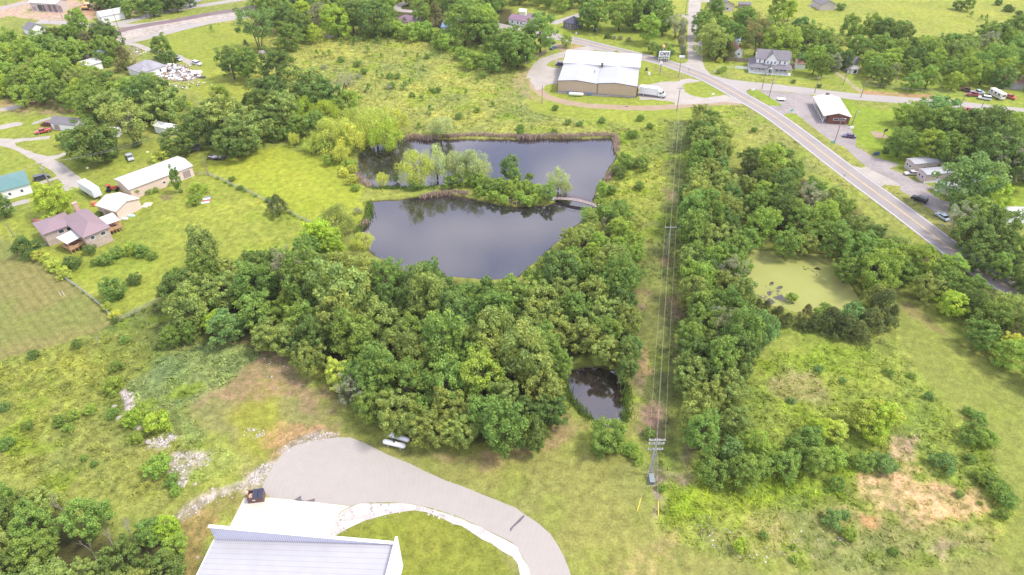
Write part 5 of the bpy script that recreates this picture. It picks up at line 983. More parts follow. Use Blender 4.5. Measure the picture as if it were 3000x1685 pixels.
house('teal_shed', 'shed with pale teal roof cut by the right edge', 'shed', 'a4 2470,1175 2620,1160 2450,1145', 2.8, mw_white, mr_teal, rise=.9)
house('hidden_house', 'pale blue house almost swallowed by bluish trees', 'house', 'a4 1700,1090 1890,1095 1710,1050', 2.8, mat('pale_blue_wall', (.5, .56, .64), .7), mat('pale_blue_tin', (.52, .58, .66), .6), rise=.9)
house('small_shed', 'little brown shed at the edge of trees left of the warehouse', 'shed', 'a3 120,560 178,545 118,535', 2.2, mw_old, mat('pale_tin', (.6, .58, .56), .6), rise=.6)
house('small_shed', 'little white-roofed shed hidden among trees north of the village lawn', 'shed', 'a3 1130,150 1180,150 1145,120', 2.4, mw_tan, m_trim, rise=.8)
for i, (s, lb) in enumerate((('e6 385,395 948,340 295,330', 'greige mobile home nearest the motel, set behind the silver sedan'), ('e6 560,545 1010,505 485,490', 'greige mobile home with white skirting, half behind the big bluish tree'), ('e6 790,705 1690,690 742,645', 'white mobile home almost hidden by the big bluish tree'), ('e6 1740,1100 2200,1105 1745,1000', 'white mobile home at the right edge below the mobile home row'))):
    e, L, D = house('mobile_home', lb, 'mobile home', s, 3.1, (mw_mobile if i < 2 else mw_white), (mr_silver if i < 3 else mr_white), rise=.35, oh=.12, size=(None if i != 1 else 15, 4.2), wins=[('F', .25, 1.3, .9, .8), ('F', .48, 1.3, .6, .8), ('F', .72, .6, .95, 2.0, 'door'), ('L', .25, 1.2, 1.0, 1.0), ('L', .6, 1.2, 1.0, 1.0)], group='mobile homes along the gravel drive')
    k = MB(); k.box(-.03, L+.03, -.05, -.005, 0, .7); k.build('skirting', m_trim if i else mw_old, e)
# ---- brick motel with white roof
def motel():
    o, a, L, D = rect('a4 690,1092 948,1106 595,910', 3.1)
    e = empty('motel', (o.x, o.y, 0), a, 'red brick building with white overhanging roof in the grey gravel lot', 'building')
    w = MB(); gable_walls(w, 2.0, L-.3, .3, D-.3, 0, 3.0, 1.15, 'y'); w.build('wall', mw_red, e)
    r = MB(); gable_roof(r, 0, L, 0, D, 3.05, 1.35, 'y', .18, .25); r.build('roof', mr_beige, e)
    for i in range(10):
        p = MB(); y = .4+i*(D-.8)/9; p.box(.15, .3, y-.08, y+.08, 0, 3.0); p.build('post', m_trim, e)
        if i < 9:
            d = MB(); d.box(1.92, 1.99, y+1.0, y+1.9, .1, 2.2); d.build('door', m_trim if i % 2 else m_dtrim, e)
    b = MB(); b.box(.1, .22, .4, D-.4, .85, .95); b.build('railing', m_trim, e)
    for u in (.38, .62):
        q = win(e, 'F', L*u, 1.4, 2.0, .9, L, D); q.location.y = .3
    v = MB(); v.box(L*.5-.6, L*.5+.6, D-1, D, 4.3, 5.0); v.build('roof_vent', m_dtrim, e)
motel()
# ---- white porch house
def porch_house():
    a0, b0, c0 = UU('e2 280,715 1325,800 250,420', 0)[:2]+UU('e2 300,440', 2.8); d = (b0-a0).normalized(); n = Vector((-d.y, d.x, 0)); L = (b0-a0).length
    e = empty('porch_house', (a0.x, a0.y, 0), math.atan2(d.y, d.x), 'white two-storey farmhouse with grey roofs and wraparound porch', 'house'); s = L/21.0
    D = 12.5; x0, x1 = 3.2*s, 18.6*s; wl = MB(); wl.box(x0, x1, 3.0, D, 0, 5.9); gable_walls(wl, 7.6*s, 13.2*s, 2.4, 7.6, 0, 5.9, 2.9, 'y'); wl.box(x1-2.6*s, x1+1.6*s, 6.0, D+.8, 0, 5.6); wl.build('wall', mw_white, e)
    r = MB(); gable_roof(r, x0, x1, 3.0, D, 5.95, 2.6, 'x', oh=.4); rf = r.build('roof', mr_shing, e)
    ge = MB()
    for x in (x0+.003, x1-.003): ge.prism([(3.0, 5.85), (D, 5.85), ((D+3)/2, 8.4)], 0, x-.06, x+.06)
    ge.build('gable_wall', mw_white, e)
    r = MB(); gable_roof(r, 7.6*s, 13.2*s, 2.4, 7.8, 5.98, 2.9, 'y', oh=.35); r.build('cross_roof', mr_shing, rf)
    r = MB(); gable_roof(r, x1-2.6*s, x1+1.6*s, 6.0, D+.8, 5.62, 1.9, 'x', oh=.3); r.build('rear_roof', mr_shing, rf)
    ct = MB(); gable_walls(ct, x1-2.55*s, x1+1.55*s, 6.05, D+.75, 5.4, 5.6, 1.85, 'x'); ct.build('gable_wall', mw_white, e)
    pr = MB(); z = 2.75
    pr.face([(-.3, -.3, z), (L+.3, -.3, z), (x1+.1, 3.0, z+1.15), (x0-.1, 3.0, z+1.15)]); pr.face([(-.3, -.3, z), (x0-.1, 3.0, z+1.15), (x0-.1, D-1, z+1.15), (-.3, D-1, z)]); pr.face([(L+.3, -.3, z), (L+.3, 5.9, z), (x1+.1, 5.9, z+1.15), (x1+.1, 3.0, z+1.15)])
    pr.box(-.3, L+.3, -.3, 2.9, z-.16, z-.01); pr.box(-.3, x0-.15, 2.95, D-1, z-.16, z-.01); pr.box(x1+.12, L+.3, 2.95, 5.9, z-.16, z-.01); pr.build('porch_roof', mr_shing, e)
    fl = MB(); fl.box(0, L, 0, 2.95, 0, .5); fl.box(0, x0-.1, 3, D-1, 0, .5); fl.build('porch_floor', m_trim, e)
    for i in range(11):
        x = .1+i*(L-.3)/10
        if abs(x-10.4*s) < 1: continue
        p = MB(); p.box(x, x+.16, .05, .21, .5, z-.17); p.build('porch_post', m_trim, e)
    rl = MB()
    for xa, xb in ((.3, 9.2*s), (11.6*s, L-.3)):
        rl.box(xa, xb, .08, .15, 1.3, 1.4); rl.box(xa, xb, .08, .15, .62, .7)
        k = int((xb-xa)/.28)
        for i in range(k): rl.box(xa+i*.28, xa+i*.28+.10, .09, .14, .7, 1.3)
    rl.build('porch_railing', m_trim, e)
    g = MB(); gable_roof(g, 9.1*s, 11.7*s, -1.3, 2.4, 3.0, 1.2, 'y', oh=.15); g.build('entry_roof', mr_shing, e); gw = MB(); gw.prism([(9.1*s, 2.9), (11.7*s, 2.9), (10.4*s, 4.05)], 1, -1.32, -1.15); gw.build('entry_gable', m_trim, e)
    for x in (9.15*s, 11.45*s): p = MB(); p.box(x, x+.25, -1.3, -1.05, 0, 3.0); p.build('entry_post', m_trim, e)
    dd = MB(); dd.box(9.9*s, 10.9*s, 2.33, 2.41, .5, 2.6); dd.build('front_door', m_dtrim, e)
    for x in (4.3, 6.6, 14.3, 16.8):
        q = win(e, 'F', x*s, 4.0, .75, 1.5, L, D); q.location.y = 3.0
    for x in (8.3, 10.15, 11.9):
        q = win(e, 'F', x*s, 4.0, .7, 1.3, L, D); q.location.y = 2.4
    for x in (4.2, 6.3, 13.6, 15.6, 17.2):
        q = win(e, 'F', x*s, 1.0, 1.5, 1.5, L, D); q.location.y = 3.0
porch_house()
# ================================================================ FENCES, BRIDGE, POLES, SIGNS
def fence(name, label, s, h, m, picket=None, posts=2.4, rails=2, solid=False):
    P = UU(s); e = empty(name, P[0], 0, label, 'fence'); o = P[0]; rl = MB()
    for i in range(len(P)-1):
        a, b = P[i]-o, P[i+1]-o; d = (b-a); Ln = d.length; ang = math.atan2(d.y, d.x); M = Matrix.Translation(a) @ Matrix.Rotation(ang, 4, 'Z')
        k = max(1, int(Ln/posts))
        for j in range(k): ps = MB(); ps.box(j*Ln/k-.06, j*Ln/k+.06, -.06, .06, 0, h+.06, M=M); ps.build('post', m, e)
        if solid:
            kk = max(1, int(Ln/.3))
            for j in range(kk): rl.box(j*Ln/kk+.01, (j+1)*Ln/kk-.01, -.10, -.065, .05, h-random.uniform(0, .07), M=M)
        else:
            for j in range(rails): z = h*(j+1)/rails; rl.box(0, Ln, -.025, .025, z-.05, z, M=M)
            if picket:
                kk = int(Ln/picket)
                for j in range(kk): rl.box(j*picket, j*picket+.03, -.012, .012, .1, h-.05, M=M)
    rl.build('boards' if solid else 'rails', m, e); return e
fence('board_fence', 'weathered grey board fence left of the white porch house', 'a3 1875,562 2000,568 2110,580 2222,590', 1.9, m_fence, solid=True)
fence('board_fence', 'weathered grey board fence right of the white porch house', 'a4 358,635 440,640 528,645', 1.9, m_fence, solid=True)
fence('white_fence', 'white panel fence joining the porch house on its left', 'a3 2100,645 2218,655', 1.3, m_trim, solid=True)
fence('white_fence', 'low white rail running left from the white panel fence', 'a3 1943,637 2100,646', .8, m_trim)
fence('wire_fence', 'galvanised wire fence between the brown hay field and the left lawn', 'c1 620,0 740,80 830,150 950,250 1020,320 1060,360 1110,390', 1.3, m_metal, picket=.25, rails=3)
fence('wire_fence', 'wire fence from the hay field corner to the wood', 'c1 1110,390 1220,350 1330,290 1440,240 1530,190', 1.3, m_metal, picket=.3, rails=3)
fence('wire_fence', 'weedy wire fence running from the long barn towards the pond', 'b1 1850,360 1970,365 2100,420 2200,470 2330,520 2480,600 2572,650 b2 170,690 280,700 400,770 540,835', 1.2, m_metal, picket=.35, rails=3)
fence('wire_fence', 'short wire pen beside the brick house', 'b1 370,1055 440,1035 470,1030', 1.2, m_metal, picket=.2, rails=2)
fence('old_fence', 'old board fence by the dark cars left of the warehouse', 'a3 225,545 280,515 320,490', 1.2, m_fence, solid=True)
fence('wire_fence', 'wire fence in front of the dense trees on the right village road', 'a4 1090,750 1200,820 1500,850 1880,868', 1.3, m_pole, rails=3, posts=4)
TL('''shrub mid 5 b1 2050,395 2120,430 2170,455 2230,490 2300,510 2400,560 2500,610; shrub fresh 4 b2 180,690 310,715 360,745 430,780 500,820; shrub mid 4 c1 700,50 780,120 870,180 980,280; shrub dark 5 c1 1150,380 1250,330 1350,285 1460,235; bush dark 9 c1 1080,385'''.replace('\n', ';'))
def bridge():
    a, b = UU('b3 405,590 785,655', 0); d = b-a; L = d.length; e = empty('footbridge', a, math.atan2(d.y, d.x), 'arched footbridge with rusty rails linking the island to the bank', 'bridge')
    hz = lambda t: .25+.75*math.sin(math.pi*t); n = 26
    dk = MB()
    for i in range(n):
        t0, t1 = i/n, (i+1)/n; dk.prism([(L*t0+.02, hz(t0)), (L*t1-.02, hz(t1)), (L*t1-.02, hz(t1)+.1), (L*t0+.02, hz(t0)+.1)], 1, -.75, .75)
    dk.build('deck', mat('pale_planks', (.30, .25, .24), .85, var=.2, scale=3), e); mru = mat('rusty_steel', (.17, .09, .075), .8, var=.3, scale=5)
    for y in (-.8, .8):
        r = MB()
        for hh in (.45, 1.0): r.tube([(L*i/n, y, hz(i/n)+.1+hh) for i in range(n+1)], .035, 5)
        r.tube([(L*i/n, y, hz(i/n)-.02) for i in range(n+1)], .09, 5)
        for i in range(0, n+1, 2): r.tube([(L*i/n, y, hz(i/n)), (L*i/n, y, hz(i/n)+1.1)], .03, 5)
        r.build('railing', mru, e)
    for x in (-.4, L+.4): k = MB(); k.box(x-.7, x+.7, -1, 1, -.8, .27); k.build('abutment', mw_conc, e)
bridge()
WIRES = []
def pole(base, H, label, arms=1, armlen=2.4, ang=0.0, name='utility_pole', cat='utility pole', group=None, trans=False, steel=False, lamp=False):
    e = empty(name, base, ang, label, cat, group); p = MB(); p.tube([(0, 0, -.2), (0, 0, H*.5), (0, 0, H)], [.17, .145, .11], 8); p.build('shaft', m_metal if steel else m_pole, e); tips = []
    for i in range(arms):
        z = H-.35-i*.9; a = MB(); a.box(-armlen/2, armlen/2, -.14, -.02, z-.07, z+.07); am_ = a.build('crossarm', m_pole if not steel else m_metal, e)
        for x in (-armlen/2+.12, 0 if i == 0 else armlen/2-.6, armlen/2-.12):
            q = MB(); q.tube([(x, -.08, z+.07), (x, -.08, z+.3)], [.05, .07], 6); q.build('insulator', m_trim, am_)
            if i == 0: tips.append(Vector(base)+Matrix.Rotation(ang, 3, 'Z') @ Vector((x, -.08, z+.33)))
    if trans: t = MB(); t.tube([(0, -.45, H-2.4), (0, -.45, H-1.3)], .32, 10); t.build('transformer', m_metal, e)
    if lamp: t = MB(); t.tube([(0, 0, H-.3), (0, -1.0, H+.1)], .05, 6); t.box(-.18, .18, -1.6, -.9, H+.02, H+.2); t.build('lamp_head', m_metal, e)
    if not tips: tips = [Vector(base)+Vector((0, 0, H-.1))]
    return e, tips
def wire(a, b, sag=.8, r=.028):
    mb = MB(); a, b = Vector(a), Vector(b); n = 14
    mb.tube([a.lerp(b, i/n)-Vector((0, 0, 4*sag*(i/n)*(1-i/n))) for i in range(n+1)], r, 4, cap=False); WIRES.append(mb)
def hauteur(sb, st):
    """pole height from where its base and top are seen"""
    b = UU(sb)[0]; tp = PX(st)[0]; lo, hi = 2.0, 25.0
    for _ in range(30):
        m = (lo+hi)/2
        if proj((b.x, b.y, m))[1] > tp[1]: lo = m
        else: hi = m
    return b, lo
main = []
b, H = hauteur('d3 1300,500', 'd3 1355,165'); print('pole H', H)
def hframe():
    b, H = hauteur('d3 1300,500', 'd3 1355,165'); e = empty('riser_pole', b, 0, 'tall pole with stacked crossarms and conduits where the power line ends', 'utility pole'); tips = []
    p = MB(); p.tube([(0, 0, -.2), (0, 0, H)], [.19, .13], 8); p.build('shaft', m_metal, e)
    for i, (z, w) in enumerate(((H-.3, 3.1), (H-1.3, 3.0), (H-2.9, 3.0))):
        a = MB(); a.box(-w/2, w/2, -.18, -.10, z-.07, z+.07); a.box(-w/2, w/2, .10, .18, z-.07, z+.07); am_ = a.build('crossarm', m_metal, e)
        for x in (-w/2+.15, -.4, .4, w/2-.15):
            q = MB(); q.tube([(x, -.1, z+.08), (x, -.1, z+.4)], [.04, .06], 6); q.build('insulator', m_trim, am_)
        if i == 0: tips = [Vector((b.x+x, b.y, z+.4)) for x in (-w/2+.1, 0, w/2-.1)]
    for x in (-.28, .28):
        c = MB(); c.tube([(x, -.15, 0), (x, -.15, H-3)], .06, 6); c.build('conduit', m_metal, e)
    for i in range(6):
        c = MB(); c.box(-.3, .3, -.2, -.05, 1.2+i*1.3, 1.28+i*1.3); c.build('conduit_bracket', m_metal, e)
    for s, lab in (('d3 1180,845', 0), ('d3 1380,885', 1)):
        g = UU(s)[0]; top = Vector((b.x, b.y, H-1.0)); k = (top-g).normalized(); L0 = b
        w_ = MB(); w_.tube([top-L0, g-L0], .022, 4); w_.build('guy_wire', m_wire, e)
        y = MB(); y.tube([g-L0, g+k*2.6-L0], .07, 6); y.build('guy_guard', mat('yellow_guard', (.75, .62, .06), .5), e)
    return tips
main.append(hframe())
for sb, st, lb, al in (('b3 1447,1125', 'b3 1482,868', 'grey wooden pole with one crossarm standing mid-corridor', 3.2), ('a3 1530,1400', 'a3 1548,1172', 'wooden pole with crossarm where the corridor meets the meadow', 3.2), ('a3 1550,1050', 'a3 1562,900', 'wooden pole with crossarm on the edge of the truck lot', 3.0)):
    b, H = hauteur(sb, st); H = min(max(H, 10), 15); e, t = pole(b, H, lb, 1, al, 0.0, group='poles of the corridor power line', steel=(sb[0] == 'b')); main.append(t)
for i in range(len(main)-1):
    for j in range(3): wire(main[i][j], main[i+1][j], 1.0, .017)
    wire(main[i][1]-Vector((0, 0, 1.4)), main[i+1][1]-Vector((0, 0, 1.4)), 1.0, .014)
village = []
for sb, st, lb, kw in (('a3 1568,735', 'a3 1592,555', 'wooden pole beside the highway right of the cafe sign', {}), ('a4 170,918', 'a4 218,735', 'wooden pole with transformer on the grass triangle by the motel lot', dict(trans=True)), ('a4 103,840', 'a4 133,690', 'thin wooden pole on the verge left of the transformer pole', dict(arms=0)),
                       ('a4 598,880', 'a4 630,725', 'wooden pole on the verge behind the motel', {}), ('a4 868,800', 'a4 922,640', 'wooden pole with transformer beside the dirt drive', dict(trans=True)), ('a4 1033,920', 'a4 1083,755', 'wooden pole on the grass corner below the dirt drive', dict(arms=0)),
                       ('a4 1968,1010', 'a4 2015,880', 'wooden pole beside the side road near the camper', {}), ('a4 2160,1040', 'a4 2190,970', 'short wooden pole next to the red pickups', dict(arms=0)), ('a4 785,1350', 'a4 850,1110', 'tall pole with security lamp in front of the motel', dict(arms=0, lamp=True)), ('a4 950,1185', 'a4 1003,1045', 'slim pole with lamp beside the motel lawn', dict(arms=0, lamp=True)),
                       ('b1 472,460', 'b1 375,248', 'grey utility pole with transformer near the dark hatchback', dict(trans=True)), ('b1 1965,368', 'b1 1915,180', 'leaning bare post at the end of the long barn', dict(arms=0)), ('b1 130,948', 'b1 50,812', 'bare grey post at the edge of the left lawn', dict(arms=0)),
                       ('a1 2208,800', 'a1 2165,625', 'wooden pole with lamp in front of the round dark trees', dict(arms=0, lamp=True)), ('a1 1165,400', 'a1 1065,0', 'tall pale pole beside the pale road at top left', dict(arms=0)), ('a3 487,660', 'a3 487,510', 'wooden pole with transformer left of the warehouse', dict(trans=True, arms=0)),
                       ('a3 1630,140', 'a3 1637,0', 'wooden pole beside the gravel road at the top edge', {}), ('b4 2050,262', 'b4 2085,190', 'leaning pale post behind the mobile homes', dict(arms=0)), ('a1 1415,205', 'a1 1382,105', 'pole between the two roads at top left', {}), ('a1 62,50', 'a1 40,0', 'pole at the very top left corner', {}), ('a1 590,175', 'a1 525,0', 'slim pole in front of the equipment barn', dict(arms=0)), ('a3 282,975', 'a3 288,805', 'thin pale post on the grass below the loop drive', dict(arms=0))):
    b, H = hauteur(sb, st); H = min(max(H, 4), 16); a = kw.pop('arms', 1); village.append(pole(b, H, lb, a, 2.2, .5, **kw))
tp = lambda i, j=0: village[i][1][min(j, len(village[i][1])-1)]
for i, j in ((0, 1), (1, 3), (3, 6), (0, 16), (8, 3), (4, 3), (5, 6)):
    for k in (0, 2) if len(village[i][1]) > 1 and len(village[j][1]) > 1 else (0,): wire(tp(i, k), tp(j, k), 1.0, .014)
wire(tp(10, 0), U(PX('b1 1600,-60')[0], 9), 1.5, .025); wire(tp(10, 2), U(PX('b1 1600,-30')[0], 8), 1.5, .025); wire(tp(10, 0), U(PX('b1 -200,420')[0], 8), .8, .025); wire(tp(8), U(PX('b4 1420,510')[0], 6), 1, .022); wire(U(PX('b4 1420,510')[0], 6), U(PX('b4 1900,885')[0], 7), .6, .025); wire(main[-1][1], tp(0, 1), .8, .025)
o = None
for k, mb in enumerate(WIRES):
    q = mb.build('power_wire', m_wire); tag(q, None, 'wire', 'overhead power and service wires')
# ---- cafe sign on its pole
def cafe():
    b, H = hauteur('e1 1885,630', 'e1 1925,75'); H = min(H, 19); e = empty('cafe_sign', b, R(-4), 'tall roadside sign reading CAFE with an orange ball on top', 'sign')
    p = MB(); p.tube([(0, 0, -.2), (0, 0, H-1.2)], [.30, .20], 8); p.build('post', m_metal, e)
    zc = H-3.9; bd = MB(); bd.box(-1.6, 3.2, -.35, .05, zc-1.3, zc+1.2); pn = bd.build('sign_panel', m_trim, e)
    for ch, x in zip('CAFE', (-1.15, -.05, 1.0, 2.0)):
        cu = bpy.data.curves.new('letter', 'FONT'); cu.body = ch; cu.size = 1.75; cu.extrude = .03; cu.offset = .045; ob = bpy.data.objects.new('letter', cu); COL.objects.link(ob)
        dg = bpy.context.evaluated_depsgraph_get(); me = bpy.data.meshes.new_from_object(ob.evaluated_get(dg)); bpy.data.objects.remove(ob)
        me.materials.clear(); me.materials.append(mat('sign_black', (.02, .02, .025), .6)); lo = linkmesh('letter', me, pn); lo.location = (x, -.39, zc-.45); lo.rotation_euler = (math.pi/2, 0, 0)
    u = MB(); u.box(-.9, 2.4, -.40, -.353, zc-1.0, zc-.82); u.build('underline', m_black, pn)
    lg = MB()
    for x in (-1.5, -.5, 1.0, 2.0, 3.0): lg.box(x-.08, x+.08, -.2, -.04, zc-3.0, zc-1.303)
    lg.box(-1.6, 3.1, -.24, -.2, zc-2.0, zc-1.8); lg.build('lower_frame', m_trim, e)
    s = MB(); s.box(-.7, .5, -.3, .3, zc-4.6, zc-3.4); s.build('lower_panel', m_trim, e)
    bm = bmesh.new(); bmesh.ops.create_icosphere(bm, subdivisions=2, radius=.7)
    for v in bm.verts:
        if v.index % 7 == 0: v.co *= 1.35
    me = bpy.data.meshes.new('ball'); bm.to_mesh(me); bm.free(); me.materials.append(mat('orange_ball', (.75, .38, .14), .5)); k = linkmesh('orange_ball', me, e); k.location = (0, 0, H-.6)
cafe()
# ================================================================ VEHICLES AND SMALL THINGS
def paint(c): return mat('car_paint_%02d_%02d_%02d' % tuple(int(v*99) for v in c), c, .3, var=.04, spec=.6, coat=.5)
m_carglass = mat('car_glass', (.02, .025, .03), .08, var=.05, spec=.9); m_lampc = mat('headlamp', (.75, .75, .72), .2); m_tail = mat('tail_lamp', (.45, .03, .02), .3); m_rim = mat('wheel_rim', (.5, .5, .52), .4, metal=.4)
def car(kind, col, s, label, name=None, group=None, cat='car'):
    """s = two ground points, rear then front"""
    a, b = UU(s); d = b-a; ang = math.atan2(d.y, d.x); c = (a+b)/2
    P = {'sedan': (4.7, 1.8, [(0, .35), (4.7, .35), (4.68, .7), (3.5, .95), (1.0, 1.0), (.05, .9)], [(.75, 1.0), (3.45, .95), (2.75, 1.42), (1.45, 1.42)]),
         'suv': (4.8, 1.95, [(0, .4), (4.8, .4), (4.75, .95), (3.6, 1.12), (.05, 1.12)], [(.1, 1.12), (3.65, 1.12), (3.0, 1.72), (.35, 1.74)]),
         'van': (5.2, 2.0, [(0, .4), (5.2, .4), (5.15, .95), (4.4, 1.2), (.03, 1.3)], [(.08, 1.3), (4.45, 1.2), (3.7, 2.0), (.2, 2.05)]),
         'pickup': (5.5, 1.95, [(0, .5), (5.5, .5), (5.45, 1.0), (4.1, 1.12), (2.1, 1.12), (2.1, 1.0), (0, 1.0)], [(2.15, 1.1), (4.15, 1.1), (3.6, 1.72), (2.35, 1.74)])}[kind]
    L, Wd, low, top = P; e = empty(name or {'sedan': 'parked_car', 'suv': 'parked_car', 'van': 'parked_van', 'pickup': 'pickup_truck'}[kind], c, ang, label, cat, group); h = Wd/2
    bd = MB(); bd.prism([(x-L/2, z) for x, z in low], 1, -h, h)
    if kind == 'pickup': bd.box(.1-L/2, 2.05-L/2, -h, -h+.08, 1.0, 1.2); bd.box(.1-L/2, 2.05-L/2, h-.08, h, 1.0, 1.2); bd.box(0-L/2, .1-L/2, -h, h, 1.0, 1.2)
    B = bd.build('body', paint(col), e, bevel=.07)
    g = MB(); t = .16; n = len(top)      # greenhouse narrows towards the roof
    lo2 = [(x-L/2, z) for x, z in top[:2]]; hi2 = [(x-L/2, z) for x, z in top[2:]]
    vs = [(lo2[0][0], -h+.05, lo2[0][1]), (lo2[1][0], -h+.05, lo2[1][1]), (lo2[1][0], h-.05, lo2[1][1]), (lo2[0][0], h-.05, lo2[0][1]), (hi2[1][0], -h+t, hi2[1][1]), (hi2[0][0], -h+t, hi2[0][1]), (hi2[0][0], h-t, hi2[0][1]), (hi2[1][0], h-t, hi2[1][1])]
    for q in ((0, 1, 5, 4), (1, 2, 6, 5), (2, 3, 7, 6), (3, 0, 4, 7), (4, 5, 6, 7)): g.face([vs[k] for k in q])
    g.build('windows', m_carglass, e)
    rf = MB(); x0, x1 = hi2[1][0]-.06, hi2[0][0]+.06; rf.box(x0, x1, -h+t-.04, h-t+.04, hi2[0][1], hi2[0][1]+.06)
    for sg in (-1, 1):
        for f in (.36, .68):
            xm = lo2[0][0]+(lo2[1][0]-lo2[0][0])*f; rf.tube([(xm, sg*(h-.03), lo2[0][1]), (xm*.5+(x0+x1)*.25, sg*(h-t), hi2[0][1])], .045, 4)
    rf.build('roof', paint(col), e)
    for x in (L*.18-L/2, L*.80-L/2):
        for y in (-h+.05, h-.05):
            w = MB(); w.tube([(x, y-.11, .34), (x, y+.11, .34)], .34, 12); wo = w.build('wheel', m_black, e); r = MB(); r.tube([(x, y-.125, .34), (x, y+.125, .34)], .19, 10); r.build('rim', m_rim, wo)
    for y in (-h+.3, h-.3):
        q = MB(); q.box(L/2-.06, L/2+.015, y-.2, y+.2, .62, .78); q.build('headlight', m_lampc, e); q = MB(); q.box(-L/2-.015, -L/2+.05, y-.2, y+.2, .7, .9); q.build('tail_light', m_tail, e)
    return e
car('suv', (.015, .018, .028), 'b4 1625,625 1535,590', 'black estate car parked beside the highway verge on the right')
car('sedan', (.52, .62, .66), 'b4 1840,795 1760,745', 'pale blue sedan parked below the black estate car')
car('sedan', (.50, .48, .47), 'b4 1560,360 1455,360', 'silver sedan in front of the first mobile home')
car('sedan', (.36, .36, .40), 'b4 1925,650 1995,665', 'grey sedan in shade under the big bluish tree')
car('sedan', (.70, .70, .70), 'b4 2010,650 2080,668', 'white sedan next to the grey sedan under the big tree')
car('sedan', (.10, .07, .14), 'a4 960,1300 885,1290', 'dark purple car parked at the edge of the motel lot')
car('suv', (.03, .035, .05), 'b1 340,420 460,385', 'dark hatchback parked near the teal-roofed house')
car('pickup', (.42, .45, .48), 'b1 1215,180 1245,240', 'silver pickup parked on the left lawn', cat='pickup truck')
car('pickup', (.42, .08, .06), 'a1 480,1235 345,1265', 'faded red pickup on the grass in front of the white garage', cat='pickup truck')
car('suv', (.16, .02, .03), 'a1 480,1185 435,1185', 'burgundy car tucked beside the white garage')
car('sedan', (.45, .46, .48), 'a1 1650,560 1710,580', 'silver car on the gravel drive near the junk house')
car('suv', (.66, .66, .66), 'a1 1820,600 1900,620', 'white car parked on the grass at the end of the gravel drive')
car('suv', (.12, .13, .14), 'b1 1880,120 1780,140', 'dark vehicle half under the oaks beside the flatbed trailer')
car('sedan', (.10, .13, .22), 'a3 365,470 415,450', 'blue car by the fence left of the warehouse')
car('suv', (.05, .06, .07), 'a3 335,425 395,410', 'dark car behind the blue car left of the warehouse')
car('sedan', (.04, .06, .14), 'a3 440,615 478,615', 'dark blue car beside the left wall of the warehouse')
car('pickup', (.36, .10, .11), 'a4 2055,905 2130,905', 'red pickup on the lawn left of the white car by the camper', cat='pickup truck')
car('pickup', (.50, .62, .70), 'a4 2075,885 2185,885', 'pale blue pickup behind the red pickup near the camper', cat='pickup truck')
car('suv', (.72, .72, .72), 'a4 2245,945 2145,930', 'white estate car beside the camper')
car('pickup', (.14, .06, .07), 'a4 1995,855 2045,865', 'dark red vehicle at the foot of the trees near the camper', cat='pickup truck')
car('pickup', (.50, .10, .07), 'a4 2395,915 2460,935', 'red pickup right of the camper', cat='pickup truck')
car('pickup', (.40, .04, .06), 'a4 1995,1045 2080,1060', 'red pickup among the trees below the side road', cat='pickup truck')
car('sedan', (.45, .08, .10), 'a4 2140,1120 2085,1115', 'pinkish red car below the red pickup among the trees')
car('sedan', (.03, .03, .035), 'a4 2120,1095 2160,1085', 'black car between the two red vehicles among the trees')
car('sedan', (.66, .66, .68), 'b4 2090,905 2150,930', 'white car glimpsed through trees by the highway')
def box_truck():
    a, b = UU('e1 1500,1010 1930,1065'); d = b-a; e = empty('box_truck', a, math.atan2(d.y, d.x), 'white box truck backed up to the warehouse dock', 'truck'); L = 10.8
    q = MB(); q.box(0, 7.6, -1.25, 1.25, 1.05, 3.9); q.build('cargo_box', mat('truck_white', (.78, .78, .80), .4, var=.03, stripes=(0, 1.2, .94, .06)), e)
    c = MB(); c.prism([(7.75, .7), (10.7, .7), (10.7, 1.5), (9.9, 1.75), (9.3, 2.7), (7.75, 2.8)], 1, -1.15, 1.15); cb = c.build('cab', paint((.78, .78, .79)), e, bevel=.08)
    w = MB(); w.prism([(9.95, 1.80), (9.36, 2.62), (9.42, 2.66), (10.03, 1.84)], 1, -1.0, 1.0); w.build('windscreen', m_carglass, cb)
    for y in (-1.17, 1.13): g = MB(); g.box(8.4, 9.3, y, y+.04, 1.75, 2.45); g.build('side_window', m_carglass, cb)
    ch = MB(); ch.box(0, 10.2, -.5, .5, .7, 1.04); ch.build('chassis', m_black, e); f = MB(); f.box(7.7, 9.2, -.9, .9, 2.81, 3.5, taper=.25); f.build('wind_deflector', paint((.78, .78, .79)), e)
    for x in (1.9, 9.4):
        for y in (-1.0, 1.0): w = MB(); w.tube([(x, y-.16, .48), (x, y+.16, .48)], .48, 12); wo = w.build('wheel', m_black, e); r = MB(); r.tube([(x, y-.18, .48), (x, y+.18, .48)], .28, 10); r.build('rim', m_trim, wo)
    for y in (-.8, .8): g = MB(); g.box(10.69, 10.75, y-.2, y+.2, .95, 1.2); g.build('headlight', m_lampc, e)
    g = MB(); g.box(10.6, 10.85, -1.15, 1.15, .45, .7); g.build('bumper', m_black, e)
box_truck()
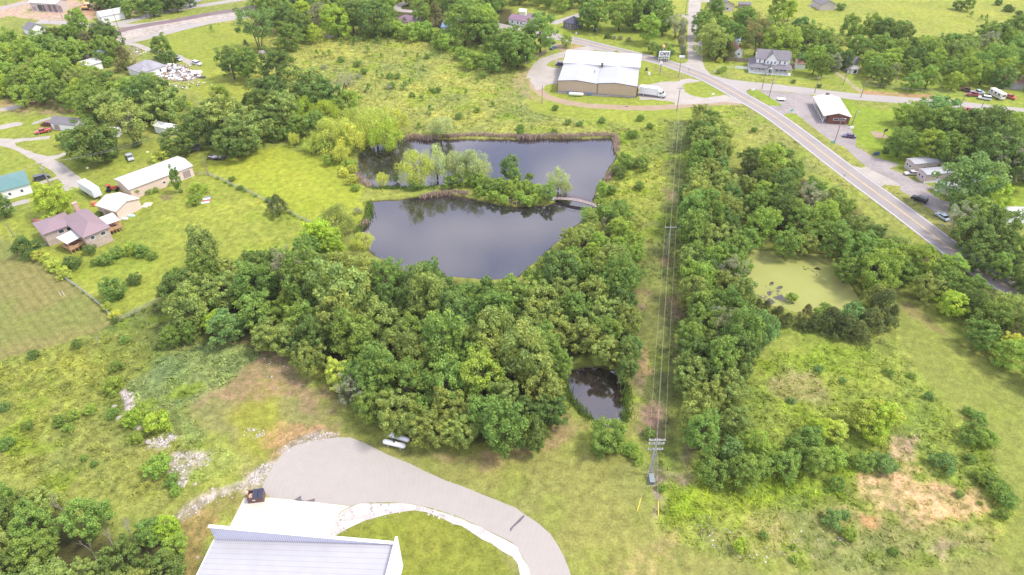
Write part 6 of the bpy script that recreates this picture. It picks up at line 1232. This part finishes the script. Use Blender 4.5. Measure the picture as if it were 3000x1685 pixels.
def cargo_trailer():
    a, b = UU('b1 935,590 800,505'); d = b-a; e = empty('cargo_trailer', a, math.atan2(d.y, d.x), 'long white enclosed trailer parked between the workshop and the drive', 'trailer'); L = d.length
    q = MB(); q.box(0, L, -1.4, 1.2, .9, 3.7); q.build('box_body', mat('trailer_white', (.70, .72, .78), .4, var=.04, stripes=(0, 1.1, .9, .06)), e, bevel=.05); t = MB(); t.box(.1, L-.1, -1.3, 1.1, 3.72, 3.78); t.build('roof_panel', m_trim, e)
    for x in (L*.62, L*.72, L*.8):
        for y in (-1.2, 1.0): w = MB(); w.tube([(x, y-.12, .45), (x, y+.12, .45)], .45, 12); w.build('wheel', m_black, e)
    h = MB(); h.box(-1.2, 0, -.2, .1, .6, .8); h.box(-1.0, -.7, -.1, 0, 0, .6); h.build('hitch', m_black, e); dd = MB(); dd.box(.3, 1.2, -1.46, -1.41, 1.1, 3.2); dd.build('side_door', mat('dark_red_panel', (.20, .06, .06), .6), e)
cargo_trailer()
def tractor():
    a = UU('b1 1050,515')[0]; e = empty('tractor', a, .3, 'red tractor between the long barn and the white trailer', 'tractor'); red = paint((.45, .05, .06))
    h = MB(); h.box(.2, 2.2, -.4, .4, .9, 1.6); h.box(-.8, .2, -.5, .5, .8, 1.1); h.build('bonnet', red, e, bevel=.08); c = MB(); c.box(-.9, .2, -.7, .7, 2.2, 2.35); c.build('canopy', red, e)
    for x in (-.85, .15):
        for y in (-.65, .6): p = MB(); p.box(x-.03, x+.03, y, y+.06, 1.1, 2.2); p.build('canopy_post', m_black, e)
    for x, r in ((-.5, .75), (1.8, .45)):
        for y in (-.8, .8): w = MB(); w.tube([(x, y-.18, r), (x, y+.18, r)], r, 12); w.build('wheel', m_black, e)
    s = MB(); s.box(-.5, -.1, -.25, .25, 1.1, 1.6); s.build('seat', m_black, e)
tractor()
def camper():
    a, b = UU('a4 2365,950 2255,890'); d = b-a; e = empty('camper', a, math.atan2(d.y, d.x), 'cream motorhome with brown stripes parked beside the side road', 'camper'); L = max(7.5, min(9, d.length))
    q = MB(); q.prism([(0, .6), (L, .6), (L, 1.5), (L-.8, 2.0), (L-.2, 2.9), (0, 2.95)], 1, -1.2, 1.2); q.build('body', mat('camper_cream', (.70, .66, .60), .5, var=.05), e, bevel=.1)
    s = MB()
    for z in (1.15, 1.45): s.box(.1, L-.4, -1.23, -1.205, z, z+.12); s.box(.1, L-.4, 1.205, 1.23, z, z+.12)
    s.build('stripes', mat('brown_stripe', (.15, .10, .09), .6), e)
    for x in (1.0, 3.0, 5.2):
        for y in (-1.23, 1.20): w = MB(); w.box(x, x+1.1, y, y+.03, 1.8, 2.4); w.build('window', m_carglass, e)
    w = MB(); w.box(-.03, 0, -.8, .8, 1.7, 2.4); w.build('rear_window', m_carglass, e); t = MB(); t.box(2.5, 3.4, -.4, .4, 3.0, 3.3); t.box(5, 5.7, -.4, .4, 3.0, 3.2); t.build('roof_vent', m_trim, e)
    for x in (1.6, L-1.4):
        for y in (-1.05, 1.05): w = MB(); w.tube([(x, y-.12, .4), (x, y+.12, .4)], .4, 10); w.build('wheel', m_black, e)
camper()
def propane(s, L, r, label, group=None):
    a, b = UU(s); d = b-a; c = (a+b)/2; e = empty('propane_tank', c, math.atan2(d.y, d.x), label, 'gas tank', group); t = MB(); n = 7; pts = []; rad = []; z = r+.45
    for i in range(n+1): q = math.pi/2*i/n; pts.append((-L/2+r-r*math.cos(q), 0, z)); rad.append(max(.02, r*math.sin(q)))
    for i in range(n+1): q = math.pi/2*i/n; pts.append((L/2-r+r*math.sin(q), 0, z)); rad.append(max(.02, r*math.cos(q)))
    t.tube(pts, rad, 18); t.build('tank', mat('tank_white', (.80, .80, .80), .35, var=.03), e, smooth=True)
    for x in (-L*.28, L*.28): k = MB(); k.box(x-.12, x+.12, -r*.8, r*.8, 0, .55); k.build('saddle', mw_conc, e)
    v = MB(); v.tube([(0, 0, z+r-.05), (0, 0, z+r+.18)], .2, 10); v.build('valve_dome', m_dtrim, e)
propane('d2 1850,215 2050,262', 5.0, .55, 'front one of two white propane tanks at the edge of the wood', 'propane tanks by the turnaround')
propane('d2 1895,150 2085,205', 5.0, .55, 'rear one of two white propane tanks, partly under the branches', 'propane tanks by the turnaround')
propane('e1 205,1040 405,1050', 6.2, .6, 'white propane tank on the grass in front of the warehouse')
def dumpster():
    a, b = UU('d2 573,775 722,757'); d = b-a; L = d.length; e = empty('dumpster', a, math.atan2(d.y, d.x), 'brown dumpster with one lid open on the concrete pad', 'dumpster'); D = 1.8; br = mat('dumpster_brown', (.16, .09, .08), .7, var=.15)
    w = MB(); w.box(0, L, 0, .08, .1, 1.35); w.box(0, L, D-.08, D, .1, 1.65); w.box(0, .08, .08, D-.08, .1, 1.5); w.box(L-.08, L, .08, D-.08, .1, 1.5); w.box(0, L, 0, D, .02, .1); w.box(-.06, L+.06, -.06, .02, 1.35, 1.45); w.build('bin', br, e)
    for x0, x1 in ((L*.34, L*.66), (L*.68, L)):
        l = MB(); l.prism([(-.1, 1.47), (D+.05, 1.77), (D+.05, 1.83), (-.1, 1.53)], 0, x0+.03, x1-.03)
        for i in range(4): x = x0+.15+i*(x1-x0-.3)/4; l.prism([(0, 1.52), (D-.1, 1.83), (D-.1, 1.87), (0, 1.57)], 0, x, x+.1)
        l.build('lid', mat('lid_blue_black', (.04, .045, .075), .5), e)
    l = MB(); l.prism([(D+.02, 1.6), (D+.10, 1.6), (D+.45, .4), (D+.38, .4)], 0, .05, L*.32); l.build('lid', mat('lid_blue_black', (.04, .045, .075), .5), e)
    k = MB(); rn = random.Random(4)
    for i in range(9): x, y = rn.uniform(.15, L*.28), rn.uniform(.2, D-.6); k.box(x, x+.4, y, y+.4, .7+rn.uniform(0, .4), 1.2+rn.uniform(0, .2))
    k.build('cardboard', mat('cardboard', (.45, .29, .19), .9, var=.2), e)
    s = MB(); s.box(L*.3, L*.3+.55, -.04, -.005, .75, 1.0); s.build('sticker', m_trim, e)
dumpster()
def utilbox():
    a = UU('d3 1318,600')[0]; e = empty('utility_cabinet', a, R(88), 'tall grey-green utility cabinet at the foot of the riser pole', 'cabinet'); q = MB(); q.box(0, 2.0, -.45, .45, .08, .95); q.build('housing', mat('cabinet_green', (.12, .15, .15), .5, var=.08), e, bevel=.04)
    t = MB(); t.box(-.05, 2.05, -.5, .5, .96, 1.02); t.build('lid', mat('cabinet_top', (.19, .225, .22), .5), e); b = MB(); b.box(-.1, 2.1, -.52, .52, 0, .07); b.build('base', mw_conc, e)
utilbox()
def flatbed():
    a, b = UU('b1 2125,215 1965,205'); d = b-a; e = empty('flatbed_trailer', a, math.atan2(d.y, d.x), 'flatbed trailer loaded with red and white scrap boards at the lawn edge', 'trailer'); L = d.length; q = MB(); q.box(0, L, -1.2, 1.2, .6, .75); q.build('bed', m_dtrim, e); rn = random.Random(2)
    for i in range(14):
        k = MB(); x = rn.uniform(0, L*.5); y = rn.uniform(-1.1, .8); z = .76+rn.uniform(0, .35); k.box(x, x+rn.uniform(1.5, L*.5), y, y+.28, z, z+.07); k.build('board', (m_trim, mat('faded_red_board', (.40, .14, .13), .8), mw_old)[i % 3], e)
    for x in (L*.4, L*.52):
        for y in (-1.25, 1.25): w = MB(); w.tube([(x, y-.1, .35), (x, y+.1, .35)], .35, 10); w.build('wheel', m_black, e)
flatbed()
def sheetpile():
    a = UU('b1 1930,620')[0]; e = empty('scrap_sheets', a, .3, 'flat pile of red and white metal sheets beside a bush on the left lawn', 'scrap pile')
    for i, (x, y, w, h, m) in enumerate(((-1.6, -.8, 3.0, 1.3, m_trim), (-.8, .1, 2.6, 1.1, mat('faded_red_board', (.40, .14, .13), .8)), (-.6, 1.2, 2.2, .8, m_trim), (0, 2.0, 1.8, .8, mr_blue))): q = MB(); q.box(x, x+w, y, y+h, .08+i*.1, .16+i*.1); q.build('sheet', m, e)
sheetpile()
# ---- junk round the run-down house
def junk():
    rn = random.Random(9); mb = MB(); P = [(v.x, v.y) for v in UU('a1 1560,600 1700,610 1760,640 1880,700 1900,740 1780,760 1620,770 1540,720 1500,740 1480,700 1560,680')]; A_ = np.array(P); n = 0
    while n < 330:
        x, y = rn.uniform(*[A_[:, 0].min(), A_[:, 0].max()]), rn.uniform(*[A_[:, 1].min(), A_[:, 1].max()])
        if float(sdf(np.array([x]), np.array([y]), P)[0]) < 0: continue
        s = rn.uniform(.3, 1.5); M = Matrix.Translation((x, y, 0)) @ Matrix.Rotation(rn.uniform(0, 3), 4, 'Z') @ Matrix.Rotation(rn.uniform(-.2, .2), 4, 'X'); mb.box(-s/2, s/2, -s*.35, s*.35, 0, s*rn.uniform(.2, .8), rn.randrange(7), M); n += 1
    for s in ('a1 1740,815', 'a1 1860,800', 'a1 1610,805', 'a1 1800,620', 'a1 1290,470', 'a1 1320,500'):
        c = UU(s)[0]
        for i in range(16):
            s_ = rn.uniform(.2, .8); M = Matrix.Translation((c.x+rn.gauss(0, 2), c.y+rn.gauss(0, 1.5), 0)) @ Matrix.Rotation(rn.uniform(0, 3), 4, 'Z'); mb.box(-s_/2, s_/2, -s_*.35, s_*.35, 0, s_*.5, rn.randrange(7), M)
    o = mb.build('junk', [m_trim, mat('junk_grey', (.32, .31, .32), .8), mat('junk_rust', (.30, .20, .16), .9), m_trim, mat('junk_cream', (.62, .56, .50), .8), mat('junk_blue', (.40, .40, .44), .7), mat('junk_black', (.05, .05, .06), .8)]); tag(o, 'scattered white and rusty household junk beside the run-down house', 'junk', kind='stuff')
junk()
def tarp(s, w, h, m, label, name='tarp', cat='tarp', z=.8):
    a = UU(s)[0]; mb = MB(); mb.box(-w/2, w/2, -h/2, h/2, 0, z, taper=min(w, h)*.18); o = mb.build(name, m, bevel=.1); o.location = a; tag(o, label, cat); return o
tarp('a1 1850,685', 4.5, 3.2, m_trim, 'white tarp over a heap at the right end of the junk'); tarp('a1 1640,740', 5, 2.2, m_trim, 'white tarp lying in the middle of the junk', z=.4); tarp('a1 1910,735', 2.8, 1.6, m_dtrim, 'dark tarp at the lower right corner of the junk')
tarp('b1 745,712', 2.6, 1.6, mr_blue, 'blue tarp beside the chimney of the brick house'); tarp('b1 1165,778', 2.8, .9, m_trim, 'white upturned boat beside the workshop', 'upturned_boat', 'boat', .5); tarp('b1 1240,750', 2.2, 1.0, mat('pale_aqua', (.45, .66, .68), .5), 'pale aqua upturned boat beside the workshop', 'upturned_boat', 'boat', .5)
tarp('b1 1390,640', 2.8, 2.4, mat('rust_sheet', (.55, .42, .33), .8), 'tan plywood sheet leaning low behind the workshop', 'plywood_sheet', 'board', .3); tarp('b1 1360,660', 2.0, 1.0, m_trim, 'white board on the grass behind the workshop', 'plywood_sheet', 'board', .2)
tarp('b1 890,650', 1.6, 1.6, mat('orange_rust_bin', (.55, .20, .10), .7), 'orange rusty bin at the corner of the workshop', 'rusty_bin', 'bin', 1.4); tarp('b1 350,795', 3.2, 1.2, mat('rust_red', (.40, .16, .12), .8), 'rusty red trailer frame behind the brick house', 'rusty_trailer', 'trailer', .6)
tarp('b1 1390,150', .9, .9, mat('cream_cap', (.75, .78, .50), .6), 'cream round lid on the lawn near the yellow-green bush', 'tank_lid', 'lid', .4); tarp('b1 825,298', 1.0, 1.0, mat('cream_cap', (.75, .78, .50), .6), 'cream round lid on the lawn by the gravel drive', 'tank_lid', 'lid', .4)
tarp('b1 1040,100', 3.0, 1.4, m_rim, 'grey boat under the big oak', 'stored_boat', 'boat', .8); tarp('a1 1060,1270', 7, 4, m_trim, 'white canopy seen through the thin olive tree', 'party_tent', 'tent', 2.6); tarp('a1 70,1010', 5, 1.0, m_rim, 'pale heap at the left edge', 'gravel_heap', 'heap', .6) if 0 else None
tarp('a1 2490,500', 5.5, 2.6, mat('grey_rubble', (.42, .36, .35), .9, var=.3), 'heap of greyish rubble at the meadow edge', 'rubble_heap', 'heap', 1.1); tarp('a1 700,1050', 2.2, 1.4, mat('rust_red', (.40, .16, .12), .8), 'rust-red stump heap near the grey-roofed garage', 'brush_heap', 'heap', .9); tarp('a1 290,955', 5.0, 1.8, mat('log_orange', (.58, .38, .20), .9, var=.3), 'stack of orange logs under the young trees at left', 'log_pile', 'logs', .9)
tarp('a2 700,350', 4, 1.8, mat('grey_rubble', (.42, .36, .35), .9), 'pale heap under the bright round tree', 'rubble_heap', 'heap', .9); tarp('e5 620,370', 2.2, 1.2, m_trim, 'white tank on the lawn right of the dark cottage', 'white_tank', 'tank', 1.0)
tarp('a4 1180,155', 1.0, .8, m_blue if 0 else mr_blue, 'small blue bin by the verge', 'blue_bin', 'bin') if 0 else None
tarp('b4 1165,175', 1.1, .8, mat('dark_blue_bin', (.05, .10, .16), .6), 'left one of two dark blue bins on the grass near the motel', 'wheelie_bin', 'bin', 1.1); tarp('b4 1192,172', 1.1, .8, mat('dark_blue_bin', (.05, .10, .16), .6), 'right one of two dark blue bins on the grass near the motel', 'wheelie_bin', 'bin', 1.1)
tarp('c1 575,150', .12, .12, m_trim, 'left of two thin white stakes in the hay field', 'white_stake', 'stake', 1.6); tarp('c1 606,145', .12, .12, m_trim, 'right of two thin white stakes in the hay field', 'white_stake', 'stake', 1.7)
tarp('a3 780,1015', .25, .25, m_trim, 'white marker post on the grass below the loop drive', 'marker_post', 'post', 1.6); tarp('a3 1080,1005', 1.5, .9, mat('brown_cover', (.22, .16, .12), .9), 'brown hatch beside the loop drive', 'hatch', 'hatch', .3); tarp('a3 605,325', .9, .6, m_trim, 'white sign board on the lawn below the dark cottage', 'yard_sign', 'sign', 1.2); tarp('a3 415,310', 1.2, .5, m_trim, 'white statue-like ornament by the dark cottage', 'garden_ornament', 'ornament', 1.3)
tarp('a3 1600,540', 3.0, 1.4, m_trim, 'pile of white rocks at the foot of the vine-covered poles', 'rock_pile', 'rocks', .8); tarp('a4 945,1212', 1.6, .7, m_trim, 'white propane cylinder beside the motel', 'gas_cylinder', 'gas tank', 1.0); tarp('a1 1475,555', 1.6, 1.0, mat('dark_green_bin', (.04, .12, .08), .6), 'dark green bin behind the run-down house', 'green_bin', 'bin', 1.2)
def grader():
    a = UU('e4 1560,190')[0]; e = empty('road_grader', a, .12, 'yellow grader parked in the sandy yard behind the trees', 'machine'); ye = paint((.72, .42, .10)); b = MB(); b.box(0, 3.4, -.7, .7, .9, 1.9); b.build('engine', ye, e, bevel=.08); c = MB(); c.box(3.4, 5.0, -.7, .7, 1.2, 3.1); c.build('cab', m_carglass, e, bevel=.05); f = MB(); f.tube([(5, 0, 1.5), (8.0, 0, 1.8), (9, 0, 1.1)], .22, 6); f.build('frame', ye, e); bl = MB(); bl.box(6.2, 6.4, -1.8, 1.8, .2, .9); bl.build('blade', m_metal, e)
    for x in (.6, 2.4, 8.8):
        for y in (-1, 1): w = MB(); w.tube([(x, y-.2, .65), (x, y+.2, .65)], .65, 12); w.build('wheel', m_black, e)
    a = UU('e4 1660,135')[0]; e = empty('excavator', a, 2.6, 'orange excavator with raised arm behind the grader', 'machine'); b = MB(); b.box(-1.6, 1.6, -1.3, 1.3, 1.0, 2.2); b.build('house', ye, e, bevel=.1); t = MB(); t.tube([(1.2, 0, 2), (3.6, 0, 4.6), (6.2, 0, 3.0), (6.4, 0, 1.0)], [.3, .28, .2, .15], 6); t.build('arm', ye, e)
    for y in (-1.2, 1.2): k = MB(); k.box(-2, 2, y-.3, y+.3, .05, .9); k.build('track', m_black, e, bevel=.1)
grader()
def whitetable():
    a = UU('a4 285,945')[0]; e = empty('flat_trailer', a, R(-3), 'small white flat trailer standing in the grey lot', 'trailer'); b = MB(); b.box(-1.6, 1.6, -1.0, 1.0, .6, .72); b.build('bed', m_trim, e)
    for x in (-.5, .5):
        for y in (-1.05, 1.05): w = MB(); w.tube([(x, y-.08, .3), (x, y+.08, .3)], .3, 10); w.build('wheel', m_black, e)
    h = MB(); h.box(1.6, 2.8, -.06, .06, .5, .6); h.build('drawbar', m_metal, e)
whitetable()
def ivy():
    pass
def hoop():
    a = UU('a4 1240,1300')[0]; e = empty('basketball_hoop', a, .4, 'basketball hoop on the small dirt court', 'basketball hoop'); p = MB(); p.tube([(0, 0, 0), (0, 0, 3)], .07, 6); p.build('post', m_black, e); b = MB(); b.box(-.9, .9, -.35, -.29, 2.7, 3.8); b.build('backboard', m_dtrim, e); r = MB(); r.tube([(.23*math.cos(t), -.6+.23*math.sin(t), 3.05) for t in np.linspace(0, 6.28, 13)], .02, 4, cap=False); r.build('rim', mat('orange_rust_bin', (.55, .2, .1), .7), e)
hoop()
def roadsign(s, H, w, h, m, label, ang=0):
    a = UU(s)[0]; e = empty('road_sign', a, ang, label, 'road sign'); p = MB(); p.tube([(0, 0, 0), (0, 0, H)], .04, 6); p.build('post', m_metal, e); b = MB(); b.box(-w/2, w/2, -.06, -.02, H-h, H); b.build('plate', m, e)
roadsign('b4 2430,1310', 4.2, 1.5, 1.3, mat('sign_blue', (.06, .18, .55), .5), 'blue road sign on a green post near the right edge', .3); roadsign('b4 862,420', 2.6, 1.0, .8, m_metal, 'grey back of a road sign beside the highway verge', .5); roadsign('b4 1390,560', 3.4, .9, 1.2, m_trim, 'white motel sign board on the verge by the trailer drive', .3)
roadsign('a3 1660,690', 2.2, .7, .7, m_metal, 'small road sign beside the highway bend', .2); roadsign('a4 15,870', 1.8, 1.4, 1.0, m_trim, 'white board at the tip of the grass triangle', .2); roadsign('a4 760,1365', 1.6, 1.6, .8, mat('sign_green', (.10, .42, .34), .6), 'low green sign on the verge in front of the motel', .2); roadsign('a4 380,1065', 1.5, 1.5, .7, mat('sign_green', (.10, .42, .34), .6), 'low green sign at the motel lot entrance', .2); roadsign('a3 1890,905', 1.3, 1.2, .8, m_trim, 'small white sign on the grass island by the truck lot', .2)
roadsign('a3 1910,690', 1.2, .8, .7, m_trim, 'white sign by the corner of the gravel road and side road', .2)
for i, s in enumerate(('a3 1265,665', 'a3 1290,705')): tarp(s, 1.2, 1.0, (m_dtrim, m_trim)[i], ('black drum beside the right wall of the warehouse', 'white tank beside the right wall of the warehouse')[i], 'drum', 'drum', 1.3)
for i, s in enumerate(('c1 1155,1060', 'c1 1220,1140', 'c1 1205,1210', 'c1 1080,1195', 'c1 1125,1300', 'd1 1395,190', 'd1 1300,60', 'd1 1840,590', 'd1 2000,635', 'd1 1860,1280')):
    a = UU(s)[0]; rn = random.Random(i); bm = bmesh.new(); bmesh.ops.create_icosphere(bm, subdivisions=2, radius=1)
    for v in bm.verts: v.co = Vector((v.co.x*rn.uniform(.85, 1.1), v.co.y*rn.uniform(.8, 1.1), max(-.1, v.co.z*.45)))
    me = bpy.data.meshes.new('boulder'); bm.to_mesh(me); bm.free(); me.materials.append(mat('pale_rock', (.36, .31, .29), .9, var=.2, scale=3)); o = linkmesh('boulder', me); o.location = a; k = (.8, .9, .7, .7, .8, .8, .8, .4, .4, .3)[i]; o.scale = (k, k*.8, k); o.rotation_euler[2] = i; tag(o, None, 'boulder', 'pale boulders along the rubble bank')
# ---- ivy column and vine-covered line along the gravel road
for s, r_, hs in (('b1 1640,270', 9, 1.3), ('b1 1650,400', 10, 1.2)): pass
TL('bush grey 10 a3 1600,380 h=1.8; bush grey 9 a3 1605,300 h=1.8; bush grey 9 a3 1608,460 h=1.9; bush grey 8 a3 1612,220 h=1.8; bush dark 9 a3 905,335; bush grey 6 a3 960,350 1020,355 1100,370')
# ================================================================ LABELS FOR PLANTS (each told apart by where it stands) AND FAR WOODS
# beyond 300 of one kind the ones that look smallest become one mass
by = {}
for q in PLANTS: by.setdefault(q[1], []).append(q)
DROP = set()
def vis(q):
    x, y, d = proj(q[4]); r = q[3]*pxm(q[4]); return -60 < x < 2636 and -70 < y < 1520 and d > 0, r
for nm, lst in by.items():
    for q in lst:
        if not vis(q)[0]: DROP.add(q[0].name)
for n_ in list(DROP):
    pass
def kids(o): return [c for c in bpy.data.objects if c.parent == o]
allk = {}
for c in bpy.data.objects:
    if c.parent: allk.setdefault(c.parent.name, []).append(c)
merged = {}
for nm, lst in by.items():
    live = [q for q in lst if q[0].name not in DROP]
    live.sort(key=lambda q: -vis(q)[1])
    for q in live[295:]: merged.setdefault(nm, []).append(q)
for nm, lst in merged.items():
    Vs, Cs = [], []
    for q in lst:
        o = q[0]; k = allk.get(o.name, [o])
        for c in k:
            if 'crown' not in c.name and c is not o: continue
            me = c.data; V = np.empty(len(me.vertices)*3, np.float32); me.vertices.foreach_get('co', V); V = V.reshape(-1, 4, 3)[::3]
            lf = np.empty(len(me.vertices), np.float32); me.attributes['Leaf'].data.foreach_get('value', lf); lf = lf.reshape(-1, 4)[::3]
            ctr = V.mean(1, keepdims=True); V = ctr+(V-ctr)*1.6; M = np.array(Matrix.LocRotScale(o.location, o.rotation_euler, o.scale)); V = V @ M[:3, :3].T+M[:3, 3]
            Vs.append(V.reshape(-1, 3)); Cs.append((np.array(c.color[:3])[None, :]*(.62+.8*lf.reshape(-1, 1))))
    V = np.concatenate(Vs); me = fastmesh('far_woods', V, np.arange(len(V)).reshape(-1, 4), [M_TUFT], {'Col': np.clip(np.concatenate(Cs), 0, .9)}); tag(linkmesh('far_'+('woods' if 'tree' in nm else nm), me), 'smaller distant '+nm.replace('_', ' ')+' crowns massed along the far village woods', 'woods', kind='stuff')
    for q in lst: DROP.add(q[0].name)
for q in PLANTS:
    if q[0].name in DROP:
        for c in allk.get(q[0].name, []): bpy.data.objects.remove(c)
PLANTS = [q for q in PLANTS if q[0].name not in DROP]
for n_ in DROP: bpy.data.objects.remove(bpy.data.objects[n_])
LM = {'the brick house': 'f 180,580', 'the long barn': 'f 385,445', 'the teal-roofed house': 'f 30,465', 'the grey-roofed garage': 'f 165,305', 'the run-down house': 'f 380,172', 'the storage building': 'f 275,38', 'the grey-roofed cottage': 'f 75,70', 'the flatbed trailer': 'f 545,397',
      'the large pond': 'f 1180,580', 'the upper pond': 'f 1250,400', 'the footbridge': 'f 1447,505', 'the brown pond': 'f 1500,990', 'the algae pond': 'f 2000,700', 'the propane tanks': 'f 995,1105', 'the dumpster': 'f 648,1250', 'the metal hall': 'f 770,1390',
      'the hay field corner': 'f 292,812', 'the riser pole': 'f 1648,1120', 'the mid-corridor pole': 'f 1683,576', 'the warehouse': 'f 1515,190', 'the box truck': 'f 1637,232', 'the cafe sign': 'f 1670,130', 'the dark cottage': 'f 1438,60', 'the porch house': 'f 1935,165', 'the motel': 'f 2095,275',
      'the first trailer home': 'f 2340,412', 'the black car': 'f 2310,505', 'the blue road sign': 'f 2550,670', 'the sandy patch': 'f 2300,1255', 'the mown path bend': 'f 2290,800', 'the driveway curve': 'f 1360,1350', 'the camper': 'f 2508,243', 'the plum-roofed bungalow': 'f 1020,45', 'the basketball court': 'f 2215,340',
      'the rubble bank': 'f 420,1110', 'the grey barn': 'f 2150,150', 'the top tan house': 'f 1835,15', 'the junk heaps': 'f 480,190', 'the turf patch': 'f 640,1060', 'the wood centre': 'f 1080,860'}
LMP = {k: PX(v)[0] for k, v in LM.items()}
SECT = ['right of', 'lower right of', 'below', 'lower left of', 'left of', 'upper left of', 'above', 'upper right of']
ORD = ['nearest', 'second nearest', 'third nearest', 'fourth nearest', 'fifth nearest', 'sixth nearest', 'seventh nearest', 'eighth nearest', 'ninth nearest', 'tenth nearest', 'eleventh nearest', 'twelfth nearest']
info = []
for q in PLANTS: x, y, d = proj(q[4]); info.append((x, y, q))
arr = np.array([(a, b) for a, b, _ in info]); words = np.array([q[1]+'|'+q[2] for _, _, q in info]); best = [None]*len(info)
cand = []
for k, p in LMP.items():
    dx, dy = arr[:, 0]-p[0], arr[:, 1]-p[1]; dist = np.hypot(dx, dy*1.25); sec = (np.round(np.arctan2(dy, dx)/(math.pi/4)).astype(int)) % 8
    for s in range(8):
        for wd in set(words):
            ix = np.where((sec == s) & (words == wd) & (dist < 900))[0]
            if not len(ix): continue
            for r, i in enumerate(ix[np.argsort(dist[ix])][:12]): cand.append((r*70+dist[i], i, k, s, r))
cand.sort(key=lambda c: c[0])
for sc, i, k, s, r in cand:
    if best[i] is None: best[i] = (k, s, r)
SHAPE = {'oak_tree': 'broad oak', 'leafy_tree': 'leafy tree', 'tall_tree': 'tall tree', 'spreading_tree': 'spreading tree', 'willow_tree': 'willow', 'thin_tree': 'thin tree', 'cedar_tree': 'cedar', 'young_cedar': 'young cedar', 'bush': 'bush', 'shrub': 'low shrub', 'dead_tree': 'dead tree'}
GRP = {'oak_tree': 'oaks in the woods and gardens', 'leafy_tree': 'leafy trees in the woods and gardens', 'tall_tree': 'tall trees in the woods', 'spreading_tree': 'spreading trees', 'willow_tree': 'willows round the ponds', 'thin_tree': 'thin open trees', 'cedar_tree': 'cedars', 'young_cedar': 'young cedars dotted over the meadow', 'bush': 'bushes', 'shrub': 'low shrubs', 'dead_tree': 'dead trees'}
for (x, y, q), bst in zip(info, best):
    o = q[0]; sh = SHAPE[q[1]]
    if bst: k, s, r = bst; o['label'] = f'{q[2]} {sh}, {ORD[r]} of its colour {SECT[s]} {k}'
    else: o['label'] = f'{q[2]} {sh} in a crowded stand'
    o['group'] = q[5] or GRP[q[1]]
WN = {}
ws = [o for o in bpy.data.objects if o.get('category') == 'wire']
for i, o in enumerate(ws):
    c = sum((Vector(v.co) for v in o.data.vertices), Vector())/len(o.data.vertices); x, y, d = proj(c); k = min(LMP, key=lambda n: (LMP[n][0]-x)**2+(LMP[n][1]-y)**2)
    WN.setdefault(k, []).append(o)
for k, l in WN.items():
    l.sort(key=lambda o: o.data.vertices[0].co.x)
    for i, o in enumerate(l): o['label'] = ('thin overhead wire crossing near '+k) if len(l) == 1 else f'overhead wire near {k}, {["leftmost", "second", "third", "fourth", "fifth", "sixth", "seventh", "eighth", "ninth", "tenth"][min(i, 9)]} from the left'
bs = [o for o in bpy.data.objects if o.get('category') == 'boulder']
for i, o in enumerate(bs):
    o['label'] = ['largest', 'second'][0:0] and '' or ['pale boulder at the top of the rubble bank', 'widest pale boulder beside the tall grass', 'pale boulder just below the widest one', 'white boulder left of the rubble bank', 'white rock upper left of the bright bushes', 'pinkish boulder below the bright bushes', 'pinkish boulder between the two bright bushes', 'small stone below the lower rubble patch', 'small stone beside the rocky track', 'lone white stone on the bare slope by the lower wood'][i]
    del o['group']
# ================================================================ HAZE: thin even air over the whole place
hz = MB(); hz.box(-3400, 3400, -430, 1680, -3.0, 113.0); ho = hz.build('haze', []); tag(ho, kind='stuff'); ho['label'] = 'thin summer haze over the far fields'
hm = bpy.data.materials.new('haze'); hm.use_nodes = True; t = hm.node_tree; t.nodes.clear(); out = t.nodes.new('ShaderNodeOutputMaterial'); pv = t.nodes.new('ShaderNodeVolumePrincipled')
pv.inputs['Color'].default_value = (.96, .97, 1.0, 1); pv.inputs['Density'].default_value = .00006; t.links.new(pv.outputs[0], out.inputs['Volume']); ho.data.materials.append(hm)
